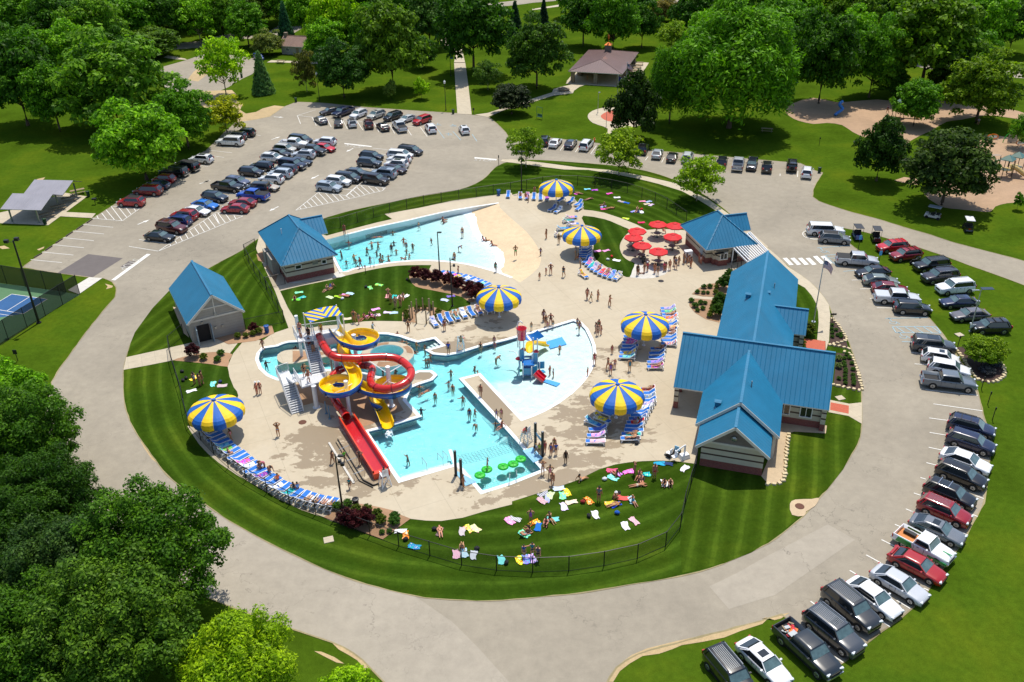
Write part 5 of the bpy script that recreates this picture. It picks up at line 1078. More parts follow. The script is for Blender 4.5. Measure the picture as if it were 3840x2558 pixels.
 if 'blackroof' in opts:b=MB();b.box(((ft+rt)/2,0,zr+.05),(ft-rt-.2,wt*1.7,.02));b.build('black_roof_panel',M_blk,r)
 if 'rails' in opts or 'bars' in opts:
  for s in(-1,1):b=MB();b.bar((rt+.15,s*wt*.93,zr+.09),(ft-.25,s*wt*.93,zr+.09),.04,.05);b.build('roof_rail',M_chr if 'bars' not in opts or 'brightbars' in opts else M_blk,r)
 if 'bars' in opts or 'brightbars' in opts:
  for x in(ft-.7,rt+.7):b=MB();b.bar((x,-wt*.95,zr+.11),(x,wt*.95,zr+.11),.07,.05);b.build('roof_bar',M_chr if 'brightbars' in opts else M_blk,r)
 if 'ribs' in opts:b=MB();[b.bar((rt+.2,y,zr+.06),(ft-.2,y,zr+.06),.03,.02)for y in(-.45,-.3,-.15,0,.15,.3,.45)];b.build('roof_ribs',M_steel,r)
 if 'tools' in opts:
  b=MB();random.seed(5);ms_=[M_kred,M_bed,M_korg,M_steel,M_wood]
  for i in range(26):b.box((random.uniform(-h+.4,rb-.3),random.uniform(-.6,.6),bz-.35+random.random()*.2),(random.uniform(.1,.5),random.uniform(.05,.3),.12),rz=random.random()*3,mi=random.randrange(5))
  b.box((rb-.35,-.2,bz-.2),(.5,.7,.35),mi=3);b.build('tools',ms_,r)
 if 'spoiler' in opts:b=MB();b.box((-h+.25,0,dz+.16),(.2,w*1.5,.03));b.box((-h+.25,w*.6,dz+.08),(.1,.05,.16));b.box((-h+.25,-w*.6,dz+.08),(.1,.05,.16));b.build('spoiler',M_car,r)
 if 'spare' in opts:b=MB();b.cyl((-h-.02,0,1.0),(-h-.2,0,1.0),.36,n=16);b.build('spare_wheel',M_tyre,r)
 if 'classic' in opts:
  for s in(-1,1):b=MB();b.box((-h+1.15,s*(w-.02),.85),(1.5,.18,.5),taper=.8);b.box((-h+1.1,s*(w-.1),.55),(2.0,.12,.3));b.box((h-.9,s*(w+.0),.62),(1.7,.06,.3));b.build('green_fender',M_grn2,r)
  b=MB();b.box((fb+.8,0,hz+.03),(1.4,.12,.02));b.build('green_stripe',M_grn2,r)
  b=MB();b.box((rb-.9,.35,bz-.25),(1.1,.4,.25));b.build('tool_case',M_blk,r)
 return r
M_grn2=plain('bright green paint',(16,148,62),.3,coat=.8)
BLK,NAVY,DGR,GREY,SIL,WHT,RED,MAR,BLUE,LBL=(16,18,22),(16,24,52),(42,46,52),(92,98,106),(176,182,190),(236,238,240),(178,16,26),(104,14,22),(16,70,170),(12,116,204)
SLATE=(58,70,80);GGR=(110,122,118);MARO=(82,24,28)
R='ring road edge';CARS=[(14,1890,1360,2130,1650,'bigsuv',(24,26,28),('ribs','rails'),'black suv with ribbed roof on grass, cut off by bottom frame edge'),(14,2150,1225,2485,1545,'sedan',WHT,('sunroof',),'white sedan with dark sunroof on grass beside the pickup loaded with tools'),(15,130,1060,600,1490,'pickup',(34,42,48),('tools',),'dark slate pickup with tools heaped in its open bed'),(15,420,960,790,1255,'bigsuv',(66,72,80),('rails','sunroof','ribs'),'grey suv with ribbed roof and sunroof next to the tool-laden pickup'),(15,580,735,950,1040,'bigsuv',(46,50,54),('rails','ribs'),'charcoal suv with ribbed roof parked beside a long white sedan'),(15,780,650,1170,930,'sedan',WHT,(),'plain white sedan between charcoal suv and silver sedan'),(15,1030,560,1395,775,'sedan',(196,200,206),(),'bright silver sedan between a white sedan and a red sedan'),(15,1190,400,1560,590,'sedan',(168,26,26),('spoiler',),'red sedan with rear spoiler beside the green and white pickup'),(15,1220,205,1650,430,'oldpickup',WHT,('classic',),'classic pickup in white and green with orange bed planks'),(15,1375,90,1740,240,'sedan',(112,118,126),('sunroof',),'steel grey sedan with sunroof above the classic green and white pickup'),(11,1435,1480,1815,1640,'suv',(150,12,28),('ribs',),'crimson suv with ribbed roof in the ring road bays'),(11,1470,1320,1880,1490,'suv',BLK,('panoroof','brightbars'),'black suv with bright roof cross bars beside the crimson suv'),(11,1610,1165,1950,1300,'suv',BLK,(),'plain black suv below the white fastback sedan'),(11,1625,1025,2015,1165,'sedan',WHT,(),'white fastback sedan between a black and a navy suv'),(11,1690,870,2045,985,'suv',(18,30,66),(),'navy suv with bare roof just above the white fastback sedan'),(11,1690,740,2050,835,'suv',(18,30,66),('bars',),'navy suv with black roof bars after the two empty bays'),(11,1430,345,1890,400,'pickup',(104,114,124),(),'grey crew pickup with empty open bed beside the dark mulch bed'),(11,1500,225,1825,285,'suv',WHT,(),'white crossover directly above the grey crew pickup'),(11,1440,125,1730,172,'hatch',WHT,('sunroof',),'white hatchback with dark glass roof below the dark grey suv'),(11,1340,22,1700,58,'bigsuv',(62,68,74),('panoroof',),'dark grey suv with glass roof below the blue hatched bay'),(7,1175,1255,1480,1272,'suv',BLK,(),'black suv between the blue hatched bay and a white pickup'),(7,1005,1160,1368,1182,'pickup',(206,210,214),('cover','whitecover'),'pale silver pickup with white bed cover beside a black suv'),(7,980,1068,1265,1088,'sedan',(120,16,30),(),'dark red sedan half hidden behind the pickup with white bed cover'),(7,897,1000,1178,1012,'sedan',(122,134,130),(),'grey green sedan between a black sedan and a dark red sedan'),(7,1105,920,822,936,'sedan',(20,22,30),(),'black sedan facing the ring road, below the silver pickup'),(7,650,812,990,838,'pickup',(186,190,196),('cover',),'silver pickup with black bed cover beside the zebra crossing'),(7,487,612,735,632,'suv',(116,122,128),('blackroof',),'grey suv with black roof next to the large white suv'),(7,388,545,672,555,'suburban',WHT,(),'large white suv in the curved painted bay at the fork'),(7,1272,685,1012,712,'suv',(196,18,34),('brightbars',),'bright red suv with silver roof bars on the grass near the golf carts'),(7,1405,758,1125,792,'suv',(142,26,40),('bars',),'maroon suv on the grass beside the parked motorcycle'),(7,1660,855,1335,888,'bigsuv',BLK,('ribs',),'large black suv on the grass next to the motorcycle'),(7,1735,958,1420,990,'bigsuv',(48,44,54),('rails',),'plum grey suv on the grass between a black and a white suv'),(7,1882,1062,1552,1090,'bigsuv',WHT,('rails',),'white suv on the grass between plum suv and navy sedan'),(7,1908,1200,1602,1208,'sedan',(26,40,78),('sunroof',),'navy sedan on the grass beside the white suv'),(7,2022,1312,1688,1332,'sedan',(104,102,106),(),'taupe grey sedan on the grass behind the solar lamp post'),(7,2215,1432,1875,1438,'suv',(20,22,28),('bars','rails'),'black suv with roof bars at the foot of the solar lamp post'),(2,285,1325,312,1262,'suv',BLK,(),'black suv half hidden by the first young birch along the upper road'),(2,372,1338,425,1280,'sedan',WHT,(),'white sedan between the birch and a blue sedan on the upper road'),(2,518,1345,560,1292,'sedan',(34,48,72),(),'slate blue sedan between white sedan and white minivan'),(2,652,1368,712,1300,'minivan',WHT,('rails',),'white minivan beside the orange hydrant-like post on the upper road'),(2,1190,1400,1215,1340,'suv',BLK,(),'black suv half hidden behind the second birch on the upper road'),(2,1322,1440,1348,1378,'sedan',(170,178,184),(),'silver sedan parked nose to grass under the huge willow'),(2,1458,1470,1485,1408,'sedan',(22,24,28),(),'black sedan next to the silver sedan under the willow'),(2,1600,1475,1625,1415,'suv',(196,204,206),('rails',),'pale silver suv seen through the third birch'),(2,1920,1525,1938,1450,'suv',(26,30,40),(),'dark suv between the third birch and a silver pickup'),(2,2065,1560,2090,1460,'pickup',(176,180,186),(),'silver pickup with open dark bed on the upper road'),(2,2215,1478,2195,1548,'suv',(24,28,46),(),'navy suv facing the road beside the silver pickup'),(2,2340,1570,2345,1495,'suv',(28,30,34),(),'black suv on the upper road between navy suv and the boxy vehicle'),(3,218,1560,220,1490,'boxy',(30,26,28),('spare',),'small boxy black vehicle with spare wheel on the upper road'),(7,352,50,362,-20,'suv',WHT,('rails',),'white suv last in the upper road row, beside a green bin'),(4,1328,292,1082,285,'suv',(174,16,32),('blackroof',),'bright red wagon with black roof in the first left bay, by hatching'),(4,1480,190,1240,182,'minivan',(126,14,26),(),'dark red minivan with chrome window line, second in left row'),(4,1552,135,1330,120,'sedan',(56,68,90),(),'slate blue sedan tucked behind the dark red minivan'),(4,1612,82,1400,70,'hatch',(164,14,26),(),'red hatchback with white stickers under the left trees'),('A',455,830,60,790,'suburban',(18,20,22),(),'long black suv beside the red hatchback under the left trees'),('A',690,740,240,690,'suburban',(22,22,22),('spare','blackroof'),'tall black van-like suv with roof shell and spare wheel'),('A',985,590,530,560,'suv',WHT,('panoroof',),'white suv with two sunroofs on the left edge of the car park'),('A',1530,265,1045,245,'suburban',WHT,('rails',),'long white suv with roof rails in the upper left bays'),('A',1585,165,1200,150,'suv',(30,36,42),(),'dark suv mostly hidden behind the long white suv'),('A',1752,100,1340,90,'suv',(14,18,30),('rails',),'black suv with red tail lamps, last of the left edge row'),('D',30,1175,545,1230,'sedan',(24,32,38),(),'black sedan nearest the painted hatching at the row end'),('D',235,1010,795,1090,'bigsuv',(88,26,28),('brightbars','rails'),'burgundy suv with silver roof bars beside the black sedan'),('D',865,950,385,900,'suv',(16,40,104),(),'royal blue suv behind the burgundy suv'),('D',975,850,500,800,'suv',(156,14,36),('rails',),'crimson suv with bright roof rails beside the blue suv'),('D',735,710,1195,765,'sedan',WHT,(),'white sporty sedan between crimson suv and bright blue sedan'),('D',880,590,1375,660,'sedan',(8,110,200),(),'bright azure blue sedan in the middle left row'),('D',1065,450,1545,520,'suv',(34,48,66),(),'slate navy suv beside the azure blue sedan'),('D',1275,270,1805,330,'pickup',(24,26,32),(),'black crew pickup with open bed in the middle left row'),('D',1490,170,1955,240,'suv',(88,96,122),('sunroof',),'lavender grey suv behind the black crew pickup'),('D',1920,700,1420,690,'sedan',(158,16,34),(),'crimson sedan nearest the hatching, facing left'),('D',2035,600,1580,570,'sedan',(150,20,36),(),'crimson sedan between its near twin and the blue pickup'),('D',2305,490,1705,430,'pickup',(10,78,186),('cover',),'bright blue pickup with grey bed cover'),('B',630,1120,215,1100,'boxy',(26,28,36),(),'boxy black car behind the bright blue pickup'),('B',350,1040,815,1100,'sedan',(190,178,162),(),'champagne sedan between the boxy black car and a white suv'),('B',910,960,440,920,'suv',WHT,('sunroof',),'white suv with small sunroof beside the champagne sedan'),('B',1065,860,615,820,'suv',(186,198,210),('rails',),'pale silver suv with red tail lamps in the middle row'),('B',1150,780,725,740,'suv',(34,46,68),(),'navy suv behind the pale silver suv'),('B',85,790,525,830,'suv',(24,30,46),(),'dark navy suv with bright headlamps, middle left row'),('B',685,720,290,690,'suv',(26,34,48),(),'dark blue hatch-backed suv next to a white boxy suv'),('B',830,650,1295,710,'suburban',(18,28,56),(),'long navy suv facing right in the middle row'),('B',490,540,915,570,'suv',WHT,('rails','sunroof'),'white boxy suv with roof rails facing right'),('B',620,430,1035,490,'sedan',(34,36,42),(),'charcoal sedan behind the white boxy suv'),('B',725,370,1135,410,'suv',(196,194,184),('rails',),'cream suv with silver sills and roof rails'),('B',855,280,1320,310,'pickup',WHT,(),'white crew pickup with open black bed'),('B',1010,190,1410,240,'minivan',(16,24,40),(),'black minivan at the far end of the middle left row'),('B',980,600,1405,630,'sedan',(22,32,52),(),'dark navy sedan between the silver suv and long navy suv'),('B',1485,500,1050,480,'suv',(206,212,220),('panoroof',),'silver white suv with large glass roof facing left'),('B',1160,390,1685,450,'pickup',(32,36,38),('cover',),'black pickup with flat bed cover and chrome bumper'),('B',1450,330,1840,390,'sedan',(206,16,32),(),'bright red compact sedan beside the black covered pickup'),('B',1868,270,1445,240,'suv',(232,236,242),(),'white suv behind the bright red compact sedan'),('C',125,960,605,1020,'suv',(168,180,192),('sunroof',),'silver blue suv nearest the right hatching'),('C',310,860,765,910,'suv',WHT,(),'white suv with black pillars behind the silver blue suv'),('C',470,790,960,850,'minivan',(18,24,36),(),'black minivan between white suv and black suv'),('C',975,820,1460,890,'bigsuv',(28,24,26),(),'black suv with chrome sills beside the right hatching'),('C',640,700,1080,730,'sedan',(74,84,94),(),'grey sedan behind the black minivan'),('C',1615,770,1105,720,'bigsuv',(150,164,180),('panoroof','rails'),'steel blue suv with two roof windows facing left'),('C',875,520,1330,560,'suv',(62,76,92),(),'slate blue suv with black wheels'),('C',910,400,1375,450,'suv',(26,36,50),(),'dark blue suv behind the slate blue suv'),('C',1360,610,1775,690,'sedan',(52,42,52),(),'plum black sedan between the steel blue and white suvs'),('C',1835,590,1365,550,'suv',WHT,('panoroof',),'white suv with glass roof, third from the far right end'),('C',1885,500,1415,460,'suv',WHT,(),'white suv without sunroof squeezed between two other white suvs'),('C',1430,380,1910,420,'minivan',(240,242,244),(),'white minivan beside the dark grey minivan'),('C',1640,290,2070,350,'minivan',(56,56,62),(),'dark grey minivan at the right end of the right row'),(1,638,1130,550,1070,'sedan',(84,92,104),(),'blue grey sedan leftmost of the angled front row'),(1,758,1160,755,1090,'sedan',(46,52,54),(),'dark green grey sedan second of the angled front row'),(1,895,1160,868,1100,'hatch',(206,212,216),('blackroof',),'white crossover with black roof in the angled front row'),(1,1045,1175,1020,1105,'suv',(70,18,22),(),'dark red suv between white crossover and black sedan'),(1,1200,1190,1130,1130,'sedan',(22,24,28),(),'black sedan in the angled front row beside a white pickup'),(1,1360,1205,1280,1125,'pickup',(216,222,228),('cover',),'white pickup with black bed cover in the angled row'),(1,1630,1215,1580,1145,'suv',WHT,(),'white suv parked alone beside the blue painted bays'),(1,1935,1225,1890,1160,'hatch',WHT,('sunroof',),'small white boxy hatchback, alone at the right of the car park'),(1,740,1010,625,1030,'sedan',(70,64,66),(),'brown grey sedan leftmost of the rear angled row'),(1,895,1000,705,1065,'pickup',(18,30,66),(),'navy pickup with open bed in the rear angled row'),(1,1020,1020,860,1085,'suv',(240,240,242),('rails',),'white suv between navy pickup and cream suv'),(1,1180,1030,1025,1085,'suv',(196,196,188),('rails','sunroof'),'silver cream suv in the rear angled row'),(1,1335,1045,1178,1095,'suv',(24,28,34),(),'black suv between cream suv and silver coupe'),(1,1460,1065,1310,1115,'coupe',(206,210,210),('spoiler',),'silver coupe with rear wing in the rear angled row'),(1,1600,1080,1450,1130,'suv',(188,20,30),(),'red suv rightmost of the rear angled row'),(0,2352,515,2400,545,'suv',(20,60,170),(),'bright blue car by the old log cabin'),]
cnt={}
for(k,xr,yr,xf,yf,kind,col,opts,lb)in CARS:
 key=(kind,opts)
 pr_,pf=g(k,xr,yr,.7),g(k,xf,yf,.7);c=(pr_+pf)/2;d=pf-pr_
 if key not in PROTO:PROTO[key]=make_car(kind,opts);o=PROTO[key]
 else:o=dup(PROTO[key])
 o.location=(c.x,c.y,.03);o.rotation_euler[2]=math.atan2(d.y,d.x)
 cat={'pickup':'pickup truck','oldpickup':'pickup truck','minivan':'minivan','suv':'suv','bigsuv':'suv','suburban':'suv'}.get(kind,'car')
 tag(o,lb,cat,'parked vehicles')
 for ch in o.children:
  ch.color=(*lin(col),1)
  for c2 in ch.children:c2.color=(*lin(col),1)
 if 'pickup' in kind:o.name='pickup_truck'
 # ---- golf carts
def golfcart():
 r=empty('golf_cart');b=MB();b.box((0,0,.42),(2.3,1.1,.3),taper=.92);b.box((.85,0,.62),(.55,1.0,.35),taper=.7);b.box((-.75,0,.66),(.75,1.0,.3));b.build('body',M_car,r)
 b=MB();b.box((0,0,.78),(.5,1.0,.12));b.box((-.28,0,1.05),(.1,1.0,.45));b.box((-.75,0,.85),(.45,1.0,.1));b.build('seat',M_blk,r)
 b=MB();b.box((-.1,0,1.92),(1.9,1.2,.06),taper=.93);b.build('roof',tinted('cart roof',.4),r)
 for x in(.75,-.95):
  for s in(-1,1):
   b=MB();b.bar((x,s*.5,.6),(x*.88,s*.52,1.9),.04);b.build('roof_post',M_blk,r)
   b=MB();b.cyl((x,s*.42,.24),(x,s*.58,.24),.24,n=14);b.build('wheel',M_tyre,r)
 b=MB();b.tube([(.55,.25,.75),(.38,.25,1.05)],.02,5);b.lathe([(.14,1.04),(.17,1.06),(.14,1.08)],10,(.38,.25,0));b.build('steering_wheel',M_blk,r)
 b=MB();b.box((-1.16,0,.6),(.03,.3,.25));b.build('rear_triangle',M_tl,r);return r
gp=golfcart()
for i,(x,y,dx,dy,cb_,cr_,lb)in enumerate(((825,585,20,30,(14,50,140),(60,62,66),'blue golf cart with grey roof beside the white suv and road fork'),(995,605,15,30,(26,28,30),(64,66,70),'black golf cart with dark roof on the grass tip near red suv'),(1515,400,-40,-8,(190,186,180),(150,156,160),'white golf cart in shade under the broad tree by the playground'),(1840,510,-20,-40,(34,30,32),(226,228,228),'dark golf cart with white roof alone on the right lawn'))):
 o=gp if i==0 else dup(gp);p=g(7,x,y,.7);q=g(7,x+dx,y+dy,.7);o.location=(p.x,p.y,.02);o.rotation_euler[2]=math.atan2(q.y-p.y,q.x-p.x);o.scale=(1.05,)*3;tag(o,lb,'golf cart','golf carts')
 for ch in o.children:ch.color=(*lin(cr_ if ch.name.startswith('roof')and 'post' not in ch.name else cb_),1)
MC=empty('motorcycle',(0,0,0),0,'black motorcycle parked between the maroon suv and the large black suv','motorcycle');p=g(7,1358,832,.5);MC.location=(p.x,p.y,.02);MC.rotation_euler[2]=.25
for x in(-.7,.72):b=MB();b.cyl((x,-.07,.32),(x,.07,.32),.32,n=16);b.build('wheel',M_tyre,MC)
b=MB();b.ball((.1,0,.72),(.35,.16,.18),10,7);b.ball((-.05,0,.42),(.3,.18,.22),8,6);b.bar((-.7,0,.45),(.1,0,.5),.1);b.build('body',M_blk,MC,smooth=True)
b=MB();b.ball((-.4,0,.78),(.35,.15,.07),8,5);b.build('seat',M_tyre,MC);b=MB();b.bar((.72,0,.32),(.5,0,1.0),.05);b.bar((.48,-.35,1.02),(.48,.35,1.02),.03);b.box((.62,0,.95),(.1,.35,.35),rz=0);b.build('handlebar',M_chr,MC)
b=MB();b.tube([(-.75,-.2,.3),(.1,-.2,.28),(.25,-.15,.4)],.05,6);b.build('exhaust',M_chr,MC)
# ================================================================ LOUNGERS, TOWELS, PEOPLE
M_lw=plain('white resin',(236,238,240),.45,var=.03);M_sling=tinted('sling fabric',.7)
def lounger(up=1):
 r=empty('sun_lounger');b=MB()
 for s in(-1,1):
  b.bar((-.95,s*.31,.34),(1.05,s*.31,.33),.09,.1)
  for x in(-.8,.85):b.bar((x,s*.31,.32),(x+(-.12 if x<0 else.12),s*.33,0),.13,.08)
 for x in(-.9,0,1.03):b.bar((x,-.31,.33),(x,.31,.33),.06,.05)
 b.build('frame',M_lw,r);a=math.radians(38 if up else 8);bx_,bz_=-.25-math.cos(a)*.78,.38+math.sin(a)*.78
 b=MB();b.bar((-.25,0,.38),(bx_,0,bz_),.54,.04);b.build('backrest',M_sling,r)
 b=MB()
 for s in(-1,1):b.bar((-.25,s*.3,.38),(bx_,s*.3,bz_),.08,.06)
 b.bar((bx_,-.31,bz_),(bx_,.31,bz_),.06,.05);b.bar((bx_+.2,0,bz_-.15),(-.85,0,.34),.04,.04);b.build('backrest_frame',M_lw,r)
 b=MB();b.box((.4,0,.385),(1.27,.54,.04));b.build('seat',M_sling,r);return r
LP_=[lounger(1),lounger(0)];used=[0,0]
SB_=(16,112,204)
ORD='first second third fourth fifth sixth seventh eighth ninth tenth eleventh twelfth thirteenth fourteenth fifteenth sixteenth seventeenth eighteenth nineteenth twentieth twenty-first twenty-second twenty-third twenty-fourth twenty-fifth twenty-sixth'.split()
LSPOT=[]
def row(nm,pts,n,head,anchor,flat=()):
 """n loungers evenly along a path; head = pixel step from foot towards the headrest"""
 P=resamp(pts,n)
 for i,p in enumerate(P):
  k,x,y,hx,hy=head;a,c=g(k,x,y),g(k,x+hx,y+hy);an=math.atan2(a.y-c.y,a.x-c.x)
  if nm=='fence':t=P[min(i+1,n-1)]-P[max(i-1,0)];an=math.atan2(t.y,t.x)+math.pi/2
  j=1 if i in flat else 0;o=LP_[j]if not used[j]else dup(LP_[j]);used[j]=1;rr=random.Random(hash_(nm)+i);an+=rr.uniform(-.07,.07)
  o.location=(p.x+rr.uniform(-.06,.06),p.y+rr.uniform(-.06,.06),.062);o.rotation_euler[2]=an;tag(o,'blue lounger, %s %s'%(ORD[i],anchor),'sun lounger','sun loungers on the pool deck')
  for ch in o.children:ch.color=(*lin(SB_),1)
  LSPOT.append((nm,i,o.location.copy(),an,j))
def hash_(s):return sum(ord(c)*(i+3)for i,c in enumerate(s))
row('fence',G([(8,1905,815),(8,1990,905),(8,2095,1010),(8,2230,1105),(9,45,1245),(9,190,1340),(9,330,1410),(9,510,1475),(9,700,1515)],.2),26,(9,200,1300,-20,20),'in the long fence-side row, counted from its parasol',(3,8,12))
row('lawn',G([(5,1640,1400),(5,1890,1325),(5,2150,1270),(6,-90,1255)],.3),10,(5,1660,1420,-30,-40),'from the wooden posts in the row left of the middle parasol')
row('shrub',G([(5,1690,948),(5,1800,965),(5,1960,1000),(5,2110,1060)],.3),12,(5,1800,960,-50,25),'from the lamp posts in the row behind the dark shrubs',(4,7))
row('back',G([(6,78,240),(6,325,255)],.3),5,(6,100,240,5,-40),'from the left in the row under the farthest parasol')
row('back2',G([(6,450,268),(6,610,300),(6,615,345)],.3),4,(6,500,265,40,-22),'in the short row right of the farthest parasol pole')
row('back3',G([(6,372,352),(6,425,368)],.3),2,(6,400,350,40,-22),'of the pair in front of the farthest parasol')
row('mid',G([(6,545,432),(6,478,458),(6,590,480),(6,450,540),(6,440,588)],.3),5,(6,500,455,-50,5),'in the loose bunch behind the parasol by the small lawn')
row('col',G([(6,682,690),(6,682,800)],.3),6,(6,680,700,60,0),'down the short column right of the pole by small lawn')
row('arc',G([(6,690,830),(6,735,880),(6,790,915),(6,870,955),(6,970,980)],.3),9,(6,900,960,30,-30),'along the arc below the small lawn, counted from its pole',(2,5))
row('solo',G([(6,655,962),(6,657,964)],.3),1,(6,655,962,-40,-30),'alone in front of the arc, with a child in yellow')
row('east',G([(6,1440,1272),(6,1460,1400),(6,1450,1520),(10,1450,30)],.3),12,(6,1450,1400,60,0),'from the top of the column beside the bath house wing',(2,6))
row('east2',G([(10,1345,75),(10,1330,150),(10,1318,240)],.3),5,(10,1345,75,60,0),'from the top of the lower cluster with orange towel')
row('west',G([(6,1100,1530),(10,1085,50),(10,1060,148)],.3),7,(10,1085,50,60,0),'from the top in the column under east parasol, left side',(3,))
row('low',G([(10,1245,450),(10,1250,560),(10,1190,655),(10,1150,745),(10,1105,850),(10,1090,900)],.3),14,(10,1150,745,60,0),'from the top in the long column right of nearest parasol',(11,12,13))
row('low2',G([(10,850,660),(10,820,720),(10,745,750)],.3),3,(10,850,660,-50,-20),'of three loosely set below the nearest parasol')
row('low3',G([(10,790,815),(10,780,865),(10,770,925)],.3),3,(10,790,815,60,0),'from the top in the group of three by the wet deck',(2,))
row('edge',G([(5,2320,228),(5,2321,229)],.3),1,(5,2320,228,5,-40),'standing alone beside the blue bin at the rear')
# ---- towels
def towel_mat(name,kind):
 m,nt,b=newmat(name);oi=N(nt,'ShaderNodeObjectInfo');tc=N(nt,'ShaderNodeTexCoord');s=N(nt,'ShaderNodeSeparateXYZ');nt.links.new(tc.outputs['Object'],s.inputs[0])
 if kind=='stripe':f=math_(nt,'LESS_THAN',math_(nt,'FRACT',math_(nt,'MULTIPLY',s.outputs[0],5.2)),.5);col=mix(nt,f,(.8,.8,.8),oi.outputs['Color'])
 elif kind=='cross':f=math_(nt,'LESS_THAN',math_(nt,'FRACT',math_(nt,'MULTIPLY',s.outputs[1],8.2)),.5);col=mix(nt,f,(.8,.8,.8),oi.outputs['Color'])
 elif kind=='print':
  n=noise(nt,4.5,3,.6,tc.outputs['Object']);c2=N(nt,'ShaderNodeHueSaturation');nt.links.new(math_(nt,'MULTIPLY_ADD',oi.outputs['Random'],.5,.25),c2.inputs['Hue']);c2.inputs['Value'].default_value=1.3;nt.links.new(oi.outputs['Color'],c2.inputs['Color'])
  col=mix(nt,ramp(nt,n.outputs[0],[(.44,(0,0,0)),(.5,(1,1,1))]).outputs[0],oi.outputs['Color'],c2.outputs[0]);col=mix(nt,ramp(nt,n.outputs[0],[(.6,(0,0,0)),(.64,(1,1,1))]).outputs[0],col,(.75,.75,.72))
 else:n=noise(nt,5,3,.6,tc.outputs['Object']);col=mix(nt,1,oi.outputs['Color'],ramp(nt,n.outputs[0],[(.3,(.86,)*3),(.7,(1.05,)*3)]).outputs[0],'MULTIPLY')
 nt.links.new(col,b.inputs['Base Color']);b.inputs['Roughness'].default_value=.95;return m
TM={k:towel_mat('towel '+k,k)for k in('plain','stripe','cross','print')}
def towel_mesh(kind,seed):
 rr=random.Random(seed);b=MB();nx,ny=12,7;vs=[]
 ph=[rr.uniform(0,6)for _ in range(6)]
 for i in range(nx+1):
  for j in range(ny+1):
   u,v=i/nx-.5,j/ny-.5;z=.015+.022*(1+math.sin(7*u+ph[0]+3*v)*math.sin(6*v+ph[1]))+rr.uniform(0,.008)
   vs.append((1.55*u+.07*math.sin(8*v+ph[2])+rr.uniform(-.02,.02),.8*v*(1-.14*math.sin(3*u+ph[3]))+.06*math.sin(7*u+ph[4]),z))
 fs=[(i*(ny+1)+j,(i+1)*(ny+1)+j,(i+1)*(ny+1)+j+1,i*(ny+1)+j+1)for i in range(nx)for j in range(ny)]
 b.add(vs,fs);b.add([(x,y,max(.004,z-.012))for x,y,z in vs],[f[::-1]for f in fs]);return b.mesh('towel',TM[kind],True)
TMESH={k:[towel_mesh(k,i*7+len(k))for i in range(3)]for k in TM}
W_,PK,LP2,CY,TE,LI,YE,OR_,RD,NV,BL,PU,GN,GY,CR_,AQ,BK2=(238,238,240),(236,150,178),(214,190,216),(110,196,226),(40,190,180),(170,214,40),(240,206,50),(238,124,40),(206,32,42),(30,44,96),(26,96,196),(110,60,160),(50,160,80),(130,134,142),(222,206,176),(120,214,210),(34,34,38)
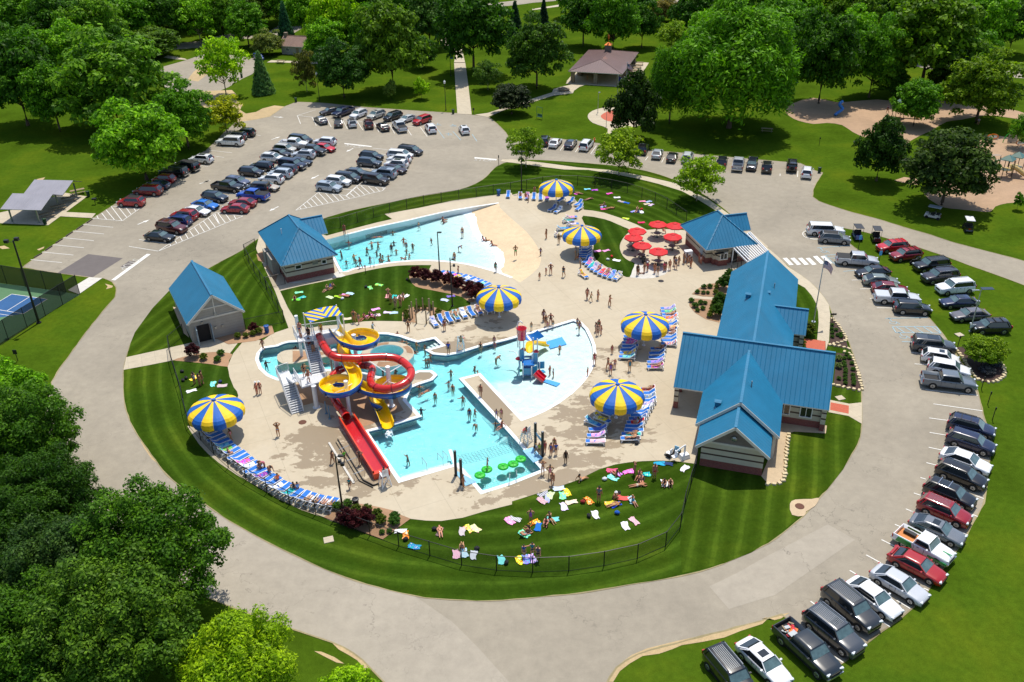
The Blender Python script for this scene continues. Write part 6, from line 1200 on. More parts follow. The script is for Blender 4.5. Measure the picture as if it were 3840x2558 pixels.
LOWL='lower lawn';TOWELS=[(5,395,1125,8,'print',AQ,'pale aqua towel lying above the blue one, left lawn'),(5,370,1190,5,'plain',(120,220,70),'lime green towel under a seated child, left lawn corner'),(5,420,1172,35,'print',BL,'royal blue towel beside the lime one, left lawn corner'),(5,680,1170,-30,'stripe',LI,'striped lime towel left of its near twin on the left lawn'),(5,755,1162,-10,'plain',LI,'plain crumpled lime towel beside a white bundle'),(5,820,1150,-25,'print',(230,150,140),'coral patterned towel with a sunbather, left lawn centre'),(5,865,1135,-20,'stripe',CY,'sky blue towel next to the coral patterned one'),(5,1050,1082,-55,'print',TE,'turquoise fish pattern towel near the dark shrubs'),(5,1130,1055,-20,'print',YE,'yellow and pink printed towel closest to the dark shrubs'),(5,690,1062,70,'plain',NV,'navy towel under the pair sitting on the left lawn'),(5,1210,1160,70,'plain',(232,160,160),'salmon towel at the left of the standing group'),(5,1265,1165,60,'plain',TE,'teal towel between salmon and white towels'),(5,1320,1165,55,'print',LP2,'pale patterned towel beside the standing pair in black shorts'),(5,1375,1160,40,'print',W_,'white printed towel at the right of the standing group'),(5,1735,1195,-25,'stripe',(150,180,226),'white and blue towel alone near the lamp post foot'),(5,1790,1160,10,'print',(50,130,180),'blue printed towel and bag just above the lamp post foot'),(5,838,1368,10,'plain',CR_,'cream towel on the lawn edge by the slide canopy'),(5,1100,1280,20,'print',PK,'pink and white towel at the top of the family group'),(5,1045,1340,30,'plain',(224,130,200),'magenta blanket under the seated family'),(5,1105,1335,15,'plain',(238,206,214),'pale pink blanket at the family group right end'),(5,1210,1310,-10,'print',LP2,'lilac white towel left of the crumpled blue pair'),(5,1265,1312,5,'stripe',CY,'white and light blue towel near the wooden posts'),(6,692,175,5,'print',CY,'light blue towel nearest the rear parasol on the fence lawn'),(6,760,183,10,'print',BL,'blue printed towel second along the fence lawn'),(6,600,215,30,'print',OR_,'orange and white towel right below the rear parasol'),(6,895,215,20,'print',(220,60,130),'hot pink towel with dark bag on the fence lawn'),(6,965,252,5,'plain',W_,'white towel in the middle of the fence lawn'),(6,1000,288,-30,'cross',(110,50,70),'maroon and white striped towel on the fence lawn'),(6,1050,300,-30,'plain',BL,'blue towel touching the maroon striped one'),(6,1198,287,5,'plain',PK,'plain pink towel near the curved black fence'),(6,1255,290,30,'print',(150,190,210),'grey blue towel above the cream one near the fence'),(6,1240,312,10,'plain',CR_,'cream towel near the curved fence'),(6,1278,320,35,'plain',LP2,'lilac towel beside the cream one near the fence'),(6,835,335,40,'print',AQ,'mint towel of the sunbathing trio on the fence lawn'),(6,845,358,10,'plain',(236,90,160),'bright pink towel of the sunbathing trio'),(6,900,352,-10,'plain',(110,40,50),'dark red towel under a sunbather of the trio'),(6,1120,380,20,'print',CY,'aqua white towel nearest the patio path'),(6,1160,378,60,'plain',NV,'navy towel beside the aqua one near patio path'),(6,1190,385,75,'plain',W_,'white towel on end beside the red bag near the patio'),(6,1188,482,5,'plain',(226,40,100),'crimson pink towel with black bag closest to the patio'),(6,1045,445,-20,'print',OR_,'orange towel at the edge of the curved path'),(6,785,745,15,'print',PK,'pink towel left of its neighbour on the small lawn'),(6,865,740,20,'plain',(236,160,210),'rose towel beside the pink one on the small lawn'),(6,960,830,-20,'print',W_,'white printed towel with red bag on the small lawn'),(8,1785,345,60,'print',OR_,'orange and red towel amid the three standing women'),(8,1957,400,80,'print',CY,'pale blue crumpled towel on the west lawn'),(8,2042,415,5,'plain',(206,184,186),'dusty pink towel nearest the deck on the west lawn'),(8,1760,462,20,'plain',W_,'white towel above the fence-side parasol'),(13,1330,190,0,'plain',W_,'white towel by the mulch bed corner and fence'),(13,1375,225,75,'print',OR_,'orange tie-dye towel beside the fence'),(13,1455,330,-12,'print',TE,'teal tie-dye towel closest to the fence below orange one'),(13,1690,195,65,'plain',(120,100,100),'taupe towel under a lying sunbather by the deck edge'),(13,1895,190,70,'plain',(200,190,190),'beige printed towel left of the rainbow one'),(13,1955,165,-45,'print',(240,60,120),'rainbow towel on the lower lawn'),(13,2015,165,-35,'print',PK,'pink white towel right of the rainbow one'),(13,2330,95,-40,'print',PK,'pale pink towel by the lower deck edge'),(14,30,78,-20,'stripe',GY,'navy and white striped towel touching a pale pink one'),(13,1840,400,80,'cross',(200,50,130),'magenta striped towel seen through the fence'),(13,1912,390,80,'stripe',(70,170,200),'white and aqua striped towel seen through the fence'),(13,1998,408,70,'plain',(190,196,204),'light grey towel behind the fence'),(13,2255,452,82,'plain',AQ,'pale turquoise towel behind the fence with black bag'),(14,68,458,88,'print',OR_,'orange and blue towel behind the fence beside two boys'),(14,130,448,80,'print',CY,'light blue towel where the small boy stands'),(14,190,440,85,'print',(160,196,230),'pale blue towel under the boy in teal'),(14,202,110,25,'print',(226,60,30),'red and yellow towel beside the girl in purple'),(14,240,150,60,'plain',(20,110,200),'blue towel overlapping the red and yellow one'),(14,110,215,-35,'print',CY,'pale blue printed towel under a reclining bather'),(14,375,80,0,'plain',AQ,'aqua towel under the seated pair'),(14,765,38,80,'plain',W_,'small white towel by a dark backpack'),(14,1040,140,-62,'plain',W_,'large white sheet-like towel on the open lower lawn'),(14,1122,95,-50,'cross',(220,90,120),'red and white striped towel near the large white one'),(10,275,1470,-40,'cross',(180,40,80),'crimson striped towel leftmost in the lower lawn row'),(10,290,1410,20,'stripe',NV,'navy striped towel at the top of the striped trio'),(10,350,1425,55,'stripe',LI,'green striped towel of the striped trio'),(10,325,1455,60,'stripe',BL,'blue and white striped towel of the striped trio'),(10,430,1360,10,'plain',(206,222,240),'pale blue towel above the orange butterfly one'),(10,505,1395,-60,'print',OR_,'orange printed towel beside a pale blue one'),(10,465,1425,75,'print',CY,'pale printed towel below the orange one'),(10,475,1525,-60,'print',(190,206,226),'white towel with pink motif on the lower lawn'),(10,545,1485,10,'print',CR_,'tan and white bundle towel on the lower lawn'),(10,705,1470,-50,'print',RD,'red and white towel by a red tote bag'),(10,920,1195,0,'plain',(236,90,130),'pink towel with black stripe near the deck'),(10,960,1220,-30,'print',(240,120,160),'pink towel under the woman near the deck'),(10,925,1262,-30,'print',AQ,'mint spotted towel on the lower lawn'),(10,1070,1205,15,'print',(244,110,150),'bright pink patterned towel beside a standing girl'),(10,1220,1230,5,'print',BL,'blue red comic-coloured towel beside the seated women'),(10,1185,1290,-80,'plain',(60,46,46),'dark brown towel under a seated woman'),(10,1355,1130,0,'plain',(40,170,210),'turquoise towel at the top edge of the lower lawn'),(10,1425,1130,-15,'plain',(40,60,110),'dark blue towel at the top edge of the lower lawn'),(10,1583,1175,40,'plain',W_,'white towel nearest the bath house fence'),(10,1400,1310,75,'plain',W_,'white towel under the seated couple'),(10,1015,1448,-8,'plain',(236,96,90),'coral towel beside the man in a white cap'),(10,1098,1465,80,'cross',(60,170,200),'aqua striped towel under a leaning girl'),(10,905,1495,15,'print',LI,'green printed towel of the reading bather'),(10,950,1510,20,'print',BL,'blue printed towel overlapping a green one')]
def put_towel(p,an,kind,col,lb,s=1.0,z=None,gr='beach towels spread on the grass'):
 me=random.choice(TMESH[kind]);o=link('beach_towel',me,None,label=lb,cat='towel',group=gr,color=col,loc=(p.x,p.y,z if z is not None else.085),rz=an);o.scale=(s,s,1);return o
for(k,x,y,a,kd,col,lb)in TOWELS:put_towel(g(k,x,y),math.radians(a*1.25),kd,col,lb,.74)
# towels draped on loungers
DR={'fence':{1:('print',NV),5:('plain',CY),6:('plain',(120,200,90)),10:('print',(240,120,40)),11:('print',W_),14:('print',PU),17:('print',W_),19:('plain',TE),22:('plain',W_),24:('plain',W_)},'lawn':{0:('print',LP2),3:('plain',AQ),4:('print',W_),6:('stripe',(230,60,90)),7:('print',GY)},'shrub':{1:('print',PK),3:('print',OR_),4:('plain',YE),6:('plain',W_),8:('print',LP2),10:('print',AQ)},'back':{1:('plain',PK),4:('plain',(200,90,190))},'back3':{0:('plain',(110,130,180)),1:('print',W_)},'mid':{0:('plain',(246,160,190)),1:('print',GN),2:('print',LP2),3:('print',TE),4:('print',PK)},'col':{1:('print',W_),3:('plain',BL)},'arc':{1:('plain',(220,120,170)),2:('plain',TE),3:('plain',LP2),5:('print',(200,60,80)),6:('print',(220,100,110)),7:('print',CY),8:('plain',CR_)},'east':{0:('plain',(190,170,220)),1:('print',TE),3:('print',OR_),4:('plain',CR_),6:('print',(220,90,110)),8:('plain',W_),11:('stripe',RD)},'east2':{3:('plain',(170,140,220)),4:('print',OR_)},'west':{1:('print',(200,50,80)),2:('plain',(220,110,170)),5:('print',YE),6:('plain',AQ)},'low':{0:('plain',(220,70,60)),2:('print',GY),4:('plain',LP2),5:('plain',W_),8:('print',PU),9:('plain',RD),12:('plain',TE),13:('plain',(80,60,70))},'low3':{0:('plain',(90,110,200)),1:('print',PK),2:('plain',(246,196,206))},'low2':{1:('print',YE),2:('plain',CY)},'solo':{0:('print',YE)}}
CN={W_:'white',PK:'pink',LP2:'lilac',CY:'pale blue',TE:'teal',LI:'lime',YE:'yellow',OR_:'orange',RD:'red',NV:'navy',BL:'blue',PU:'purple',GN:'green',GY:'grey',CR_:'cream',AQ:'mint'}
RN={'fence':'fence-side row','lawn':'row by the wooden posts','shrub':'row behind dark shrubs','back':'farthest row','back3':'front pair at the farthest parasol','mid':'loose bunch behind small-lawn parasol','col':'column by the small lawn','arc':'arc below the small lawn','east':'column beside bath house wing','east2':'cluster by bath house eave','west':'left column under east parasol','low':'long column by nearest parasol','low3':'group of three by wet deck','low2':'three below nearest parasol','solo':'row of its own'}
def drape(up):
 b=MB();a=math.radians(38 if up else 8);nx=10;vs=[]
 for i in range(nx+1):
  t=i/nx*1.6;x,z=(.6-t,.41)if t<.85 else(-.25-math.cos(a)*(t-.85),.41+math.sin(a)*(t-.85))
  for y in(-.34,-.31,0,.31,.34):vs.append((x,y+.02*math.sin(5*t),z+.012*math.sin(9*t+y*5)-(.12 if abs(y)>.33 else 0)))
 return b.add(vs,[(i*5+j,(i+1)*5+j,(i+1)*5+j+1,i*5+j+1)for i in range(nx)for j in range(4)])
DM={(k,j):drape(1-j).mesh('towel',TM[k],True)for k in TM for j in(0,1)}
for nm,i,loc,an,j in LSPOT:
 d=DR.get(nm,{}).get(i)
 if d:link('draped_towel',DM[(d[0],j)],None,label='%s %s towel draped on the %s lounger of the %s'%(CN.get(d[1],'bright'),{'plain':'plain','print':'patterned','stripe':'striped','cross':'striped'}[d[0]],ORD[i],RN[nm]),cat='towel',group='towels draped on loungers',color=d[1],loc=loc,rz=an)
 # ---- bags on the grass
M_bag=tinted('bag fabric',.8)
BAGS=[(8,1675,290,BK2,'black bag nearest the fence on the west lawn'),(8,1712,350,BK2,'larger black bag below the white sandals, west lawn'),(8,1684,372,BK2,'small black bag lowest of three on the west lawn'),(8,2025,385,NV,'navy bag beside the dusty pink towel'),(5,1390,1012,BK2,'black and white bag before the dark shrubs'),(5,1010,1080,BK2,'black bag beside the turquoise fish towel'),(5,795,1188,W_,'white bundle by the lime towels'),(14,705,55,BK2,'dark backpack beside the small white towel'),(14,965,27,BL,'blue bag alone on the lower lawn'),(13,2300,485,BK2,'black bag beside pale turquoise towel'),(13,2030,355,BK2,'black bag at the end of the grey towel'),(10,650,1490,(150,30,30),'dark red tote bag on the lower lawn'),(10,978,1408,BK2,'round black cooler by the man in a white cap'),(10,1145,950,BK2,'black backpack at the foot of the long lounger column'),(10,850,1280,W_,'white and black bag left of the mint towel'),(13,1640,175,BK2,'black bag by the taupe towel'),(13,1375,270,BK2,'black bag beside orange tie-dye towel'),(6,1190,365,RD,'red bag on the fence lawn near the patio'),(6,915,800,RD,'red bag on the small lawn'),(6,880,828,W_,'white cap and bag on the small lawn')]
def bag():
 b=MB();b.ball((0,0,.16),(.28,.2,.18),10,6,jit=.08);b.tube([(-.12,0,.3),(-.08,0,.42),(.08,0,.42),(.12,0,.3)],.015,4);return b.mesh('bag',M_bag,True)
bm_=bag()
for k,x,y,c,lb in BAGS:p=g(k,x,y);link('bag',bm_,None,label=lb,cat='bag',group='bags on the lawns',color=c,loc=(p.x,p.y,.08),rz=random.random()*3)
# ---- people
M_skin=tinted('skin',.55,0,0,.06,3,.3);M_cloth=tinted('swimwear',.75);M_hair=tinted('hair',.6,0,0,.2,20)
def skel(pose):
 """joints of one standing or posed figure, facing +y, 1.72 m tall"""
 v=Vector;T={'stand':0,'walk':4,'akimbo':0,'shade':-2,'reach':3,'wade':4,'sit':-14,'sitbent':16,'lie':-88,'prone':88,'bend':62,'recline':-52,'chair':-6,'swim':84}[pose]
 a=math.radians(T);pel=v((0,0,{'sit':.12,'sitbent':.12,'lie':.13,'prone':.13,'recline':.5,'chair':.55,'swim':.95}.get(pose,.93)))
 R_=Matrix.Rotation(-a,3,'X');J={}
 J['pel']=pel;J['sp']=pel+R_@v((0,0,.2));J['ch']=pel+R_@v((0,.01,.40));J['nk']=pel+R_@v((0,0,.54));hf=v((0,.02,0))if abs(T)<80 else v((0,0,.02))
 J['hd']=pel+R_@v((0,.015,.62))+hf*.5;J['ht']=pel+R_@v((0,.02,.72))+hf
 for s,n in((-1,'L'),(1,'R')):
  sh=pel+R_@v((s*.165,0,.455));J['sh'+n]=sh
  E={'stand':(.05,.02,-.27,.03,.1,-.24),'walk':(.05,-.1*s,-.26,.02,.06-.08*s,-.22),'akimbo':(.2,-.05,-.2,-.12,.1,-.14),'shade':(.17,.1,.06,-.2,.0,.18),'reach':(.2,.06,-.1,.2,.08,.06)if s>0 else(.08,.02,-.25,.04,.1,-.2),'wade':(.18,.08,-.16,.14,.16,-.02),'sit':(.08,-.16,-.22,.04,-.1,-.18),'sitbent':(.06,.2,-.16,-.06,.2,.02),'lie':(.1,.05,-.24,-.04,.06,-.22),'prone':(.12,.06,.14,-.1,.05,.2),'bend':(.03,.1,-.25,.0,.12,-.2),'recline':(.12,.08,-.2,-.1,.1,-.14),'chair':(.06,.12,-.22,-.03,.22,-.02),'swim':(.06,.05,.24,-.03,.02,.24)}[pose]
  loc_=pose in('lie','prone','swim','recline');e1=v((s*E[0],E[1],E[2]));e2=v((s*E[3],E[4],E[5]))
  if loc_:e1,e2=R_@e1,R_@e2
  J['el'+n]=sh+e1;J['wr'+n]=sh+e1+e2;d=e2.normalized();J['hn'+n]=J['wr'+n]+d*.07;J['fd'+n]=d
  hp=pel+(R_@v((s*.085,0,-.03))if abs(T)>80 else v((s*.085,0,-.03)))
  Lg={'stand':((.01,.01,-.42),(.01,-.02,-.42)),'walk':((.0,.16*s,-.39),(.0,.02 if s>0 else-.2,-.38)),'akimbo':((.04,.01,-.42),(.02,-.02,-.42)),'shade':((.02,.02,-.42),(.01,-.02,-.42)),'reach':((.03,.1*s,-.4),(.02,-.05,-.41)),'wade':((.03,.05*s,-.41),(.01,-.03,-.41)),'sit':((.03,.40,.12 if s>0 else.02),(.0,.36,-.17 if s>0 else-.03)),'sitbent':((.05,.3,.28),(0,.16,-.34)),'lie':((.02,-.42,.0)if 0 else(.03,.42,.02),(.01,.42,-.04)),'prone':((.03,-.42,-.03),(.01,-.42,-.02)),'bend':((.03,-.02,-.41),(.01,.02,-.42)),'recline':((.03,.42,.02 if s>0 else.14),(.01,.38,-.04 if s>0 else-.2)),'chair':((.03,.4,-.0),(0,.05,-.42)),'swim':((.04,-.4,.0),(.01,-.4,-.08))}[pose]
  J['hp'+n]=hp;J['kn'+n]=hp+v((s*Lg[0][0],Lg[0][1],Lg[0][2]));J['an'+n]=J['kn'+n]+v((s*Lg[1][0],Lg[1][1],Lg[1][2]));f=v((0,.13,-.035))if pose not in('lie','prone','recline','swim')else(v((0,.06,.1))if pose in('lie','recline')else v((0,-.12,-.02)));J['to'+n]=J['an'+n]+f
 return J
def skinmesh(name,nodes,edges,mat,sub=1):
 me=bpy.data.meshes.new(name);me.from_pydata([n[0]for n in nodes],edges,[]);o=bpy.data.objects.new(name,me);COL.objects.link(o)
 md=o.modifiers.new('s','SKIN');md.use_smooth_shade=True
 for i,n in enumerate(nodes):me.skin_vertices[0].data[i].radius=(n[1],n[2]if len(n)>2 else n[1])
 me.skin_vertices[0].data[0].use_root=True
 if sub:m2=o.modifiers.new('u','SUBSURF');m2.levels=sub;m2.render_levels=sub
 bpy.context.view_layer.update();out=bpy.data.meshes.new_from_object(o.evaluated_get(bpy.context.evaluated_depsgraph_get()));bpy.data.objects.remove(o);out.materials.clear();out.materials.append(mat);out.name=name;return out
def body_mesh(J):
 nd=[(J['pel'],.125,.10),(J['sp'],.105,.085),(J['ch'],.13,.10),(J['nk'],.052),(J['hd'],.078,.085),(J['ht'],.07,.075)];ed=[(0,1),(1,2),(2,3),(3,4),(4,5)]
 for n in 'LR':
  i=len(nd);fd=J['fd'+n];side=fd.cross(Vector((0,0,1)));side=side.normalized()if side.length>.1 else Vector((0,1,0));w_=J['hn'+n]
  nd+=[(J['sh'+n],.062),(J['el'+n],.043),(J['wr'+n],.029),(w_,.034,.02)];ed+=[(2,i),(i,i+1),(i+1,i+2),(i+2,i+3)]
  for q,(o_,L)in enumerate(((-.03,.055),(-.01,.068),(.012,.064),(.032,.05))):
   j=len(nd);b_=w_+side*o_;dn=Vector((0,0,-.012));nd+=[(b_+fd*L*.6,.009),(b_+fd*L+dn,.008)];ed+=[(i+3,j),(j,j+1)]
  j=len(nd);nd+=[(w_-fd*.02-side*.045+Vector((0,0,-.005)),.01),(w_+fd*.02-side*.06,.009)];ed+=[(i+3,j),(j,j+1)]
  i=len(nd);nd+=[(J['hp'+n],.088),(J['kn'+n],.056),(J['an'+n],.036),(J['to'+n],.036,.024)];ed+=[(0,i),(i,i+1),(i+1,i+2),(i+2,i+3)]
 return skinmesh('person',nd,ed,M_skin,0)
def cloth_meshes(J,fit):
 out=[];L=lambda a,b,t:J[a].lerp(J[b],t);K=1.27
 def low(t):return skinmesh('shorts' if t>.3 else 'swim_bottom',[(J['pel'],.125*K,.104*K)]+[(L('pel','sp',.4),.12*K,.1*K)]+[x for n in 'LR' for x in((J['hp'+n],.094*K),(L('hp'+n,'kn'+n,t),(.088 if t>.3 else.08)*K))],[(0,1),(0,2),(2,3),(0,4),(4,5)],M_cloth)
 if fit in('shorts','shirt'):out.append(('shorts',low(.55)))
 if fit in('bikini','suit'):out.append(('swim_bottom',low(.16)))
 if fit=='dress':out.append(('dress',skinmesh('dress',[(J['ch'],.14*K,.11*K),(J['sp'],.115*K,.1*K),(J['pel'],.135*K,.12*K),(L('pel','knL',.55).lerp(L('pel','knR',.55),.5),.19,.16)],[(0,1),(1,2),(2,3)],M_cloth)))
 if fit=='bikini':out.append(('swim_top',skinmesh('swim_top',[(L('sp','ch',.72),.124*K,.1*K),(L('sp','ch',1.02),.132*K,.104*K)],[(0,1)],M_cloth)))
 if fit=='suit':out.append(('swimsuit',skinmesh('swimsuit',[(J['pel'],.125*K,.1*K),(J['sp'],.107*K,.09*K),(J['ch'],.132*K,.104*K)],[(0,1),(1,2)],M_cloth)))
 if fit=='shirt':out.append(('shirt',skinmesh('shirt',[(J['pel'],.124*K,.106*K),(J['sp'],.115*K,.094*K),(L('ch','nk',.2),.136*K,.106*K)]+[x for n in 'LR' for x in((J['sh'+n],.07*K),(L('sh'+n,'el'+n,.6),.06*K))],[(0,1),(1,2),(2,3),(3,4),(2,5),(5,6)],M_cloth)))
 return out
def hair_mesh(J,long):
 up=(J['ht']-J['nk']).normalized();fw=Vector((0,1,0))-up*up.y;fw=fw.normalized()if fw.length>.3 else Vector((0,0,1 if up.y<0 else-1));fw=fw-up*fw.dot(up);fw.normalize()
 c=J['hd'].lerp(J['ht'],.6)-fw*.012;b=MB();b.ball((0,0,0),(.098,.104,.1),12,8);side=fw.cross(up);M3=Matrix((side,fw,up)).transposed()
 vs=[Vector(p)for p in b.v];b.v=[tuple(c+M3@Vector((p.x,p.y,p.z if not(p.y>.02 and p.z<.035)else max(p.z,.035))))for p in vs]
 if long:b.tube([c-fw*.07,c-fw*.1-up*.12,c-fw*.1-up*.26,c-fw*.09-up*.34],[.07,.075,.06,.02],8)
 return b.mesh('hair',M_hair,True)
def face_mesh(J):
 up=(J['ht']-J['nk']).normalized();fw=Vector((0,1,0))-up*up.y;fw=fw.normalized()if fw.length>.3 else Vector((0,0,1 if up.y<0 else-1));fw=fw-up*fw.dot(up);fw.normalize();side=fw.cross(up);c=J['hd'].lerp(J['ht'],.25);b=MB()
 for s in(-1,1):b.ball(c+fw*.078+side*.03*s+up*.015,.011,6,4,mi=0)
 b.ball(c+fw*.07-up*.05,(.02,.02,.008),6,4,mi=1);return b.mesh('face',[M_blk,plain('lips',(150,70,66),.5)],True)
PM={};JJ={}
def person(pose,fit,long,hat=False):
 key=(pose,fit,long,hat)
 if pose not in JJ:JJ[pose]=(skel(pose),);J=JJ[pose][0];JJ[pose]=(J,body_mesh(J),face_mesh(J),{},{})
 J,bmesh_,fm,ch_,hh_=JJ[pose]
 if fit not in ch_:ch_[fit]=cloth_meshes(J,fit)
 if long not in hh_:hh_[long]=hair_mesh(J,long)
 r=link('person',bmesh_);link('hair',hh_[long],r);link('face',fm,r)
 for n_,m_ in ch_[fit]:link(n_,m_,r)
 if hat:b=MB();b.lathe([(0,.1),(.08,.08),(.105,.0),(.15,-.005),(.1,-.01)],12,J['ht']+Vector((0,0,.02)));b.build('cap',M_cloth,r)
 return r
SK=[(176,124,94),(200,148,116),(138,90,64),(94,60,44)];HC=[(40,28,22),(92,60,36),(170,130,80),(22,18,18)]
DK_,WA,PO,GRS=.062,'w','p',.085
HOLD=[]
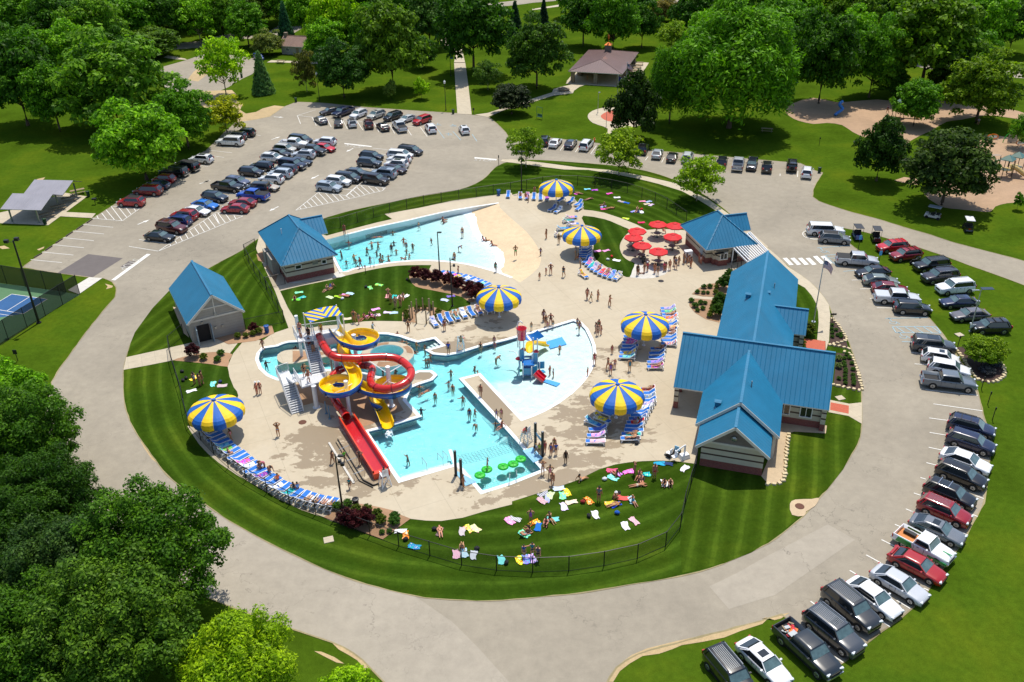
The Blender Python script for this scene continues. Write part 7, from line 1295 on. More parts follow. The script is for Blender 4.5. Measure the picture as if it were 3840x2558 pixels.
PPL=[l.split('|')for l in '''5,1497,525,w,walk,shorts,80,.8,0,0,20 120 190|boy in bright blue shorts wading near the tall wave pool wall
5,1722,452,w,sit,bikini,-60,.95,0,0,200 60 60|woman sitting upper of the pair in the shallow wave pool
5,1725,474,w,sit,shorts,-40,1,1,1,40 60 120|person sitting lower of the pair in the shallow wave pool
5,1897,608,w,stand,shorts,180,1.05,0,0,30 60 150|man in blue shorts standing mid shallow wave pool
5,1612,665,w,walk,shorts,60,.7,2,0,20 20 24|small child running through shallow wave pool water
5,1862,735,w,bend,shirt,-90,.85,0,0,20 60 150|child in blue shirt bending over in the shallow wave pool
5,1825,828,w,stand,shorts,150,1.05,0,0,30 70 170|man in navy shorts at the near rim of the wave pool
5,2092,646,w,sit,suit,-100,.95,1,1,220 40 110|girl in pink sitting at the water edge of the beach
5,2118,650,w,sit,shorts,-60,.8,0,0,60 50 50|child sitting right beside the girl in pink
5,2172,692,w,sit,suit,-110,1,1,1,24 24 28|woman in black sitting where water meets the tan beach
5,2203,930,d,stand,suit,190,.95,2,1,60 190 160|girl in mint suit at the near tip of the beach
5,1255,560,1.3,wade,shorts,0,1,1,0,40 60 90|bather close under the long wall of the wave pool
5,1112,612,1.0,swim,shorts,-90,1,1,0,24 60 160|swimmer in blue floating flat near the wave pool wall
5,1062,678,.9,wade,shorts,30,1,0,0,40 50 90|man standing waist deep, left of a man with spread arms
5,1120,682,.9,reach,shorts,-60,1,1,0,30 60 130|man with spread arms waist deep in the wave pool
5,1265,658,1.2,wade,suit,10,.9,3,0,26 40 60|dark-haired bather alone in mid wave pool
5,1360,708,.75,wade,bikini,200,.9,1,1,200 70 60|girl in coral bikini left of her friend in mid pool
5,1381,700,.7,stand,suit,180,.9,1,1,50 120 160|girl in blue suit right of her friend in mid pool
5,1441,716,.6,akimbo,suit,160,.9,1,0,24 30 60|child with red hair band in dark suit, wave pool
5,1018,728,1.0,reach,shorts,-40,1,1,0,50 50 60|two-armed swimmer leaning, centre left of wave pool
5,1245,732,.55,stand,dress,190,1,2,1,24 36 60|woman in long dark swim dress in the wave pool
5,1288,738,1.0,wade,suit,20,.8,1,1,200 120 60|small girl right of the woman in dark swim dress
5,1108,748,1.1,wade,shorts,40,.8,3,0,20 20 24|small boy alone left of the woman in swim dress
5,1382,742,.9,wade,suit,-20,.7,1,0,160 40 50|toddler below the pair of girls in mid pool
5,783,757,1.0,wade,shirt,120,1,2,0,30 40 60|bather in dark shirt nearest the machine house corner
5,900,794,.95,reach,shorts,30,1,0,0,40 70 90|man sweeping his arms left of the floating boy
5,1046,800,1.1,reach,suit,-20,.8,3,0,20 60 140|child in blue with arms out, lower wave pool
5,1143,772,1.1,wade,shorts,60,.85,1,1,40 160 180|top left bather of the knot of seven children
5,1165,788,1.1,wade,suit,80,.8,1,1,170 110 60|second bather of the knot of seven children
5,1215,788,1.1,wade,bikini,20,.85,0,1,210 60 90|upper right bather of the knot of seven children
5,1135,823,1.0,wade,suit,-30,.85,1,1,220 80 90|lower left bather of the knot of seven children
5,1157,832,1.0,reach,shorts,10,.85,2,0,20 40 60|bather in front of the knot of seven children
5,1225,830,1.0,wade,suit,150,.8,1,1,230 90 140|pink-suited child at the right of the knot
5,1375,808,.8,wade,shorts,40,.7,1,0,90 90 100|small child between two swimmers near the lower rim
5,1407,782,.8,reach,shorts,-60,.75,1,0,60 80 120|child throwing an arm out near the lower rim
5,1362,822,.7,bend,suit,100,.85,1,1,200 70 100|girl crouching against the lower wave pool rim
5,828,835,1.1,wade,shorts,0,.8,2,0,30 30 40|bather splashing beside the railed ramp
5,917,825,1.15,wade,suit,0,.8,1,0,80 90 90|low bather between ramp and standing guard
5,962,893,d,walk,shorts,80,1.05,2,0,24 50 150|man in long blue shorts walking the wave pool rim
5,937,888,1.0,wade,shorts,0,.8,3,0,20 20 24|child head and shoulders by the wave pool rim
5,850,665,1.0,wade,suit,0,.9,1,1,230 90 150|girl in pink holding the wall ladder
5,815,588,d,stand,shorts,180,1.1,2,0,190 30 30|lifeguard with red tube standing above the wall ladder
6,315,625,d,stand,suit,60,1,1,1,24 24 28|woman in black alone between beach and parasol
6,430,672,d,stand,suit,170,1.05,0,1,22 22 24|woman in black dressed suit left of the parasol by small lawn
6,33,782,d,akimbo,shorts,190,1.05,1,0,70 190 110|man in green shorts standing on the tan beach
6,263,777,d,reach,suit,-160,.75,2,1,30 70 190|girl in blue on the edge of the tan beach
6,356,950,d,akimbo,suit,170,1.05,1,0,24 24 28|woman in black with white cap left of a dark-shirted man
6,312,955,d,stand,suit,-120,.7,1,1,210 90 120|small girl in red pink beside the woman in cap
6,474,977,d,walk,shirt,150,1.05,0,0,54 56 66|man in dark shirt and teal shorts walking alone
6,253,1002,d,stand,shorts,180,.7,1,0,220 120 110|toddler alone nearest the end of the beach
6,690,1180,d,walk,suit,180,1.05,1,1,226 150 120|woman in peach leading two boys across the deck
6,724,1202,d,walk,shorts,-100,.9,0,0,20 140 90|boy in green shorts behind the woman in peach
6,788,1187,d,stand,shorts,-60,.95,0,0,30 80 150|boy in blue shorts right of the walking pair
6,897,1242,d,reach,suit,-80,1,1,1,236 110 130|woman in pink trailing a blue towel on the deck
6,290,1380,d,walk,dress,-150,1.05,2,1,150 120 140|woman in grey pink dress above the group in black
6,311,1427,d,stand,suit,190,1,1,1,20 20 24|woman in black at the left of the kerbside group
6,356,1417,d,akimbo,suit,170,1.05,1,1,22 22 26|woman in black hands on hips beside toddlers
6,328,1450,d,stand,suit,170,.65,1,1,240 140 170|toddler in pink on the bowl kerb
6,377,1437,d,stand,shorts,170,.65,1,0,110 200 220|toddler in aqua on the bowl kerb
6,178,1467,d,stand,shorts,180,.75,0,0,40 170 190|boy in blue and green shorts by the bucket
6,600,1425,d,stand,suit,-160,.7,1,0,130 160 180|toddler at the tip of the white bowl
6,618,1482,d,walk,suit,-170,1,1,1,120 80 150|woman in purple stepping into the tip of the bowl
6,797,1470,d,stand,suit,150,1,1,1,60 120 60|woman in green at the back of the deck huddle
6,768,1482,d,stand,suit,100,.85,1,1,40 150 160|child at the left of the deck huddle
6,785,1512,d,stand,bikini,180,1,0,1,50 40 50|woman in brown at the front of the deck huddle
6,817,1505,d,stand,shorts,-120,.8,1,0,70 90 190|boy in blue at the right of the deck huddle
6,1152,962,d,stand,shirt,-160,1.05,2,0,40 40 44|man in dark top leftmost in the snack queue
6,1172,947,d,sit,shorts,-90,.8,1,0,40 150 140|child in teal crouching beside the leftmost man
6,1215,937,d,stand,suit,30,.95,0,1,24 24 30|girl in black second in the snack queue
6,1243,925,d,stand,shirt,30,.9,1,0,210 60 90|child with blue cap in the snack queue
6,1310,942,d,stand,bikini,30,1,1,1,230 120 110|woman in coral bikini in the queue
6,1337,962,d,stand,suit,-20,.95,0,1,20 20 24|woman in black at the front edge of the queue
6,1397,922,d,stand,shirt,40,.9,1,1,220 30 110|girl in magenta in the middle of the queue
6,1413,920,d,stand,suit,40,.85,1,1,230 110 130|smaller girl right behind the one in magenta
6,1447,912,d,stand,shorts,0,1,1,0,150 80 80|tanned boy in the queue before the grey-shirted man
6,1490,872,d,stand,suit,-40,1,2,1,30 30 40|person in dark clothes behind the grey-shirted man
6,1503,900,d,akimbo,shirt,-30,1.08,0,0,110 118 128|man in grey shirt near the head of the queue
6,1531,865,d,stand,bikini,-50,.85,1,1,180 150 60|girl in yellow right of the grey-shirted man
6,1576,852,d,stand,shorts,-60,1.05,1,0,30 140 170|man in teal shorts before the white cooler
6,1606,840,d,stand,suit,-60,.85,1,1,90 140 200|child in light blue beside the white cooler
6,1624,868,d,walk,bikini,-100,1,1,1,60 50 60|woman in dark bikini near the serving window
6,1642,885,d,stand,suit,-70,1,1,1,22 22 26|woman in black last before the serving window
6,1718,845,d,stand,bikini,-60,.95,1,1,220 70 60|girl in red at the serving window
6,1734,860,d,stand,suit,-60,.95,1,1,240 230 232|girl in white at the serving window
6,1795,825,d,chair,shirt,-90,1,1,1,60 150 160|person seated under the snack bar eave
6,586,795,d,stand,shirt,60,1.05,0,0,150 160 170|man in pale shirt in the parasol shade by small lawn
6,630,888,d,stand,dress,60,1,1,1,160 190 220|woman in pale blue dress beside the arc of loungers
6,605,825,d,chair,suit,60,.95,1,1,130 60 60|person seated low left of the lounger column
6,207,222,d,stand,shorts,200,.95,1,0,30 30 40|boy in dark shorts behind the farthest lounger row
6,150,290,d,stand,suit,100,.8,1,1,90 180 210|child in aqua before the farthest lounger row
6,78,232,.41,chair,bikini,180,.95,0,1,60 60 80|woman sitting on the leftmost farthest lounger
6,126,240,.41,chair,suit,180,.95,1,1,200 50 60|person sitting on the second farthest lounger
6,708,265,g,prone,bikini,-60,1,1,1,240 140 170|sunbather lying prone on the fence lawn without towel
6,610,212,g,lie,bikini,60,1,1,1,200 60 40|sunbather on the orange towel below rear parasol
6,905,350,g,lie,bikini,-80,1,1,1,40 30 40|sunbather on the dark red towel of the trio
6,840,325,g,sit,bikini,60,.95,1,1,40 150 150|girl sitting up on the mint towel of the trio
6,1148,372,g,sit,shorts,150,1,0,0,40 60 130|man sitting on the navy towel near the patio
6,1350,555,d,chair,shirt,90,1,3,0,40 40 46|man in dark shirt at the table under back left umbrella
6,1385,575,d,chair,suit,-90,.95,0,1,150 80 70|woman at the table under the back left umbrella
6,1140,650,d,chair,suit,-60,.95,2,1,90 110 150|person at the table under the leftmost red umbrella
6,1210,775,d,chair,suit,0,1,0,1,150 70 80|person at the table by the black bin
6,1348,840,d,chair,shorts,180,1,1,0,60 80 60|bare-backed man at the front patio table
6,1478,660,d,chair,shirt,180,1,2,0,120 40 50|person at the table left of snack bar, back seat
6,1520,685,d,chair,shirt,90,1,2,0,50 50 56|person at the table left of snack bar, right seat
9,68,78,d,walk,suit,60,.95,1,1,170 120 110|girl walking left of the lazy pool end
9,207,872,d,shade,bikini,10,1.05,1,1,110 170 220|woman in light blue with raised arms on the open deck
9,12,485,d,stand,shorts,60,1,0,0,190 30 44|man in red shorts beside a man in white cap
9,43,482,d,stand,shorts,20,1,1,0,34 34 44|man in white cap and black shorts on the deck
9,960,1132,d,shade,suit,0,1,1,1,22 22 26|woman in black beside the red run-out trough
9,815,1095,d,walk,shirt,-150,.75,1,0,90 220 40|child in neon green top between the steel rails
9,706,1122,d,walk,suit,-20,.95,1,1,120 60 50|girl in dark red by the tall lamp post
9,862,1352,d,walk,shirt,-170,.8,0,0,20 140 150|child in teal shirt at the kerb end
9,1905,1340,d,stand,suit,-60,.95,1,1,190 110 100|child waiting at the left launch pad
9,2065,502,d,stand,bikini,170,.95,1,1,210 120 110|girl standing on the narrow pier
9,2210,708,d,akimbo,suit,170,.75,1,1,130 80 180|child in purple on the pier edge
9,2255,700,d,stand,suit,170,.75,1,1,240 130 160|child in pink on the pier edge
9,2256,790,d,sit,suit,140,1,1,1,180 60 60|woman sitting on the pier edge with feet in water
9,2200,770,.8,wade,suit,0,.75,1,1,60 60 90|child in water at the pier edge
9,2127,1160,.26,reach,shirt,-100,.75,1,0,24 60 130|child in blue balancing on a lily pad
9,1770,115,d,stand,shirt,180,1.05,1,0,20 70 180|lifeguard in blue shirt on the curved promontory
9,1886,45,.75,chair,shorts,0,1.05,0,0,20 70 180|lifeguard seated in the chair on the promontory
9,1185,1262,.75,chair,suit,0,1,1,1,200 30 40|lifeguard seated at the foot of the red trough
10,128,890,.75,chair,suit,60,1,2,1,200 30 40|lifeguard seated at the crossing pool corner
9,2065,85,.4,stand,suit,180,1,0,0,22 22 26|woman in black standing in water by the promontory
9,350,75,1.1,wade,suit,0,.85,3,1,24 24 28|left of two bathers in the far left channel
9,364,62,1.1,wade,shorts,0,.85,3,0,40 40 60|right of two bathers in the far left channel
9,92,210,.9,reach,shorts,0,.9,3,0,20 30 40|bather alone at the far left bend of the channel
9,448,238,1.0,wade,shorts,0,1,1,0,40 80 140|man in the channel beside the white stair
9,612,212,1.0,wade,suit,0,.9,2,0,30 30 40|bather in the channel right behind the stair
9,1283,290,.9,akimbo,suit,60,.95,2,1,30 30 40|bather in the channel behind the steel arms
9,1168,302,.9,reach,suit,90,.9,2,1,90 60 60|bather in the channel behind the red tube
9,1552,62,.9,stand,bikini,60,.9,1,1,60 50 60|girl by the entry steps of the main pool
9,1560,170,1.2,wade,shorts,0,.9,1,0,60 60 70|left of two boys facing each other under the curb
9,1582,165,1.2,wade,shorts,180,.9,1,0,90 60 60|right of two boys facing each other under the curb
9,1600,128,1.2,wade,shorts,0,.9,1,0,120 60 60|bather touching the promontory tip
9,1425,95,.95,swim,bikini,-120,1,1,1,220 90 110|swimmer on her front near the spa ring
9,1472,35,1.0,wade,bikini,-60,.95,1,1,200 80 80|bather near the entry recess corner
9,1385,22,1.05,wade,suit,0,.75,1,0,240 110 70|toddler with orange float in the channel
9,1345,8,1.05,wade,shorts,0,1,1,0,60 60 80|adult beside the toddler with orange float
9,1300,-60,1.0,wade,shorts,0,1,1,0,90 70 60|man in the top bend of the channel
9,2205,190,.5,bend,shorts,-60,.95,1,0,90 120 110|bather stooping in the shallow bowl
9,2195,68,.4,stand,suit,180,.75,1,1,120 80 140|child near the promontory in shallow water
9,2190,22,.3,stand,suit,180,.85,1,1,210 120 140|girl in pink by the bowl kerb
9,1790,282,1.0,reach,bikini,200,.85,1,1,140 90 160|girl in purple left in the pool centre
9,2010,258,.9,reach,suit,60,.85,1,1,230 120 150|girl in pink above the pier tip
9,2040,292,1.0,wade,shorts,90,.9,1,0,200 60 60|bather holding the pier tip
9,1768,382,1.0,reach,suit,200,.8,1,0,120 190 210|child in mint left of the pier tip
9,1808,458,.7,stand,suit,180,1,0,1,40 70 80|woman with long dark hair standing in mid pool
9,1503,428,1.0,wade,suit,0,.95,1,1,60 110 150|bather nearest the rounded pool peninsula
9,1545,472,.95,swim,shorts,-50,.9,1,0,20 90 110|child swimming right of the peninsula
9,1645,508,.8,stand,suit,180,.9,1,1,60 180 180|girl in turquoise in mid main pool
9,1900,538,.8,reach,bikini,180,.95,1,1,210 90 100|woman with open arms beside the pier
9,1517,638,1.0,wade,shirt,0,.9,3,0,20 24 60|bather near the slide island corner
9,1960,655,.8,stand,suit,180,.95,2,1,26 70 140|woman in blue left of a child in red
9,2010,642,.95,reach,shirt,-60,.75,1,0,190 40 50|child in red vest beside the woman in blue
9,2022,757,.8,bend,suit,160,.9,0,1,50 150 170|girl leaning in aqua in the deep pool
9,1393,1067,1.0,reach,shorts,120,.85,1,0,60 150 200|boy waving near the deep pool steps
S,237,492,4.9,walk,shorts,170,.95,0,0,26 30 50|boy in dark shorts climbing the upper stair
S,205,330,5.9,stand,shorts,170,1.05,0,0,30 50 140|man in red blue shorts at the stair head
S,345,405,5.3,stand,shirt,180,1,2,0,34 36 40|person in dark rash shirt near the stair head
S,358,556,4.6,walk,shorts,180,.95,2,0,110 20 50|boy in maroon shorts midway up the upper stair
S,427,665,4.1,walk,bikini,170,.95,1,1,60 50 90|girl with long brown hair on the upper stair
S,270,1012,3.0,stand,suit,20,1,1,1,22 24 34|girl in navy on the stair landing, left
S,345,1100,3.0,walk,bikini,-120,1,1,1,180 90 60|girl walking on the stair landing, right
S,545,320,5.9,stand,shirt,180,.9,0,0,230 190 30|slide guard in yellow on the top platform
5,1077,1487,d,walk,shirt,-100,.95,0,0,226 230 234|boy in white shirt and blue shorts on the path
5,1402,1477,d,akimbo,suit,180,1,1,1,24 24 28|woman in black alone above the channel
5,1733,1467,d,stand,suit,0,1,1,1,90 40 50|woman standing before the lounger row by the posts
5,905,1392,g,akimbo,suit,160,1.1,1,1,30 70 70|woman in teal at the lawn edge by the slide canopy
5,946,1407,d,walk,suit,20,.9,0,1,20 110 110|girl in dark green leaving the lawn
5,1282,1258,g,stand,shorts,160,1.05,0,0,24 24 30|boy in black shorts left of two on the lawn
5,1329,1245,g,stand,shorts,160,1.05,0,0,28 28 34|boy in black shorts right of two on the lawn
5,1240,1216,g,stand,shorts,170,.9,1,0,220 200 120|boy in pale yellow shorts by the salmon towel
5,1220,1180,g,shade,bikini,180,1,0,1,120 40 50|woman kneeling with raised arms on the salmon towel
5,650,1098,g,sit,shorts,150,1,0,0,40 70 150|boy sitting left of two on the navy towel
5,703,1078,g,sit,bikini,150,1,1,1,90 90 100|girl sitting right of two on the navy towel
5,360,1182,g,sitbent,shirt,180,.85,1,0,80 90 80|child seated on the lime green towel
5,820,1158,g,lie,bikini,-100,1,1,1,240 120 120|sunbather lying on the coral patterned towel
5,1045,1342,g,sit,suit,160,1,1,1,70 30 60|woman seated centre of the magenta blanket
5,990,1362,g,sit,bikini,150,1,1,1,30 30 34|woman seated left of the magenta blanket
5,1092,1352,g,sit,shirt,60,1,1,0,200 206 226|person in pale clothes on the magenta blanket
5,1352,1172,g,sit,shorts,180,1,1,0,60 70 90|person seated on the white printed towel
10,438,98,.05,walk,shorts,180,.75,0,0,26 34 60|boy walking right of the blue splash mat
10,347,297,.05,akimbo,shorts,-120,.8,1,0,20 70 100|boy in dark blue shorts left of boy in white
10,380,320,.05,stand,shirt,100,.75,1,0,214 220 230|boy in white shirt by the double red slide
10,757,212,d,stand,suit,180,1,1,1,200 60 90|woman in red pink on the bowl rim
10,695,312,d,stand,shorts,60,.65,1,0,220 90 80|toddler on the lower bowl rim
10,918,112,d,stand,suit,180,.75,1,1,200 50 100|small girl alone left of the east parasol
10,882,257,d,walk,suit,120,1,0,1,22 22 26|woman in black of the strolling foursome
10,905,302,d,stand,dress,170,1,1,1,140 100 190|woman in purple of the strolling foursome
10,943,248,d,reach,shorts,180,.8,1,0,120 160 200|child of the strolling foursome
10,1080,272,d,stand,dress,180,1,0,1,30 130 160|woman in teal right of the strolling foursome
10,225,1040,d,walk,shirt,100,.85,1,0,180 200 220|child in pale shirt stepping on the right launch pad
10,253,1045,d,stand,shirt,150,.95,0,0,190 200 60|child in yellow green waiting by the black post
10,302,1018,d,stand,suit,150,.9,0,1,220 60 90|girl in red pink waiting by the black posts
10,358,1045,d,stand,suit,150,.95,0,1,30 90 200|girl in blue left of the waiting trio
10,388,990,d,stand,suit,170,.9,1,1,150 150 60|girl in olive at the back of the waiting trio
10,404,1040,d,stand,shirt,190,.9,0,0,26 90 190|boy in blue shirt right of the waiting trio
10,493,1117,d,stand,dress,180,.95,3,1,20 20 24|person in black alone on the lower deck
10,283,1222,d,shade,bikini,180,1.05,0,1,236 236 240|woman in white bikini at the pool corner
10,350,1255,d,akimbo,dress,180,1,1,1,236 150 160|woman in pink towel at the pool corner
10,372,1317,d,walk,bikini,170,.95,1,1,170 80 70|girl walking below the pool corner
10,630,1277,d,sit,suit,-60,1,0,1,210 220 230|person in white sitting on the deck edge
10,955,1232,g,sit,bikini,30,1,1,1,190 90 100|woman sitting on the pink towel near the deck
10,1125,1222,g,shade,bikini,100,.95,1,1,220 110 90|girl adjusting her hair by the bright pink towel
10,1168,1242,g,sit,bikini,150,1,1,1,60 120 170|blonde woman seated beside the blue comic towel
10,1187,1285,g,sit,bikini,180,1,0,1,60 50 60|woman seated on the dark brown towel
10,1308,1252,g,stand,shorts,180,1.05,1,0,190 30 50|man in red shorts standing on the upper lower-lawn
10,1405,1312,g,sitbent,shorts,150,1,1,0,200 200 206|man of the couple on the white towel
10,1450,1312,g,sitbent,bikini,180,1,0,1,60 40 40|woman of the couple on the white towel
10,1160,1328,g,prone,shorts,-80,1,1,0,200 190 170|sunbather face down in the middle of lower lawn
10,797,1472,g,stand,shirt,-20,1.12,1,0,110 114 122|man in grey shirt with back to the pool
10,930,1445,g,sitbent,shorts,-100,1.05,1,0,40 40 44|man in white cap seated on the grass
10,1112,1478,g,sit,suit,-160,.95,1,1,60 170 200|girl leaning on the aqua striped towel
10,938,1508,g,lie,bikini,-70,.95,1,1,220 190 60|reading bather on the green printed towel
14,172,97,g,akimbo,dress,180,.95,1,1,170 90 190|girl in purple skirt beside the red yellow towel
14,320,110,g,sitbent,shorts,160,1,0,0,230 180 40|man with bare back and yellow shorts seated
14,350,72,g,sit,suit,-150,1,1,1,22 22 28|woman in dark suit beside the man in yellow shorts
14,118,190,g,recline,shorts,-60,.95,0,0,110 170 200|child reclining on the pale blue printed towel
14,165,195,g,sitbent,bikini,60,1,1,1,170 180 200|woman seated at the edge of the blue towel
14,110,415,g,stand,shirt,180,.85,0,0,24 90 180|small boy in blue behind the fence
14,187,405,g,reach,shirt,180,.95,0,0,20 140 150|boy in teal with arms out behind the fence
14,240,447,g,walk,shirt,170,1.02,0,0,100 96 116|person in grey purple walking behind the fence
13,1692,190,g,lie,bikini,10,1,0,1,60 50 60|sunbather on her back on the taupe towel
13,1893,335,g,sit,bikini,0,.9,0,1,200 80 80|child with red hair by the aqua striped towel
8,1790,392,g,stand,dress,60,1,1,1,190 196 206|woman in pale dress leftmost of three on west lawn
8,1838,407,g,stand,bikini,-20,1,1,1,90 70 70|girl with long hair middle of three on west lawn
8,1864,387,g,stand,suit,-60,1.1,1,1,26 24 28|woman in black rightmost of three on west lawn
8,2125,905,d,walk,suit,60,.85,1,1,240 150 180|girl in pink trailing a blue towel by parasol
8,2105,1040,.41,chair,shorts,-40,1,0,0,150 80 50|person seated on a lounger near the parasol end
9,40,1168,.41,chair,shorts,40,1,1,0,30 60 120|boy with bare back seated on the fence-side row
9,82,1180,d,bend,suit,120,1,1,1,190 80 120|woman in pink bending over a fence-side lounger
9,128,1218,d,bend,bikini,-140,1,1,1,60 50 60|girl with dark hair bent over the fence-side row
9,200,1272,.41,chair,shirt,40,1,0,0,240 100 50|person in orange vest seated on fence-side lounger
9,345,1352,.41,chair,suit,30,1,0,1,90 50 50|person seated beside one in pale blue on the row
9,382,1352,.41,chair,shirt,30,1,1,0,150 190 220|person in pale blue shirt seated on the fence row
6,1452,1316,.0,recline,bikini,90,1,0,1,200 60 60|sunbather reclining high on the bath house column
6,1460,1452,.0,recline,shorts,90,1,0,0,60 60 70|sunbather midway on the bath house column
6,1452,1500,.0,recline,bikini,90,1,0,1,40 40 50|sunbather near the foot of the bath house column
10,1335,52,.0,recline,suit,90,1,0,1,22 22 26|sunbather in black under the bath house eave
10,1318,222,.0,recline,bikini,90,1,0,1,90 90 60|sunbather on the orange towel lounger
10,1240,452,.0,recline,bikini,90,1,1,1,210 60 60|sunbather at the top of the long column
10,1100,862,.0,recline,shorts,90,1,1,0,60 60 60|sunbather second from the foot of the long column
10,1090,896,.0,recline,shorts,90,1,0,0,90 70 60|sunbather at the foot of the long column
10,1150,752,.41,chair,shirt,60,1,0,1,200 200 206|person in white seated on the long column
6,655,962,.0,recline,shirt,-50,.8,1,0,230 220 60|child in yellow on the lone lounger of the arc
6,745,912,.0,recline,bikini,40,1,0,1,60 50 60|sunbather on the arc of loungers, upper one
6,855,945,.0,recline,bikini,30,1,0,1,40 40 50|sunbather on the arc of loungers, lower one
5,1825,1342,.0,recline,bikini,-40,1,0,1,220 60 80|sunbather on the teal towel lounger by the posts
5,2065,1275,.0,recline,suit,-40,1,0,1,90 50 60|sunbather near the middle parasol edge
5,1760,965,.41,chair,shorts,60,1,0,0,60 70 90|person seated in the row behind the dark shrubs
5,1860,960,d,stand,bikini,100,.9,0,1,120 60 60|girl standing behind the dark shrub row
9,500,1445,.0,recline,bikini,0,1,0,1,60 50 60|sunbather, left of four at the near end of fence row
9,560,1462,.0,recline,shorts,0,1,0,0,40 40 44|sunbather, second of four at the near fence row end
9,625,1478,.0,recline,suit,0,1,0,1,70 50 60|sunbather, third of four at the near fence row end
9,690,1492,.0,recline,bikini,0,1,1,1,150 60 60|sunbather, last of four at the near fence row end
3,2230,1300,g,stand,shirt,180,1.1,2,0,30 30 34|person in black by the green playground arch
3,1095,1040,g,walk,shirt,60,1.05,2,0,70 60 110|person beside the green-roofed play tower
3,1930,1140,g,chair,shirt,150,1.05,1,0,190 180 186|person sitting in the shade below the playground maple
0,1888,490,g,stand,shirt,180,1.1,0,0,60 60 110|walker on the far path behind the bright green tree
2,690,735,g,chair,shirt,180,1.05,1,0,170 140 90|person at a table inside the stone pavilion'''.split('\n')]
rr=random.Random(3)
for spec,lb in PPL:
 a=spec.split(',');k=int(a[0])if a[0].isdigit()else a[0];x,y=float(a[1]),float(a[2]);zc=a[3];pose,fit=a[4],a[5];hd,sc,sk,lg=float(a[6]),float(a[7]),int(a[8]),int(a[9]);col=tuple(int(v)for v in a[10].split())
 wl_=PZ if k in(9,10)else WZ
 if zc=='d':z=DK_
 elif zc=='g':z=GRS
 elif zc=='w':z=WZ-.0
 else:
  z=float(zc)
  if k in(5,9)and z>.1 and not(z==.41 or z in(.75,.26)):z=-z
  if z==.05:z=-.2
 if z<-.21 and zc not in('w',):
  p=g(k,x,y,wl_);zz=wl_+z*sc-(.22 if z<-.7 else 0)
  if fit and pose=='swim':zz=wl_-.95*sc
 else:p=g(k,x,y,z if z>1 or zc=='w' else max(z,0));zz=z
 if zc=='w':zz=max(wave_depth(p.x,p.y),-1.2)+.03
 if pose=='recline':p=g(k,x,y,.45);zz=.0
 if pose=='chair' and zc in('d','g'):zz=z-.05
 if zc=='.41':zz=-.03
 if zc=='.75':zz=.95
 hat='cap' in lb.split()or 'band' in lb
 key=(pose,fit,lg,hat)
 if key not in PM:PM[key]=o=person(*key)
 else:o=dup(PM[key])
 o.location=(p.x,p.y,zz);o.rotation_euler[2]=math.radians(hd if pose not in('recline',)else hd);o.scale=(sc,)*3
 if pose=='recline':
  best=min(LSPOT,key=lambda q:(q[2]-Vector((p.x,p.y,0))).length);HOLD.append((o,best))
  if(best[2]-Vector((p.x,p.y,0))).length<2.2:o.location=(best[2].x-.2*math.cos(best[3]),best[2].y-.2*math.sin(best[3]),.06);o.rotation_euler[2]=best[3]-math.pi/2;o.scale=(sc*.95,)*3
  else:o.location.z=-.3
 if pose in('lie',):o.rotation_euler[2]+=math.pi
 tag(o,lb,'person','people at the pool');o.color=(*lin(tuple(min(255,v*rr.uniform(.94,1.05))for v in SK[(1,0,2,3)[sk]])),1)
 hc=HC[rr.randrange(4)if sk<2 else 3];c2=(20,130,150)if 'teal shorts' in lb or 'blue shorts' in lb else tuple(int(v*.5)for v in col)
 for ch in o.children:
  n_=ch.name;ch.color=(*lin(hc),1)if n_.startswith('hair')else((*lin((236,236,236)),1)if n_.startswith('cap')else((*lin(c2),1)if(fit=='shirt' and n_.startswith('shorts'))else(*lin(col),1)))
  # ================================================================ TREES AND PLANTS
import numpy as np
def leaf_mat():
 m=bpy.data.materials.new('leaves');m.use_nodes=True;nt=m.node_tree;b=nt.nodes['Principled BSDF'];out=nt.nodes['Material Output']
 oi=N(nt,'ShaderNodeObjectInfo');ge=N(nt,'ShaderNodeNewGeometry');n1=noise(nt,.35,3,.6,ge.outputs['Position'])
 v=ramp(nt,ge.outputs['Random Per Island'],[(0,(.42,.46,.45)),(.5,(.95,.95,.95)),(1,(1.75,1.6,1.2))])
 w=ramp(nt,n1.outputs[0],[(.35,(.72,.8,.85)),(.65,(1.25,1.14,.95))])
 c=mix(nt,1,mix(nt,1,oi.outputs['Color'],v.outputs[0],'MULTIPLY'),w.outputs[0],'MULTIPLY');nt.links.new(c,b.inputs['Base Color'])
 b.inputs['Roughness'].default_value=.5;b.inputs['Specular IOR Level'].default_value=.12
 t=N(nt,'ShaderNodeBsdfTranslucent');nt.links.new(mix(nt,1,c,(1.1,1.25,.5),'MULTIPLY'),t.inputs[0]);ms=N(nt,'ShaderNodeMixShader');ms.inputs[0].default_value=.34
 nt.links.new(b.outputs[0],ms.inputs[1]);nt.links.new(t.outputs[0],ms.inputs[2]);nt.links.new(ms.outputs[0],out.inputs[0]);return m
M_leaf=leaf_mat();M_bark=plain('bark',(92,76,62),.95,var=.3,scale=4);M_barkl=plain('pale bark',(150,136,118),.9,var=.3,scale=4)
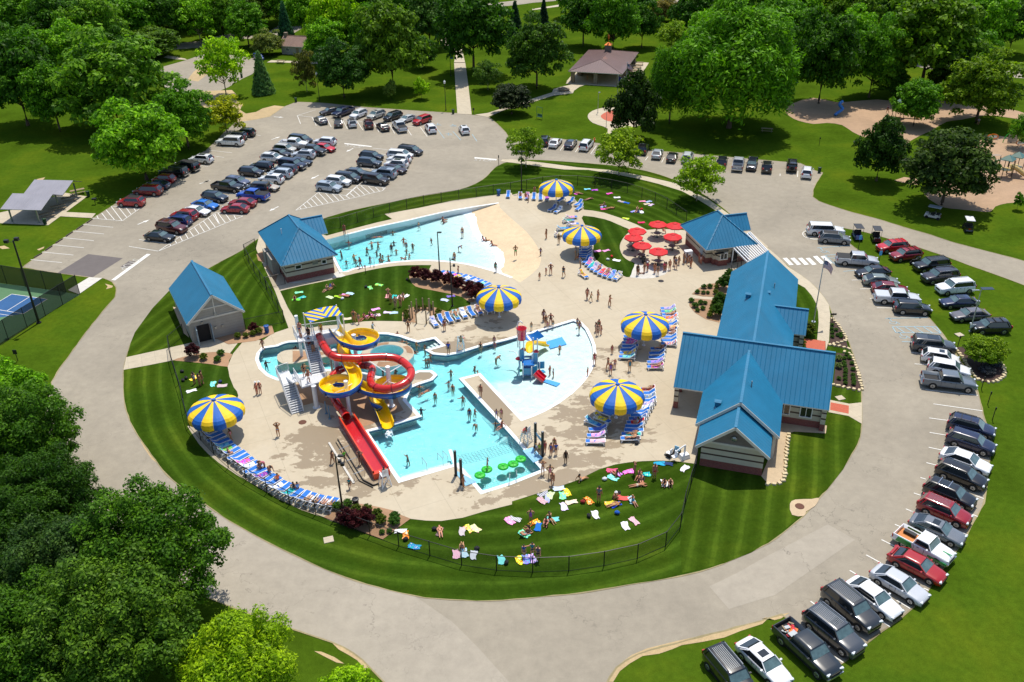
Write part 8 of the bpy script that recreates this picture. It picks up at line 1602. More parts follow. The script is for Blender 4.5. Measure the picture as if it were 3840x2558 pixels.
def leaves(name,P,Nn,size,rs,asp=1.6):
 """a cloud of small bent leaf faces at points P facing roughly Nn"""
 n=len(P);Nn=Nn+rs.normal(0,.55,(n,3));Nn/=np.linalg.norm(Nn,axis=1)[:,None];a=np.cross(Nn,rs.normal(0,1,(n,3)));a/=np.linalg.norm(a,axis=1)[:,None]+1e-9;b=np.cross(Nn,a)
 s=size*rs.uniform(.6,1.35,(n,1));v=np.stack([P-a*s*asp*.5,P-b*s*.42+Nn*s*.08,P+a*s*asp*.5,P+b*s*.42+Nn*s*.08],1).reshape(-1,3)
 me=bpy.data.meshes.new(name);me.vertices.add(4*n);me.vertices.foreach_set('co',v.astype(np.float32).ravel());me.loops.add(4*n);me.loops.foreach_set('vertex_index',np.arange(4*n,dtype=np.int32));me.polygons.add(n);me.polygons.foreach_set('loop_start',np.arange(0,4*n,4,dtype=np.int32));me.materials.append(M_leaf);me.update(calc_edges=True);return me
def crown(kind,seed,n,size):
 rs=np.random.RandomState(seed);u=rs.normal(0,1,(400,3));u/=np.linalg.norm(u,axis=1)[:,None]
 if kind in('broad','near','oval','airy','young','bush'):
  k={'broad':58,'near':130,'oval':40,'airy':34,'young':26,'bush':22}[kind];i=np.arange(k)+.5;ph=np.arccos(1-2*i/k);th=math.pi*(1+5**.5)*i+seed;d=np.stack([np.cos(th)*np.sin(ph),np.sin(th)*np.sin(ph),np.cos(ph)],1)
  d=d[d[:,2]>-.75];k=len(d);rad=rs.uniform(*((.6,.9)if kind!='near' else(.62,.98)),k)if kind!='bush' else rs.uniform(.6,.72,k)
  if kind=='broad':rad*=1+.12*np.sin(3*np.arctan2(d[:,1],d[:,0])+seed)
  c=d*rad[:,None];c[:,2]=np.where(c[:,2]<0,c[:,2]*.8,c[:,2]);lr=rs.uniform(*((.13,.3)if kind!='near' else(.08,.2)),k)if kind not in('airy',)else rs.uniform(.14,.3,k)
  c=np.vstack([c,d[::3]*.36]);lr=np.concatenate([lr,np.full(len(d[::3]),.3 if kind!='near' else.2)])
  if kind=='oval':sq=1-.45*np.clip(c[:,2],0,1);c[:,:2]*=sq[:,None]
 elif kind=='spruce':
  k=90;z=np.linspace(-.95,.97,k);th=np.arange(k)*2.4;r=(1-(z+1)/2)*.85+.02;c=np.stack([np.cos(th)*r*.75,np.sin(th)*r*.75,z],1);lr=.10+.2*(1-(z+1)/2)
 elif kind=='willow':
  k=60;i=np.arange(k)+.5;ph=np.arccos(1-1.3*i/k);th=math.pi*(1+5**.5)*i;c=np.stack([np.cos(th)*np.sin(ph),np.sin(th)*np.sin(ph),np.cos(ph)],1)*rs.uniform(*((.58,.9)if seed==9 else(.4,1.05)),(k,1));lr=rs.uniform(.14,.27,k)
 w=lr**2;w/=w.sum();j=rs.choice(len(c),n,p=w);q=rs.normal(0,1,(n,3));q/=np.linalg.norm(q,axis=1)[:,None];q[:,2]=np.where(q[:,2]<-.3,-q[:,2]*.6,q[:,2])
 rr_=rs.uniform(.6,1.12,n)**.7;off=q*(lr[j]*rr_)[:,None]
 if kind=='spruce':off[:,2]*=.45;off[:,2]-=.12*np.linalg.norm(off[:,:2],axis=1)
 if kind=='willow':off[:,2]-=rs.uniform(0,.55,n)**1.4*(np.linalg.norm(c[j][:,:2],axis=1)>.3)
 if kind in('broad','airy'):off[:,2]*=.75
 P=c[j]+off;P+=rs.normal(0,.018,P.shape);Nn=q*1.0;Nn[:,2]+=.5
 return leaves('crown',P,Nn,size,rs,1.6 if kind not in('willow','spruce')else 2.6)
def trunk(seed,top=.75,mat=None,r=.045,nb=9):
 rr=random.Random(seed);b=MB();b.tube([(0,0,-.02),(.004,0,.06),(.01*rr.uniform(-1,1),.01*rr.uniform(-1,1),.3),(.03*rr.uniform(-1,1),.03*rr.uniform(-1,1),.55),(.05*rr.uniform(-1,1),.05*rr.uniform(-1,1),top)],[r*1.5,r,r*.85,r*.6,r*.25],8)
 for i in range(nb):
  a=i*2.4+rr.random();z0=rr.uniform(.28,.6);L=rr.uniform(.35,.62);p=Vector((0,0,z0));d=Vector((math.cos(a),math.sin(a),0));b.tube([p,p+d*L*.5+Vector((0,0,.09)),p+d*L+Vector((0,0,.2+.1*rr.random()))],[r*.42,r*.28,r*.08],5)
 return b.mesh('trunk',mat or M_bark,True)
CM={'broad':[crown('broad',i,15000,.062)for i in(1,2,3,4)],'near':[crown('near',i,52000,.032)for i in(11,12)],'oval':[crown('oval',5,13000,.066)],'airy':[crown('airy',i,5200,.07)for i in(6,7)],'spruce':[crown('spruce',8,13000,.05)],'willow':[crown('willow',9,34000,.032)],'nearfine':[crown('willow',10,46000,.03)],'young':[crown('young',14,3200,.11)],'bush':[crown('bush',15,3600,.1)]}
TKM=[trunk(1),trunk(2),trunk(3)];TKL=trunk(4,.8,M_barkl,.03,12)
DG,MG,OG,LG,YG,BG,PG_,DB=(58,98,28),(80,126,34),(92,132,44),(102,150,36),(134,172,32),(92,128,108),(104,118,76),(66,100,52)
# crown centre x, y and half width in photo units, kind, colour, height ratio, ground clearance, label
TR=[l.split('|')for l in '''50,1015,118,near,MG,1.1,2|broad green tree overhanging the ring road at the left frame edge, below the court
25,905,72,broad,LG,1.1,1|light-tipped small tree at the left frame edge below the black post sign
105,1150,105,near,DG,1.1,2|dark tree directly under the overhanging road-edge tree, left side
20,1250,120,near,DG,1.1,2|very dark tree deep in the left corner wood
345,1275,150,near,MG,1.05,3|dense tree bulging over the ring road in the near left corner
150,1330,130,near,DB,1.1,2|dark tree between the road-bulging tree and the left frame edge
255,1450,165,near,OG,1.0,3|wide olive tree at the bottom frame edge, left corner wood
60,1480,140,near,MG,1.05,2|tree in the very bottom left corner of the frame
545,1535,115,nearfine,(124,156,32),1.0,1|feathery yellow-green tree cut by the bottom frame edge
795,1590,62,airy,(120,160,30),1,1|bright small tree at the bottom edge beside the road
35,185,85,broad,DG,1.2,3|dark tree with bare trunk at the far left edge, upper left
118,225,58,broad,MG,1.35,2|narrow mid-green tree between the far left tree and the great round one
250,190,118,broad,OG,.9,3|great round grey-green tree left of the mulch apron
318,325,92,broad,LG,1.0,2|broad tree shading the left edge of the parking row
420,270,62,broad,MG,1.15,2|grey green tree beside the parking row and white suvs
515,265,46,airy,(140,150,30),1.0,1|small yellow-green tree at the top of the left parking row
508,148,50,airy,YG,1.35,3|bright open-crowned tree standing in the mulch apron
452,45,42,airy,LG,1.2,3|light green slender tree beyond the far upper-left road
372,38,58,broad,DG,1.1,2|dark tree beyond the road, upper left
298,50,62,broad,MG,1.1,2|mid green tree in the upper left wood, right part
215,70,72,broad,OG,1.1,2|olive tree in the upper left wood, centre
128,60,72,broad,DG,1.1,2|dark tree in the upper left wood, left centre
48,55,68,broad,MG,1.1,2|tree in the upper left frame corner
345,98,62,broad,(78,110,44),.55,1|flat spreading light tree beside the upper-left road
262,115,50,broad,DG,.9,1|dark low tree behind the great round grey-green one
505,28,52,broad,OG,1.1,2|olive tree behind the bright open-crowned tree
600,172,30,spruce,BG,1.6,.3|blue-green spruce on the lawn above the mulch apron
655,58,25,spruce,(56,100,100),1.9,.3|blue spruce behind the log cabin chimney
615,100,34,broad,PG_,.8,.5|grey-green shrubby tree left of the log cabin
700,165,27,airy,(92,96,62),1.9,.5|thin half-bare conifer before the log cabin wall
785,163,58,broad,(48,84,36),1.05,2|dark round tree right of the log cabin
897,108,76,broad,(84,116,36),1.35,2|tall olive-brown tree behind the top parking row
765,45,62,broad,YG,1.3,3|yellow-green tall tree behind the log cabin
705,25,50,broad,LG,1.2,2|light tree in the upper wood left of the yellow-green one
640,12,46,broad,MG,1.0,2|tree at the top frame edge above the blue spruce
575,20,46,broad,(84,110,54),1,2|pale tree at the top edge, upper left centre
838,20,52,broad,DG,1.1,2|dark tree behind the tall olive-brown one
985,45,54,broad,DB,1.2,2|bluish dark tree left of the straight park walk
1086,68,78,broad,DG,1.25,3|very dark large tree overhanging the straight park walk
930,10,50,broad,MG,1.1,2|tree at the top edge above the olive-brown one
897,207,15,young,(96,120,74),1.5,.8|left of two saplings above the top parking row
968,203,18,young,YG,1.3,1|right sapling with yellow tips above the top parking row
1121,172,30,airy,(76,106,60),1.15,1|small open tree right of the straight park walk
1176,228,45,broad,(44,58,50),.75,1|low dark blue-grey tree at the bend of the pavilion path
1234,122,64,broad,(64,96,40),1.2,3|tall tree left of the stone pavilion
1184,50,24,spruce,(44,74,70),1.7,.3|dark spruce behind the tall tree by the pavilion
1250,38,18,spruce,(40,66,70),2,.3|slim dark spruce, top centre
1342,40,48,broad,DG,1.25,3|dark tree behind the pavilion, left
1412,42,56,broad,MG,1.3,3|mid green tree directly behind the pavilion cupola
1478,52,38,broad,DG,1.3,3|dark slim tree behind the pavilion, right
1403,88,13,young,LG,1.3,1|tiny tree right behind the pavilion roof
1530,25,34,broad,(110,104,74),.8,.5|greyish bush at the top edge behind the pavilion
1602,28,56,broad,DG,1.0,2|dark tree left of the giant willow top
1545,82,34,airy,(110,140,40),1.0,4|thin yellow-green tree beside the giant willow
1459,248,55,oval,(40,64,24),1.45,1|dense cone-shaped tree by the circular memorial
1690,158,132,willow,(86,134,28),1.05,3|giant bright willow-like tree over the upper lawn
1545,195,50,willow,(76,122,30),1.7,3|narrow willow left of the giant one
1898,132,74,broad,(56,94,22),1.4,3|dark tall tree beside the giant willow, at the playground
2013,138,60,broad,MG,1.35,3|tree behind the blue play slide
2140,92,108,broad,(82,116,22),1.05,4|huge yellow-green tree above the playground
2262,52,64,broad,LG,1.1,3|light tree right of the huge playground tree
2335,60,44,broad,DB,1.3,3|dark tree with bare trunk in the upper right corner
2262,205,82,broad,(98,126,34),.95,2|yellow-tipped maple in the right playground
2110,238,50,broad,MG,1.1,1|tree hiding the green-roofed play tower
2028,345,54,oval,(44,74,28),1.45,1|tall dark egg-shaped tree with round shadow on the right lawn
2185,385,94,broad,(58,80,44),.95,2|broad dark tree over the white golf cart
1209,338,38,airy,(104,134,44),1.25,1.2|leftmost young birch on the island edge
1425,350,54,airy,(120,146,44),1.05,1.2|largest young birch, middle of the island edge
1606,410,52,airy,(116,148,34),1.05,1.2|rightmost young birch near the snack bar
2264,806,43,broad,(104,132,30),.8,.8|small yellow-green tree in the dark mulch bed by the bays
1780,62,52,broad,MG,1.2,3|tree behind the giant willow, right of its top
1718,10,54,broad,OG,1.0,2|olive tree at the top edge above the willow
1835,18,54,broad,LG,1.1,2|light tree at the top edge above the dark tall tree
1962,28,56,broad,(84,118,30),1.1,2|yellow-green tree at the top edge, right centre
2062,22,50,broad,DG,1.1,2|dark tree at the top edge beside the huge yellow-green one
2230,5,56,broad,MG,1.0,2|tree at the top edge, right
2350,300,26,airy,MG,1.5,1|slim tree at the right frame edge beside the play area
2343,462,12,young,MG,1.6,.8|sapling at the right frame edge below the play area
70,-15,90,broad,MG,1.2,2|back row tree, first from the upper left corner
190,-20,84,broad,DG,1.2,2|back row tree, second from the upper left corner
310,-22,80,broad,OG,1.2,2|back row tree, third from the upper left corner
430,-25,74,broad,MG,1.2,2|back row tree, above the slender light green one
545,-25,70,broad,DG,1.2,2|back row dark tree above the pale one
660,-28,66,broad,LG,1.2,2|back row light tree above the blue spruce
790,-25,66,broad,DG,1.2,2|back row dark tree above the cabin group
900,-30,60,broad,MG,1.2,2|back row tree left of the top centre
1010,-28,60,broad,OG,1.2,2|back row olive tree above the park walk
1110,-30,52,broad,MG,1.2,2|back row tree right of the park walk top
1335,-25,52,broad,MG,1.2,2|back row tree above the pavilion, left
1440,-28,56,broad,DG,1.2,2|back row dark tree above the pavilion, right
1660,-25,62,broad,MG,1.1,2|back row tree above the giant willow
1790,-28,62,broad,DG,1.1,2|back row dark tree right of the giant willow
1900,-20,60,broad,MG,1.1,2|back row tree above the playground, left
2110,-28,64,broad,OG,1.1,2|back row olive tree above the playground
2300,-25,70,broad,DG,1.1,2|back row tree in the upper right corner
1700,92,60,broad,(56,90,28),.9,3|dark tree glimpsed behind the giant willow crown
2055,190,34,broad,DG,1.1,1|dark low tree behind the play tower tree
2190,170,52,broad,(50,78,24),1.1,2|shaded tree left of the yellow-tipped maple
565,58,44,broad,MG,1.1,2|tree above the blue-green spruce, left of the shrubby one
745,95,46,broad,LG,1.1,2|light tree rising directly behind the log cabin roof
838,78,46,broad,MG,1.2,2|tree between log cabin group and the olive-brown one
970,120,34,broad,DG,1.1,1|dark tree touching the left edge of the park walk
1035,15,46,broad,LG,1.1,2|light tree at the top edge above the park walk bend
1640,78,56,broad,LG,1.1,2|light tree filling the gap left of the willow top
1765,108,52,broad,OG,1.2,2|olive tree just right of the willow crown
1832,72,54,broad,MG,1.1,2|green tree above the dark tall playground tree
1955,85,54,broad,LG,1.1,2|light tree between the two tall playground trees
2075,78,52,broad,MG,1.1,2|green tree against the huge playground tree, left
2185,62,54,broad,DG,1.1,2|dark tree behind the huge playground tree, right
2240,128,50,broad,MG,1.1,2|green tree above the yellow-tipped maple
170,120,62,broad,LG,1.0,2|lighter tree in the middle of the upper left wood
75,128,60,broad,MG,1.1,2|mid green tree above the far left bare trunk
400,12,50,broad,LG,1.1,2|light tree at the top edge behind the far road'''.split('\n')]
rt=random.Random(9);ti=0
for spec,lb in TR:
 m=__import__('re').match(r'(-?\d+),(-?\d+),(\d+),(\w+),(\([\d,]+\)|\w+),([\d.]+),([\d.]+)',spec).groups()
 cx,cy,rw=float(m[0]),float(m[1]),float(m[2]);kind=m[3];col=eval(m[4]);ratio=float(m[5]);cl=float(m[6]);zc=8.0
 for _ in range(4):
  p=g('T',cx,cy,zc);dep=(p-Vector((0,0,CH))).dot(_F);r=rw*1.63127*dep/CF;semi=r*ratio;zc=semi*.86+cl*.55
 ci=CM[kind];root=empty('tree' if kind!='spruce' else 'spruce_tree',(p.x,p.y,0),rt.random()*6.28,lb,'tree','trees of the park')
 kk=.94 if kind=='near' else 1.14;col=(col[0]*kk,col[1]*kk,col[2]*.8);c=link('crown',ci[ti%len(ci)],root,color=col,loc=(0,0,zc));c.scale=(r*1.12,r*1.12,semi*1.1);t=link('trunk',TKL if kind=='airy' else TKM[ti%3],root);t.scale=(r*.9 if kind not in('spruce','young')else r*.5,)*2+(zc+semi*.35,);ti+=1
 # shrubs
M_fl=plain('yellow flowers',(244,200,40),.7)
def shrub(k,x,y,r,col,lb,grp,name='shrub',sq=1.0,mesh='bush'):
 p=g(k,x,y);o=link(name,CM[mesh][0],None,label=lb,cat='shrub',group=grp,color=col,loc=(p.x,p.y,r*sq*.85+.08),rz=rt.random()*6);o.scale=(r,r,r*sq);return o
RB=(74,30,38);BX=(92,112,30);PN=(70,110,34);O9=ORD
for i,(x,y,r)in enumerate(((1475,1005,1.2),(1560,1020,1.2),(1660,1045,1.25),(1770,1065,1.2),(1860,1100,1.15),(1955,1140,1.15),(2010,1195,1.2),(2050,1125,.9))):shrub(5,x,y,r,RB,'dark red barberry shrub, %s from the left in the long curved bed'%O9[i],'dark red shrubs')
for i,(k,x,y,r)in enumerate(((8,1775,150,1.1),(13,830,130,1.1),(13,920,150,1.15),(13,1000,130,1.1),(4,2330,1490,.8))):shrub(k,x,y,r,RB,('dark red shrub by the west walk','dark red shrub at the fence, left of three','dark red shrub at the fence, middle of three','dark red shrub at the fence, right of three','dark red shrub at the pump house corner')[i],'dark red shrubs')
BXL=[(8,1875,175,.62,'by the west walk'),(13,930,15,.62,'topmost left in the near bed'),(13,1028,8,.6,'topmost right in the near bed'),(13,1022,62,.6,'in the middle of the near bed'),(13,1120,55,.62,'right of middle in the near bed'),(13,1150,115,.66,'largest in the near bed'),(5,1384,1325,.58,'upper left of the wooden posts'),(5,1384,1375,.58,'lower left of the wooden posts'),(5,1483,1285,.58,'behind the wooden posts, left'),(5,1550,1275,.52,'behind the wooden posts, centre'),(5,1608,1275,.52,'behind the wooden posts, right'),(5,1675,1320,.58,'upper right of the wooden posts'),(5,1675,1360,.55,'lower right of the wooden posts'),(4,2190,1540,.55,'first at the pump house'),(4,2262,1535,.5,'second at the pump house'),(4,2330,1520,.5,'third at the pump house'),(5,30,1500,.6,'by the blue bin'),(6,1870,1140,.5,'in the upper bath house bed'),(6,1850,1235,.45,'topmost in the lower bath house bed'),(6,1838,1265,.45,'second in the lower bath house bed'),(6,1830,1292,.42,'third in the lower bath house bed'),(6,1825,1322,.42,'fourth in the lower bath house bed'),(6,1812,1352,.5,'lowest in the lower bath house bed'),(6,1885,1055,.45,'topmost in the upper bath house bed'),(6,1880,1090,.45,'second in the upper bath house bed'),(7,360,1515,1.25,'large one at the flagpole wing'),(11,285,60,1.0,'large one at the brick plaza'),(11,648,180,.5,'pale one at the roof edge'),(11,645,250,.5,'lower pale one at the roof edge')]
for k,x,y,r,w_ in BXL:shrub(k,x,y,r,BX if 'pale' not in w_ else(120,140,84),'round clipped boxwood '+w_,'clipped boxwood balls','boxwood',.85)
for k,x,y,r,w_ in((6,1950,1090,1.2,'upper bed, against the wing wall'),(6,1985,990,.8,'at the pergola end of the wing'),(6,1905,1260,1.2,'lower bed, against the wing wall'),(6,1895,1340,1.1,'lower bed, nearest the eave'),(6,1920,1215,.9,'lower bed, top end')):shrub(k,x,y,r,(64,100,28),'loose bright green shrub, '+w_,'loose green shrubs')
PER=[(8,2035,130,.6),(8,2000,190,.6),(13,1280,70,.6),(13,1270,120,.7),(9,850,1515,.6),(9,740,1540,.6),(6,1700,1130,.45),(6,1760,1085,.5),(6,1755,1135,.4),(6,1820,1080,.5),(6,1800,1135,.35),(6,1650,1210,.5),(6,1680,1260,.6),(6,1730,1230,.5),(6,1775,1230,.4),(6,1755,1280,.45),(6,1705,1300,.4),(13,1160,205,.35),(13,1228,195,.35)]+[(11,x,y,.35)for x,y in((722,135),(745,165),(700,170),(698,210),(768,215),(700,237),(712,272),(780,272),(708,297),(780,325),(705,330),(780,355),(650,355),(705,362),(785,382),(710,398),(785,405))]+[(7,x,y,.33)for x,y in((588,1430),(585,1468),(588,1502),(590,1540),(625,1475),(638,1525),(668,1540),(665,1515))]
BN={8:'west walk bed',13:'near fence bed',9:'near bed top',6:'bath house bed',11:'dark entrance bed',7:'flagpole side bed'};ctr={}
for k,x,y,r in PER:
 i=ctr[k]=ctr.get(k,-1)+1;shrub(k,x,y,r,PN,'small green perennial clump, %s in the %s'%(O9[i],BN[k]),'perennial clumps','plant',.7)
for k,x,y,r in((11,2010,300,1.1),(11,2090,230,.9),(11,2040,240,.9)):shrub(k,x,y,r,(90,92,104),'grey-purple catmint mound, %s in the round dark bed'%{2010:'lowest',2090:'rightmost',2040:'middle'}[x],'catmint mounds','plant',.5)
# stone edging
M_lime=plain('limestone blocks',(206,188,150),.85,var=.15,scale=4)
def edging(pts,lb):
 r=empty('stone_edging',pts[0],0,lb,'stone edging');Q=resamp(smoothed(pts,3,False),int(sum((a-c).length for a,c in zip(pts[:-1],pts[1:]))/.6)+2);b=MB()
 for q in Q:b.box((q.x-pts[0].x,q.y-pts[0].y,.12),(rt.uniform(.35,.6),rt.uniform(.25,.4),rt.uniform(.18,.3)),rz=rt.random()*3,taper=.85)
 b.build('stones',M_lime,r)
edging(gl(11,[(595,408),(700,430),(780,448),(862,455),(845,380),(828,300),(800,220),(760,130),(700,105)]),'limestone edging round the dark entrance bed')
edging(gl(11,[(740,75),(650,50),(565,40)])+gl(7,[(715,1568),(690,1500),(640,1420),(590,1370)]),'limestone edging along the flagpole side bed')
edging(gl(11,[(1720,75),(1790,160),(1840,250),(1900,330),(1960,370),(2080,378),(2165,320),(2160,240),(2110,185)]),'limestone edging round the bed by the parking bays')
edging(gl(11,[(0,1318),(90,1314),(148,1262),(165,1060),(190,860)]),'stone edging of the gravel strip beside the bath house')
# ================================================================ FENCES, LAMPS, SIGNS, FURNITURE
def mesh_mat(name,rgb,op):
 m,nt,b=newmat(name);n=noise(nt,30,2,.5,opos(nt));nt.links.new(ramp(nt,n.outputs[0],[(.3,tuple(v*.8 for v in lin(rgb))),(.7,lin(rgb))]).outputs[0],b.inputs['Base Color']);b.inputs['Alpha'].default_value=op;b.inputs['Roughness'].default_value=.7;return m
M_mesh=mesh_mat('chain link',(30,34,32),.2);M_scr=mesh_mat('windscreen mesh',(26,30,26),.82)
def fence(pts,h,lb,mat=None,step=3.2,pr=.05,name='chain_link_fence'):
 o0=Vector((pts[0].x,pts[0].y,0));r=empty(name,o0,0,lb,'fence');L=sum((a-c).length for a,c in zip(pts[:-1],pts[1:]));Q=resamp(pts,max(2,min(95,int(L/step)+1)));Q=[Vector((q.x,q.y,0))-o0 for q in Q];pm=MB();pm.cyl((0,0,0),(0,0,h+.06),pr,n=6);pm=pm.mesh('post',M_black)
 for q in Q:link('post',pm,r,loc=q)
 b=MB()
 for a,c in zip(Q[:-1],Q[1:]):b.cyl(a+Vector((0,0,h)),c+Vector((0,0,h)),.035,n=5);b.cyl(a+Vector((0,0,.08)),c+Vector((0,0,.08)),.02,n=4)
 b.build('rails',M_black,r);b=MB()
 for a,c in zip(Q[:-1],Q[1:]):b.add([a+Vector((0,0,.05)),c+Vector((0,0,.05)),c+Vector((0,0,h)),a+Vector((0,0,h))],[(0,1,2,3)])
 b.build('mesh_panel',mat or M_mesh,r);return r
fence(gl(5,[(600,545),(758,530),(903,487),(1047,443),(1188,398),(1330,363),(1477,330),(1625,303),(1778,280),(1928,257),(2077,237),(2212,215)])+gl(6,[(25,195),(168,165),(312,142),(455,132),(598,135),(738,145),(882,165),(1027,195),(1163,235),(1273,275),(1385,325),(1477,380),(1548,440),(1600,470)]),1.8,'long black chain-link fence curving round the rear of the pool grounds')
fence(gl(4,[(2352,725),(2235,745)])+gl(5,[(-40,900),(95,1095),(178,1240),(262,1395)]),1.8,'black fence beside the walk west of the machine house')
fence(gl(5,[(262,1395),(75,1425)])+gl(4,[(2260,1470)]),1.7,'short black fence joining the pump house corner')
fence(gl(5,[(95,1085),(180,1065),(270,1045)]),1.8,'black gate fence section at the machine house corner',step=1.6)
fence(gl(4,[(1690,1520),(1600,1580)])+gl(8,[(1560,60),(1575,180),(1620,330),(1680,520),(1725,770),(1805,870),(1925,1000),(2045,1120),(2200,1250)])+gl(9,[(10,1335),(180,1440),(390,1540)])+gl(13,[(612,50),(840,150),(1080,235),(1320,325),(1588,405),(1852,490),(2140,540)])+gl(14,[(85,560),(385,565),(695,530),(980,480),(1215,420),(1398,330),(1528,235)])+gl(10,[(1590,1500),(1640,1330),(1692,1150)]),1.75,'long black chain-link fence sweeping round the front of the pool grounds')
fence(gl(6,[(2010,935),(2080,905)])+[g(6,2105,878)],1.8,'black gate beside the pergola',step=1.0)
fence(gl(4,[(-300,1000),(0,1030),(130,1055),(300,1080),(460,1100),(610,1120)]),3.0,'tall windscreen fence along the far side of the court',M_scr)
fence(gl(4,[(735,1135),(595,1222),(458,1312),(310,1405),(168,1500),(0,1610),(-300,1800)]),3.0,'tall windscreen fence along the near side of the court',M_scr)
M_galv=plain('lamp aluminium',(176,182,186),.35,.6)
def pole(k,x,y,h,lb,heads,mat=None,r0=.11,cat='lamp post',name='lamp_post'):
 p=g(k,x,y);r=empty(name,(p.x,p.y,.02),0,lb,cat);b=MB();b.cyl((0,0,0),(0,0,h),r0,r0*.6,n=8);b.cyl((0,0,0),(0,0,.12),r0*2,n=8);b.build('pole',mat or M_black,r)
 for(x_,y_,z_,sx,sy,sz)in heads:b=MB();b.bar((0,0,z_-.15),(x_,y_,z_),.05);b.box((x_,y_,z_),(sx,sy,sz));b.box((x_,y_,z_-sz/2-.01),(sx*.8,sy*.8,.02),mi=1);b.build('lamp_head',[M_black if mat is None else mat,M_wframe],r)
 return r
pole(4,358,1400,12,'very tall black floodlight mast beside the court',[(-.9,0,11.9,.5,.45,.4),(.5,0,12.2,.5,.45,.4)],r0=.17)
pole(9,795,1540,6.6,'black light mast with lamp cluster at the near deck edge',[(.5,0,6.4,.5,.25,.15),(.6,-.1,5.5,.35,.3,.3),(.3,.2,5.6,.3,.3,.3)])
pole(5,1690,970,6.9,'plain black light mast at the far end of dark shrubs',[(.3,0,6.9,.6,.3,.12)])
pole(5,1805,1250,7.3,'black light mast with camera heads on the curved lawn',[(.4,0,7.1,.4,.3,.15),(.5,0,6.2,.3,.3,.3)])
pole(6,88,180,7.2,'slender lamp post behind the farthest lounger row',[(-.4,0,7.1,.5,.3,.12),(.4,0,7.1,.5,.3,.12)])
for k,x,y,lb in((1,585,930,'black lantern post right of the dark green bin'),(1,1745,1015,'black lantern post beside the straight park walk'),(1,1790,700,'black lantern post with blue banner by the park walk')):
 r=pole(k,x,y,6.0,lb,[],r0=.09);b=MB();b.lathe([(0,6.0),(.2,6.1),(.26,6.5),(.1,6.75),(0,6.85)],10);b.build('lantern',M_wframe,r)
 if 'banner' in lb:b=MB();b.box((.45,0,4.9),(.7,.03,1.1));b.build('banner',M_cbb,r)
pole(2,788,1040,4.6,'grey park lamp at the memorial ring',[(.2,0,4.6,.45,.3,.15)],M_galv,.07);pole(2,865,1170,4.0,'grey lantern post at the memorial path',[(0,0,4.0,.25,.25,.3)],M_galv,.06)
r=pole(7,1855,1480,6.1,'solar lamp post with flat panel beside a black suv',[(-.7,0,5.95,.9,.2,.08)],M_galv,.09);b=MB();b.box((.7,0,6.15),(1.5,.7,.05));b.build('solar_panel',M_cglass,r);b=MB();b.box((0,0,4.2),(.4,.3,.5));b.build('battery_box',M_galv,r);b=MB();b.box((.1,-.15,.9),(.7,.05,.5));b.build('sign_panel',M_wframe,r)
# flags
def flag(k,x,y,h,lb,us=True,mat=None,s=1.0):
 p=g(k,x,y);r=empty('flagpole',(p.x,p.y,.02),0,lb,'flagpole');b=MB();b.cyl((0,0,0),(0,0,h),.09*s,.045*s,n=8);b.ball((0,0,h+.08),.1,8,6);b.lathe([(0,.06),(.28,.06),(.3,0)],12);b.build('pole',M_galv,r);fl=MB();n=13;fw,fh=1.5*s,1.7*s
 R1,W1,B1=[plain(a,c,.8,var=.05)for a,c in(('flag red',(180,30,44)),('flag white',(236,236,238)),('flag blue',(32,44,104)))]
 for i in range(n):
  for j in range(10):
   q=[]
   for ii,jj in((i,j),(i,j+1),(i+1,j+1),(i+1,j)):u=jj/10;z=h-.15-fh*ii/n*.62-u*u*1.1*s;q.append((.06+u*fw*.8,.12*math.sin(5*u+ii*.2)*u,z))
   fl.add(q,[(0,1,2,3)],(2 if(us and i<7 and j<4)else((0 if i%2==0 else 1)if us else 2)))
 if us:
  for i in range(5):
   for j in range(3):u=(j+.7)/10;fl.box((.06+u*fw*.8,-.03+.12*math.sin(5*u+i*.3)*u,h-.15-fh*(i*1.3+.7)/n*.62-u*u*1.1*s),(.045,.01,.045),mi=1)
 fl.build('flag',[R1,W1,mat or B1],r)
flag(7,418,1390,9.0,'tall flagpole with stars and stripes beside the bath house wing')
flag(2,1035,1065,11.5,'flagpole with stars and stripes behind the memorial ring');flag(2,962,1050,8.5,'memorial flagpole with blue flag, leftmost',False);flag(2,990,1060,8.0,'memorial flagpole with dark flag, middle',False,plain('flag dark',(40,52,70),.8));flag(2,1015,1090,9,'memorial flagpole with white flag, right',False,plain('flag pale',(220,224,230),.8))
# bins
def bin_():r=empty('litter_bin');b=MB();b.lathe([(.26,0),(.3,.85),(.34,.9),(.34,1.0),(.18,1.04),(.15,.98),(.0,.9)],14);b.build('barrel',tinted('bin paint',.5),r,smooth=False);b=MB();b.lathe([(.31,.3),(.33,.33),(.31,.36)],14);b.build('band',M_black,r);return r
bpr=bin_();first=True
for k,x,y,c,lb in((5,103,1490,(10,84,160),'blue litter bin by the walk west of the slide'),(5,2230,228,(10,84,160),'blue litter bin at the rear fence beside a lone lounger'),(9,922,1525,BK2,'black litter bin at the near mulch bed'),(6,1208,852,BK2,'black litter bin on the picnic patio'),(4,815,240,(10,60,36),'green litter bin behind the tin shelter'),(4,418,495,(10,60,36),'green litter bin at the near corner of the tin shelter'),(1,368,940,(10,60,36),'green litter bin at the top left of the car park'),(1,1812,1047,(10,60,36),'green litter bin at the foot of the park walk'),(7,470,20,(10,60,36),'green litter bin past the last white suv, upper road'),(0,2222,715,(10,60,36),'green litter bin by the lawn above the mulch apron')):
 o=bpr if first else dup(bpr);first=False;p=g(k,x,y);o.location=(p.x,p.y,.06);tag(o,lb,'litter bin','litter bins')
 for ch in o.children:ch.color=(*lin(c),1)
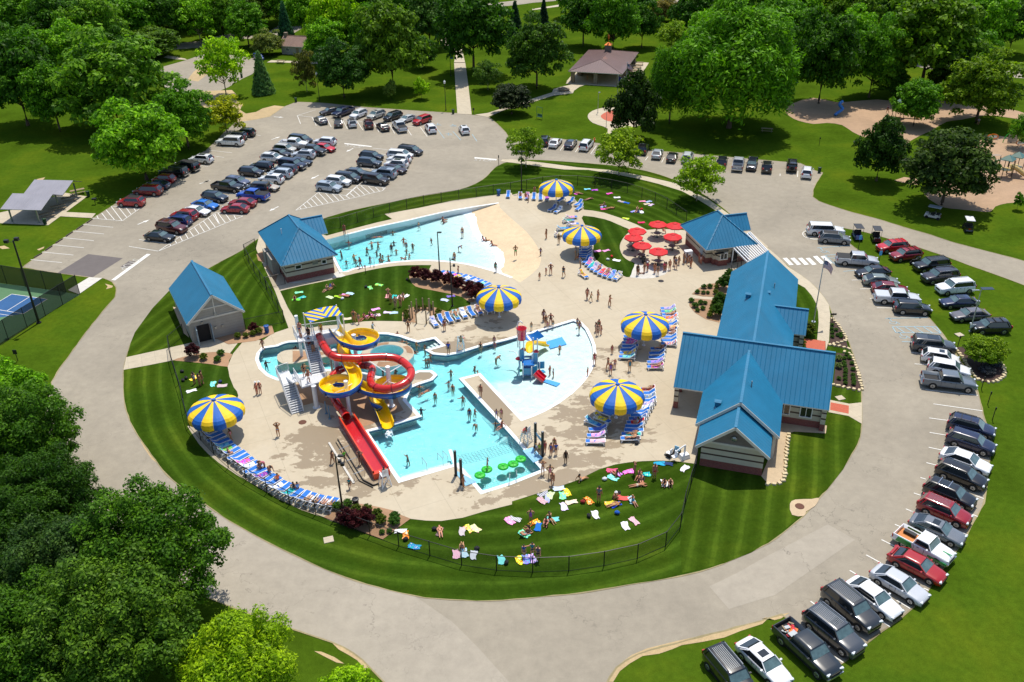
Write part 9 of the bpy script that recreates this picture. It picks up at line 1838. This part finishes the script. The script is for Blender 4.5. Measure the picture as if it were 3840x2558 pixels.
 # lifeguard chairs
def lgchair():
 r=empty('lifeguard_chair');b=MB()
 for sx in(-1,1):
  for sy in(-1,1):b.bar((sx*.5,sy*.5,0),(sx*.32,sy*.32,1.3),.08)
  b.bar((sx*.5,-.5,.1),(sx*.32,.32,1.2),.05);b.bar((sx*.34,-.3,1.65),(sx*.34,.35,1.65),.06)
 b.bar((-.5,-.5,.1),(.32,-.32,1.2),.05);b.bar((.5,-.5,.1),(-.32,-.32,1.2),.05);b.build('frame',M_lw,r);b=MB();b.box((0,0,1.36),(.72,.72,.07));b.build('seat',M_lw,r);b=MB()
 for i in range(5):b.box((-.28+.14*i,-.36,1.75),(.1,.04,.8))
 b.build('backrest',M_lw,r);b=MB();b.bar((-.1,.3,1.5),(.5,.35,1.5),.14,.1);b.build('rescue_tube',M_kred,r);return r
lgp=lgchair()
for i,(k,x,y,a,lb)in enumerate(((9,1188,1325,30,'white lifeguard chair at the foot of the red trough'),(10,128,935,60,'white lifeguard chair at the crossing pool corner'),(9,1882,80,0,'white lifeguard chair on the curved promontory'))):
 o=lgp if i==0 else dup(lgp);p=g(k,x,y);o.location=(p.x,p.y,.06);o.rotation_euler[2]=math.radians(a);tag(o,lb,'lifeguard chair','lifeguard chairs')
 # weathered wooden totem posts
for i,(x,y,h,w_)in enumerate(((1418,1372,2.1,'leftmost of all'),(1438,1360,2.5,'second from left, close to the leftmost'),(1475,1410,1.9,'front left at the path'),(1480,1305,2.0,'back left'),(1537,1290,1.9,'back centre'),(1567,1412,2.0,'front right at the path'),(1602,1350,2.8,'tallest, right'),(1592,1300,2.0,'back right'),(1634,1340,2.2,'rightmost, by the boxwoods'))):
 p=g(5,x,y);b=MB();b.cyl((0,0,0),(0,0,h),.1,.08,n=8);b.build('wooden_post',M_wood,None,label='weathered wooden post, %s of the ring of posts'%w_,cat='post',group='ring of wooden posts',loc=(p.x,p.y,.08))
sheet('deck_slab',smoothed(gl(5,[(1475,1410),(1465,1350),(1500,1300),(1560,1290),(1600,1310),(1600,1360),(1570,1412)]),2),.095,M_walk)
# signs and small posts
def sign(k,x,y,h,lb,w=.4,hh=.5,mat=None,cat='sign'):
 p=g(k,x,y);r=empty('sign_post',(p.x,p.y,.02),0,lb,cat,'signs and small posts');b=MB();b.cyl((0,0,0),(0,0,h),.05,n=6);b.build('post',M_black,r);b=MB();b.box((0,-.07,h-hh/2),(w,.04,hh));b.build('sign_panel',mat or M_black,r)
M_sb=plain('sign light blue',(90,170,220),.5);sign(7,830,712,2.1,'pale blue accessible parking sign beside the golf carts',mat=M_sb,hh=.7);sign(7,1015,857,2.1,'pale blue accessible parking sign at the silver pickup nose',mat=M_sb,hh=.7)
sign(8,165,180,1.6,'black box sign on the left lawn above the wood',.5,.6);sign(1,2000,1050,1.4,'small dark sign at the foot of the park walk');sign(1,2230,1515,1.9,'dark sign post where the island tip meets the car park',.2,.5);sign(3,470,1330,1.5,'small dark post sign on the lawn beyond the upper road',.25,.3)
for x,y,lb in((1740,60,'topmost, by the dark bed'),(1960,440,'second, at the grey pickup nose'),(2018,580,'third, beside empty bays'),(2060,725,'fourth, above the navy suvs')):sign(11,x,y,1.7,'short black bollard light '+lb,.16,.35,cat='bollard light')
sign(7,588,1385,1.2,'low black information board at the flagpole side bed',.8,.25);sign(5,1008,950,1.4,'post holding a red rescue tube at the lawn edge',.3,.2,M_kred)
# pool lift and wheelchairs
r=empty('pool_lift',g(10,1580,1075),.4,'white pool lift on wheels near the bath house fence','pool lift');b=MB();b.box((0,0,.3),(1.1,.7,.5),taper=.8);b.build('base',M_lw,r);b=MB();b.bar((0,0,.5),(0,0,1.7),.14);b.bar((0,0,1.7),(-1.1,0,1.2),.1);b.build('arm',M_lw,r);b=MB();b.box((-1.2,0,.6),(.5,.5,.08));b.box((-1.0,0,.9),(.08,.5,.6));b.build('seat',M_lw,r)
for k,x,y,a,lb in((10,1518,1030,1,'blue and white pool wheelchair behind the pool lift'),(10,1440,1060,2.4,'white shower chair left of the pool lift')):
 r=empty('wheelchair',g(k,x,y),a,lb,'wheelchair');b=MB();b.box((0,0,.5),(.5,.5,.06));b.box((-.25,0,.8),(.06,.5,.6));b.bar((.3,0,.5),(.5,0,.1),.3,.04);b.build('seat',M_pad if 'blue' in lb else M_lw,r)
 for s in(-1,1):b=MB();b.cyl((-.1,s*.28,.3),(-.1,s*.33,.3),.3,n=14);b.build('wheel',M_tyre,r)
 # handrails
def hrail(k,pts,lb,h=.9):
 o0=g(k,*pts[0]);b=MB();q=[g(k,x,y)-o0 for x,y in pts];b.tube([q[0],q[0]+Vector((0,0,h))]+[v+Vector((0,0,h))for v in q[1:]]+[q[-1]],.035,6);b.build('handrail',M_galv,None,label=lb,cat='handrail',group='steel handrails',loc=o0)
for k,pts,w_ in((9,[(770,1060),(860,1020)],'upper one beside the red trough'),(9,[(840,1165),(930,1130)],'middle one beside the red trough'),(9,[(905,1285),(1000,1245)],'lower one beside the red trough'),(9,[(1572,1190),(1530,1130)],'left one at the deep pool steps'),(9,[(1720,1140),(1670,1090)],'middle one at the deep pool steps'),(9,[(1765,1120),(1720,1070)],'right one at the deep pool steps'),(5,[(1055,890),(1060,850)],'left loop at the wave pool rim'),(5,[(1090,890),(1088,850)],'right loop at the wave pool rim'),(9,[(2330,1320),(2330,1280)],'left loop at the crossing pool'),(10,[(45,1290),(40,1245)],'right loop at the crossing pool'),(5,[(780,940),(715,810)],'long ramp rail at the deep end of wave pool'),(5,[(800,925),(870,900)],'short ramp rail at the wave pool')):hrail(k,pts,'steel handrail, '+w_)
b=MB();
for s in(-.3,.3):b.bar((s,0,-1.1),(s,0,1.0),.05)
for i in range(5):b.bar((-.3,0,-.9+.35*i),(.3,0,-.9+.35*i),.05)
b.build('ladder',M_galv,None,label='steel ladder on the long wave pool wall',cat='ladder',loc=g(5,833,608)+Vector((0,-.15,0)))
# long picnic tables
def ptable():
 r=empty('long_picnic_table');b=MB();b.box((0,0,.74),(2.4,.75,.06));b.build('table_top',M_wood,r)
 for s in(-1,1):b=MB();b.box((0,s*.75,.44),(2.4,.28,.05));b.build('bench',M_wood,r);b=MB();b.bar((s*.9,-.7,.4),(s*.9,.7,.4),.06);b.bar((s*.9,-.4,0),(s*.9,.2,.7),.06);b.bar((s*.9,.4,0),(s*.9,-.2,.7),.06);b.build('leg',M_steel,r)
 return r
tp=ptable();TL=[(4,640,285,'topmost of the column under the tin shelter'),(4,540,360,'middle under the tin shelter'),(4,440,430,'nearest under the tin shelter'),(4,720,215,'behind the tin shelter, beside the bin')]+[(2,1165-i*17,600+i*24,'the %s from the back, right of the stone pavilion'%O9[i])for i in range(7)]+[(2,2340,1215,'alone under the giant willow'),(1,230,582,'before the log cabin, left')]
for i,(k,x,y,w_)in enumerate(TL):o=tp if i==0 else dup(tp);p=g(k,x,y);o.location=(p.x,p.y,.06);o.rotation_euler[2]=.6 if k==4 else-.25;tag(o,'long wooden picnic table, '+w_,'picnic table','long picnic tables')
# playground
def play(nm,k,x,y,lb,fn):
 r=empty(nm,g(k,x,y),0,lb,'play equipment');fn(r)
M_tan=gloss('tan slide plastic',(206,176,106),.4);M_gr=gloss('green roof plastic',(60,104,90),.4)
def tower(r):
 for x in(-.9,.9):
  for y in(-.9,.9):b=MB();b.cyl((x,y,0),(x,y,3.4),.07,n=6);b.build('post',M_black,r)
 b=MB();b.lathe([(0,4.2),(1.5,3.4),(1.5,3.3)],4);b.build('roof',M_gr,r);b=MB();b.box((0,0,1.5),(1.9,1.9,.1));b.build('platform',M_tan,r)
def slide_t(r):tower(r);b=MB();b.tube(smoothed([Vector(v)for v in((.9,0,1.9),(1.8,-.2,1.7),(3,-1,.9),(4,-1.8,.4))],3,False),.4,10);b.build('tube_slide',M_tan,r,smooth=True)
def bslide(r):b=MB();b.tube(smoothed([Vector(v)for v in((1,1,2.8),(.2,.6,2.2),(.9,0,1.4),(-.2,-.4,.7),(-.9,-.8,.3))],3,False),.35,10);b.build('tube',M_kblue,r,smooth=True)
def bar_(r):
 for x in(0,2.4):b=MB();b.cyl((x,0,0),(x,0,2.3),.06,n=6);b.build('post',M_black,r)
 b=MB();b.bar((0,0,2.3),(2.4,0,2.3),.06);b.bar((0,.6,2.3),(2.4,.6,2.3),.06);b.build('beam',M_wframe,r)
def orange(r):b=MB();b.tube([(math.cos(a)*1.1,0,1.2+math.sin(a)*.5)for a in[i*6.283/14 for i in range(15)]],.09,6);b.build('ring',M_korg,r);b=MB();b.cyl((0,0,0),(0,0,.8),.07,n=6);b.box((0,0,1.2),(1.6,.04,.5));b.build('panel',M_wframe,r)
def arch_(r):b=MB();b.tube([(math.cos(a)*1.6,0,math.sin(a)*2.2)for a in[i*3.1416/12 for i in range(13)]],.08,6);b.build('arch',M_kgrn,r);b=MB();b.box((.3,.1,.9),(2.0,.05,1.6));b.build('panel',M_steel,r)
play('play_tower',3,1190,1080,'green-roofed play tower half hidden by a tree',slide_t);play('play_tower',3,2165,1568+60,'left green-roofed play tower with tan tube slide',slide_t);play('play_tower',3,2255,1568+30,'right green-roofed play tower behind the first',tower)
play('spiral_slide',3,640,1060,'blue spiral slide on the shaded wood chips',bslide);play('climbing_bars',3,1995,1540,'white horizontal bars left of the green-roofed towers',bar_);play('climbing_bars',3,2070,1590,'second set of bars nearest the left tower',bar_)
play('play_ring',3,2052,1310,'orange ring toy leftmost in the play area',orange);play('play_ring',3,2316,1365,'orange ring toy at the right frame edge',orange);play('play_arch',3,2230,1310,'green arch with mesh panel in the play area',arch_)
# odds and ends
def one(nm,k,x,y,fn,lb,cat,mat,z=.05,rz=0):b=MB();fn(b);b.build(nm,mat,None,label=lb,cat=cat,loc=g(k,x,y)+Vector((0,0,z)),rz=rz)
one('barbecue_grill',4,877,310,lambda b:(b.cyl((0,0,0),(0,0,.8),.06,n=6),b.box((0,0,.95),(.7,.5,.25),taper=1.1)),'black pedestal grill on the grass by the tin shelter','grill',M_black)
one('boulder',2,470,838,lambda b:(b.ball((0,0,.4),(1.3,.8,.55),10,6,jit=.15),b.ball((.9,.2,.3),(.7,.6,.4),9,6,jit=.15)),'brown boulder on the bulge of the pavilion path','boulder',M_stone)
one('swing_frame',2,252,1095,lambda b:(b.bar((-.6,.5,0),(-.6,.5,2.6),.08),b.bar((.6,-.5,0),(.6,-.5,2.6),.08),b.bar((-.6,.5,2.6),(.6,-.5,2.6),.08),b.box((0,0,.5),(1.3,.5,.08),rz=-.7),b.box((.1,.15,.8),(1.3,.06,.5),rz=-.7)),'green framed bench swing on the lawn below the path','bench swing',M_gr)
for k,x,y,w_ in((13,668,265,'pale square utility cover on the front ring lawn'),(11,662,525,'stone plaque set in grass by the entrance walk'),(7,1757,1512,'concrete cover beside the solar lamp post')):one('utility_cover',k,x,y,lambda b:b.box((0,0,.03),(.9,.8,.08)),w_,'cover',M_walk,.04,.3)
one('drain_grate',11,290,1522,lambda b:b.lathe([(0,.03),(.42,.03),(.45,0)],14),'rusty round drain grate in its gravel patch','drain grate',plain('rusty iron',(98,60,44),.8),.09)
one('drain_grate',9,428,748,lambda b:b.lathe([(0,.03),(.42,.03),(.45,0)],14),'rusty round drain cover on the deck by the lower stair','drain grate',MATS['rusty iron'],.06);one('drain_grate',6,1368,1018,lambda b:b.lathe([(0,.03),(.4,.03),(.43,0)],14),'dark round drain cover below the patio slab','drain grate',M_black,.06)
one('ice_chest',6,1612,830,lambda b:(b.box((0,0,.8),(1.1,.7,1.6)),b.box((0,-.02,1.63),(1.15,.74,.06))),'white upright cooler box beside the snack queue','cooler',M_lw,.06,.2)
for i in range(6):x0,y0,x1,y1=((800,485,850,450),(705,545,765,505),(608,608,668,568),(515,670,575,632),(420,738,480,698),(315,805,385,765))[i];a,c=g(4,x0,y0),g(4,x1,y1);b=MB();b.bar((0,0,.08),c-a+Vector((0,0,.08)),.15,.14);b.build('parking_block',plain('dark rubber',(70,60,54),.8),None,label='parking block, %s from the tin shelter along the left bays'%O9[i],cat='parking block',group='parking blocks',loc=(a.x,a.y,.03))
one('hydrant',2,757,1305,lambda b:(b.cyl((0,0,0),(0,0,.7),.16,n=10),b.ball((0,0,.72),.17,8,6),b.cyl((-.25,0,.5),(.25,0,.5),.07,n=8)),'orange and black hydrant beside the white minivan, upper road','hydrant',M_korg)
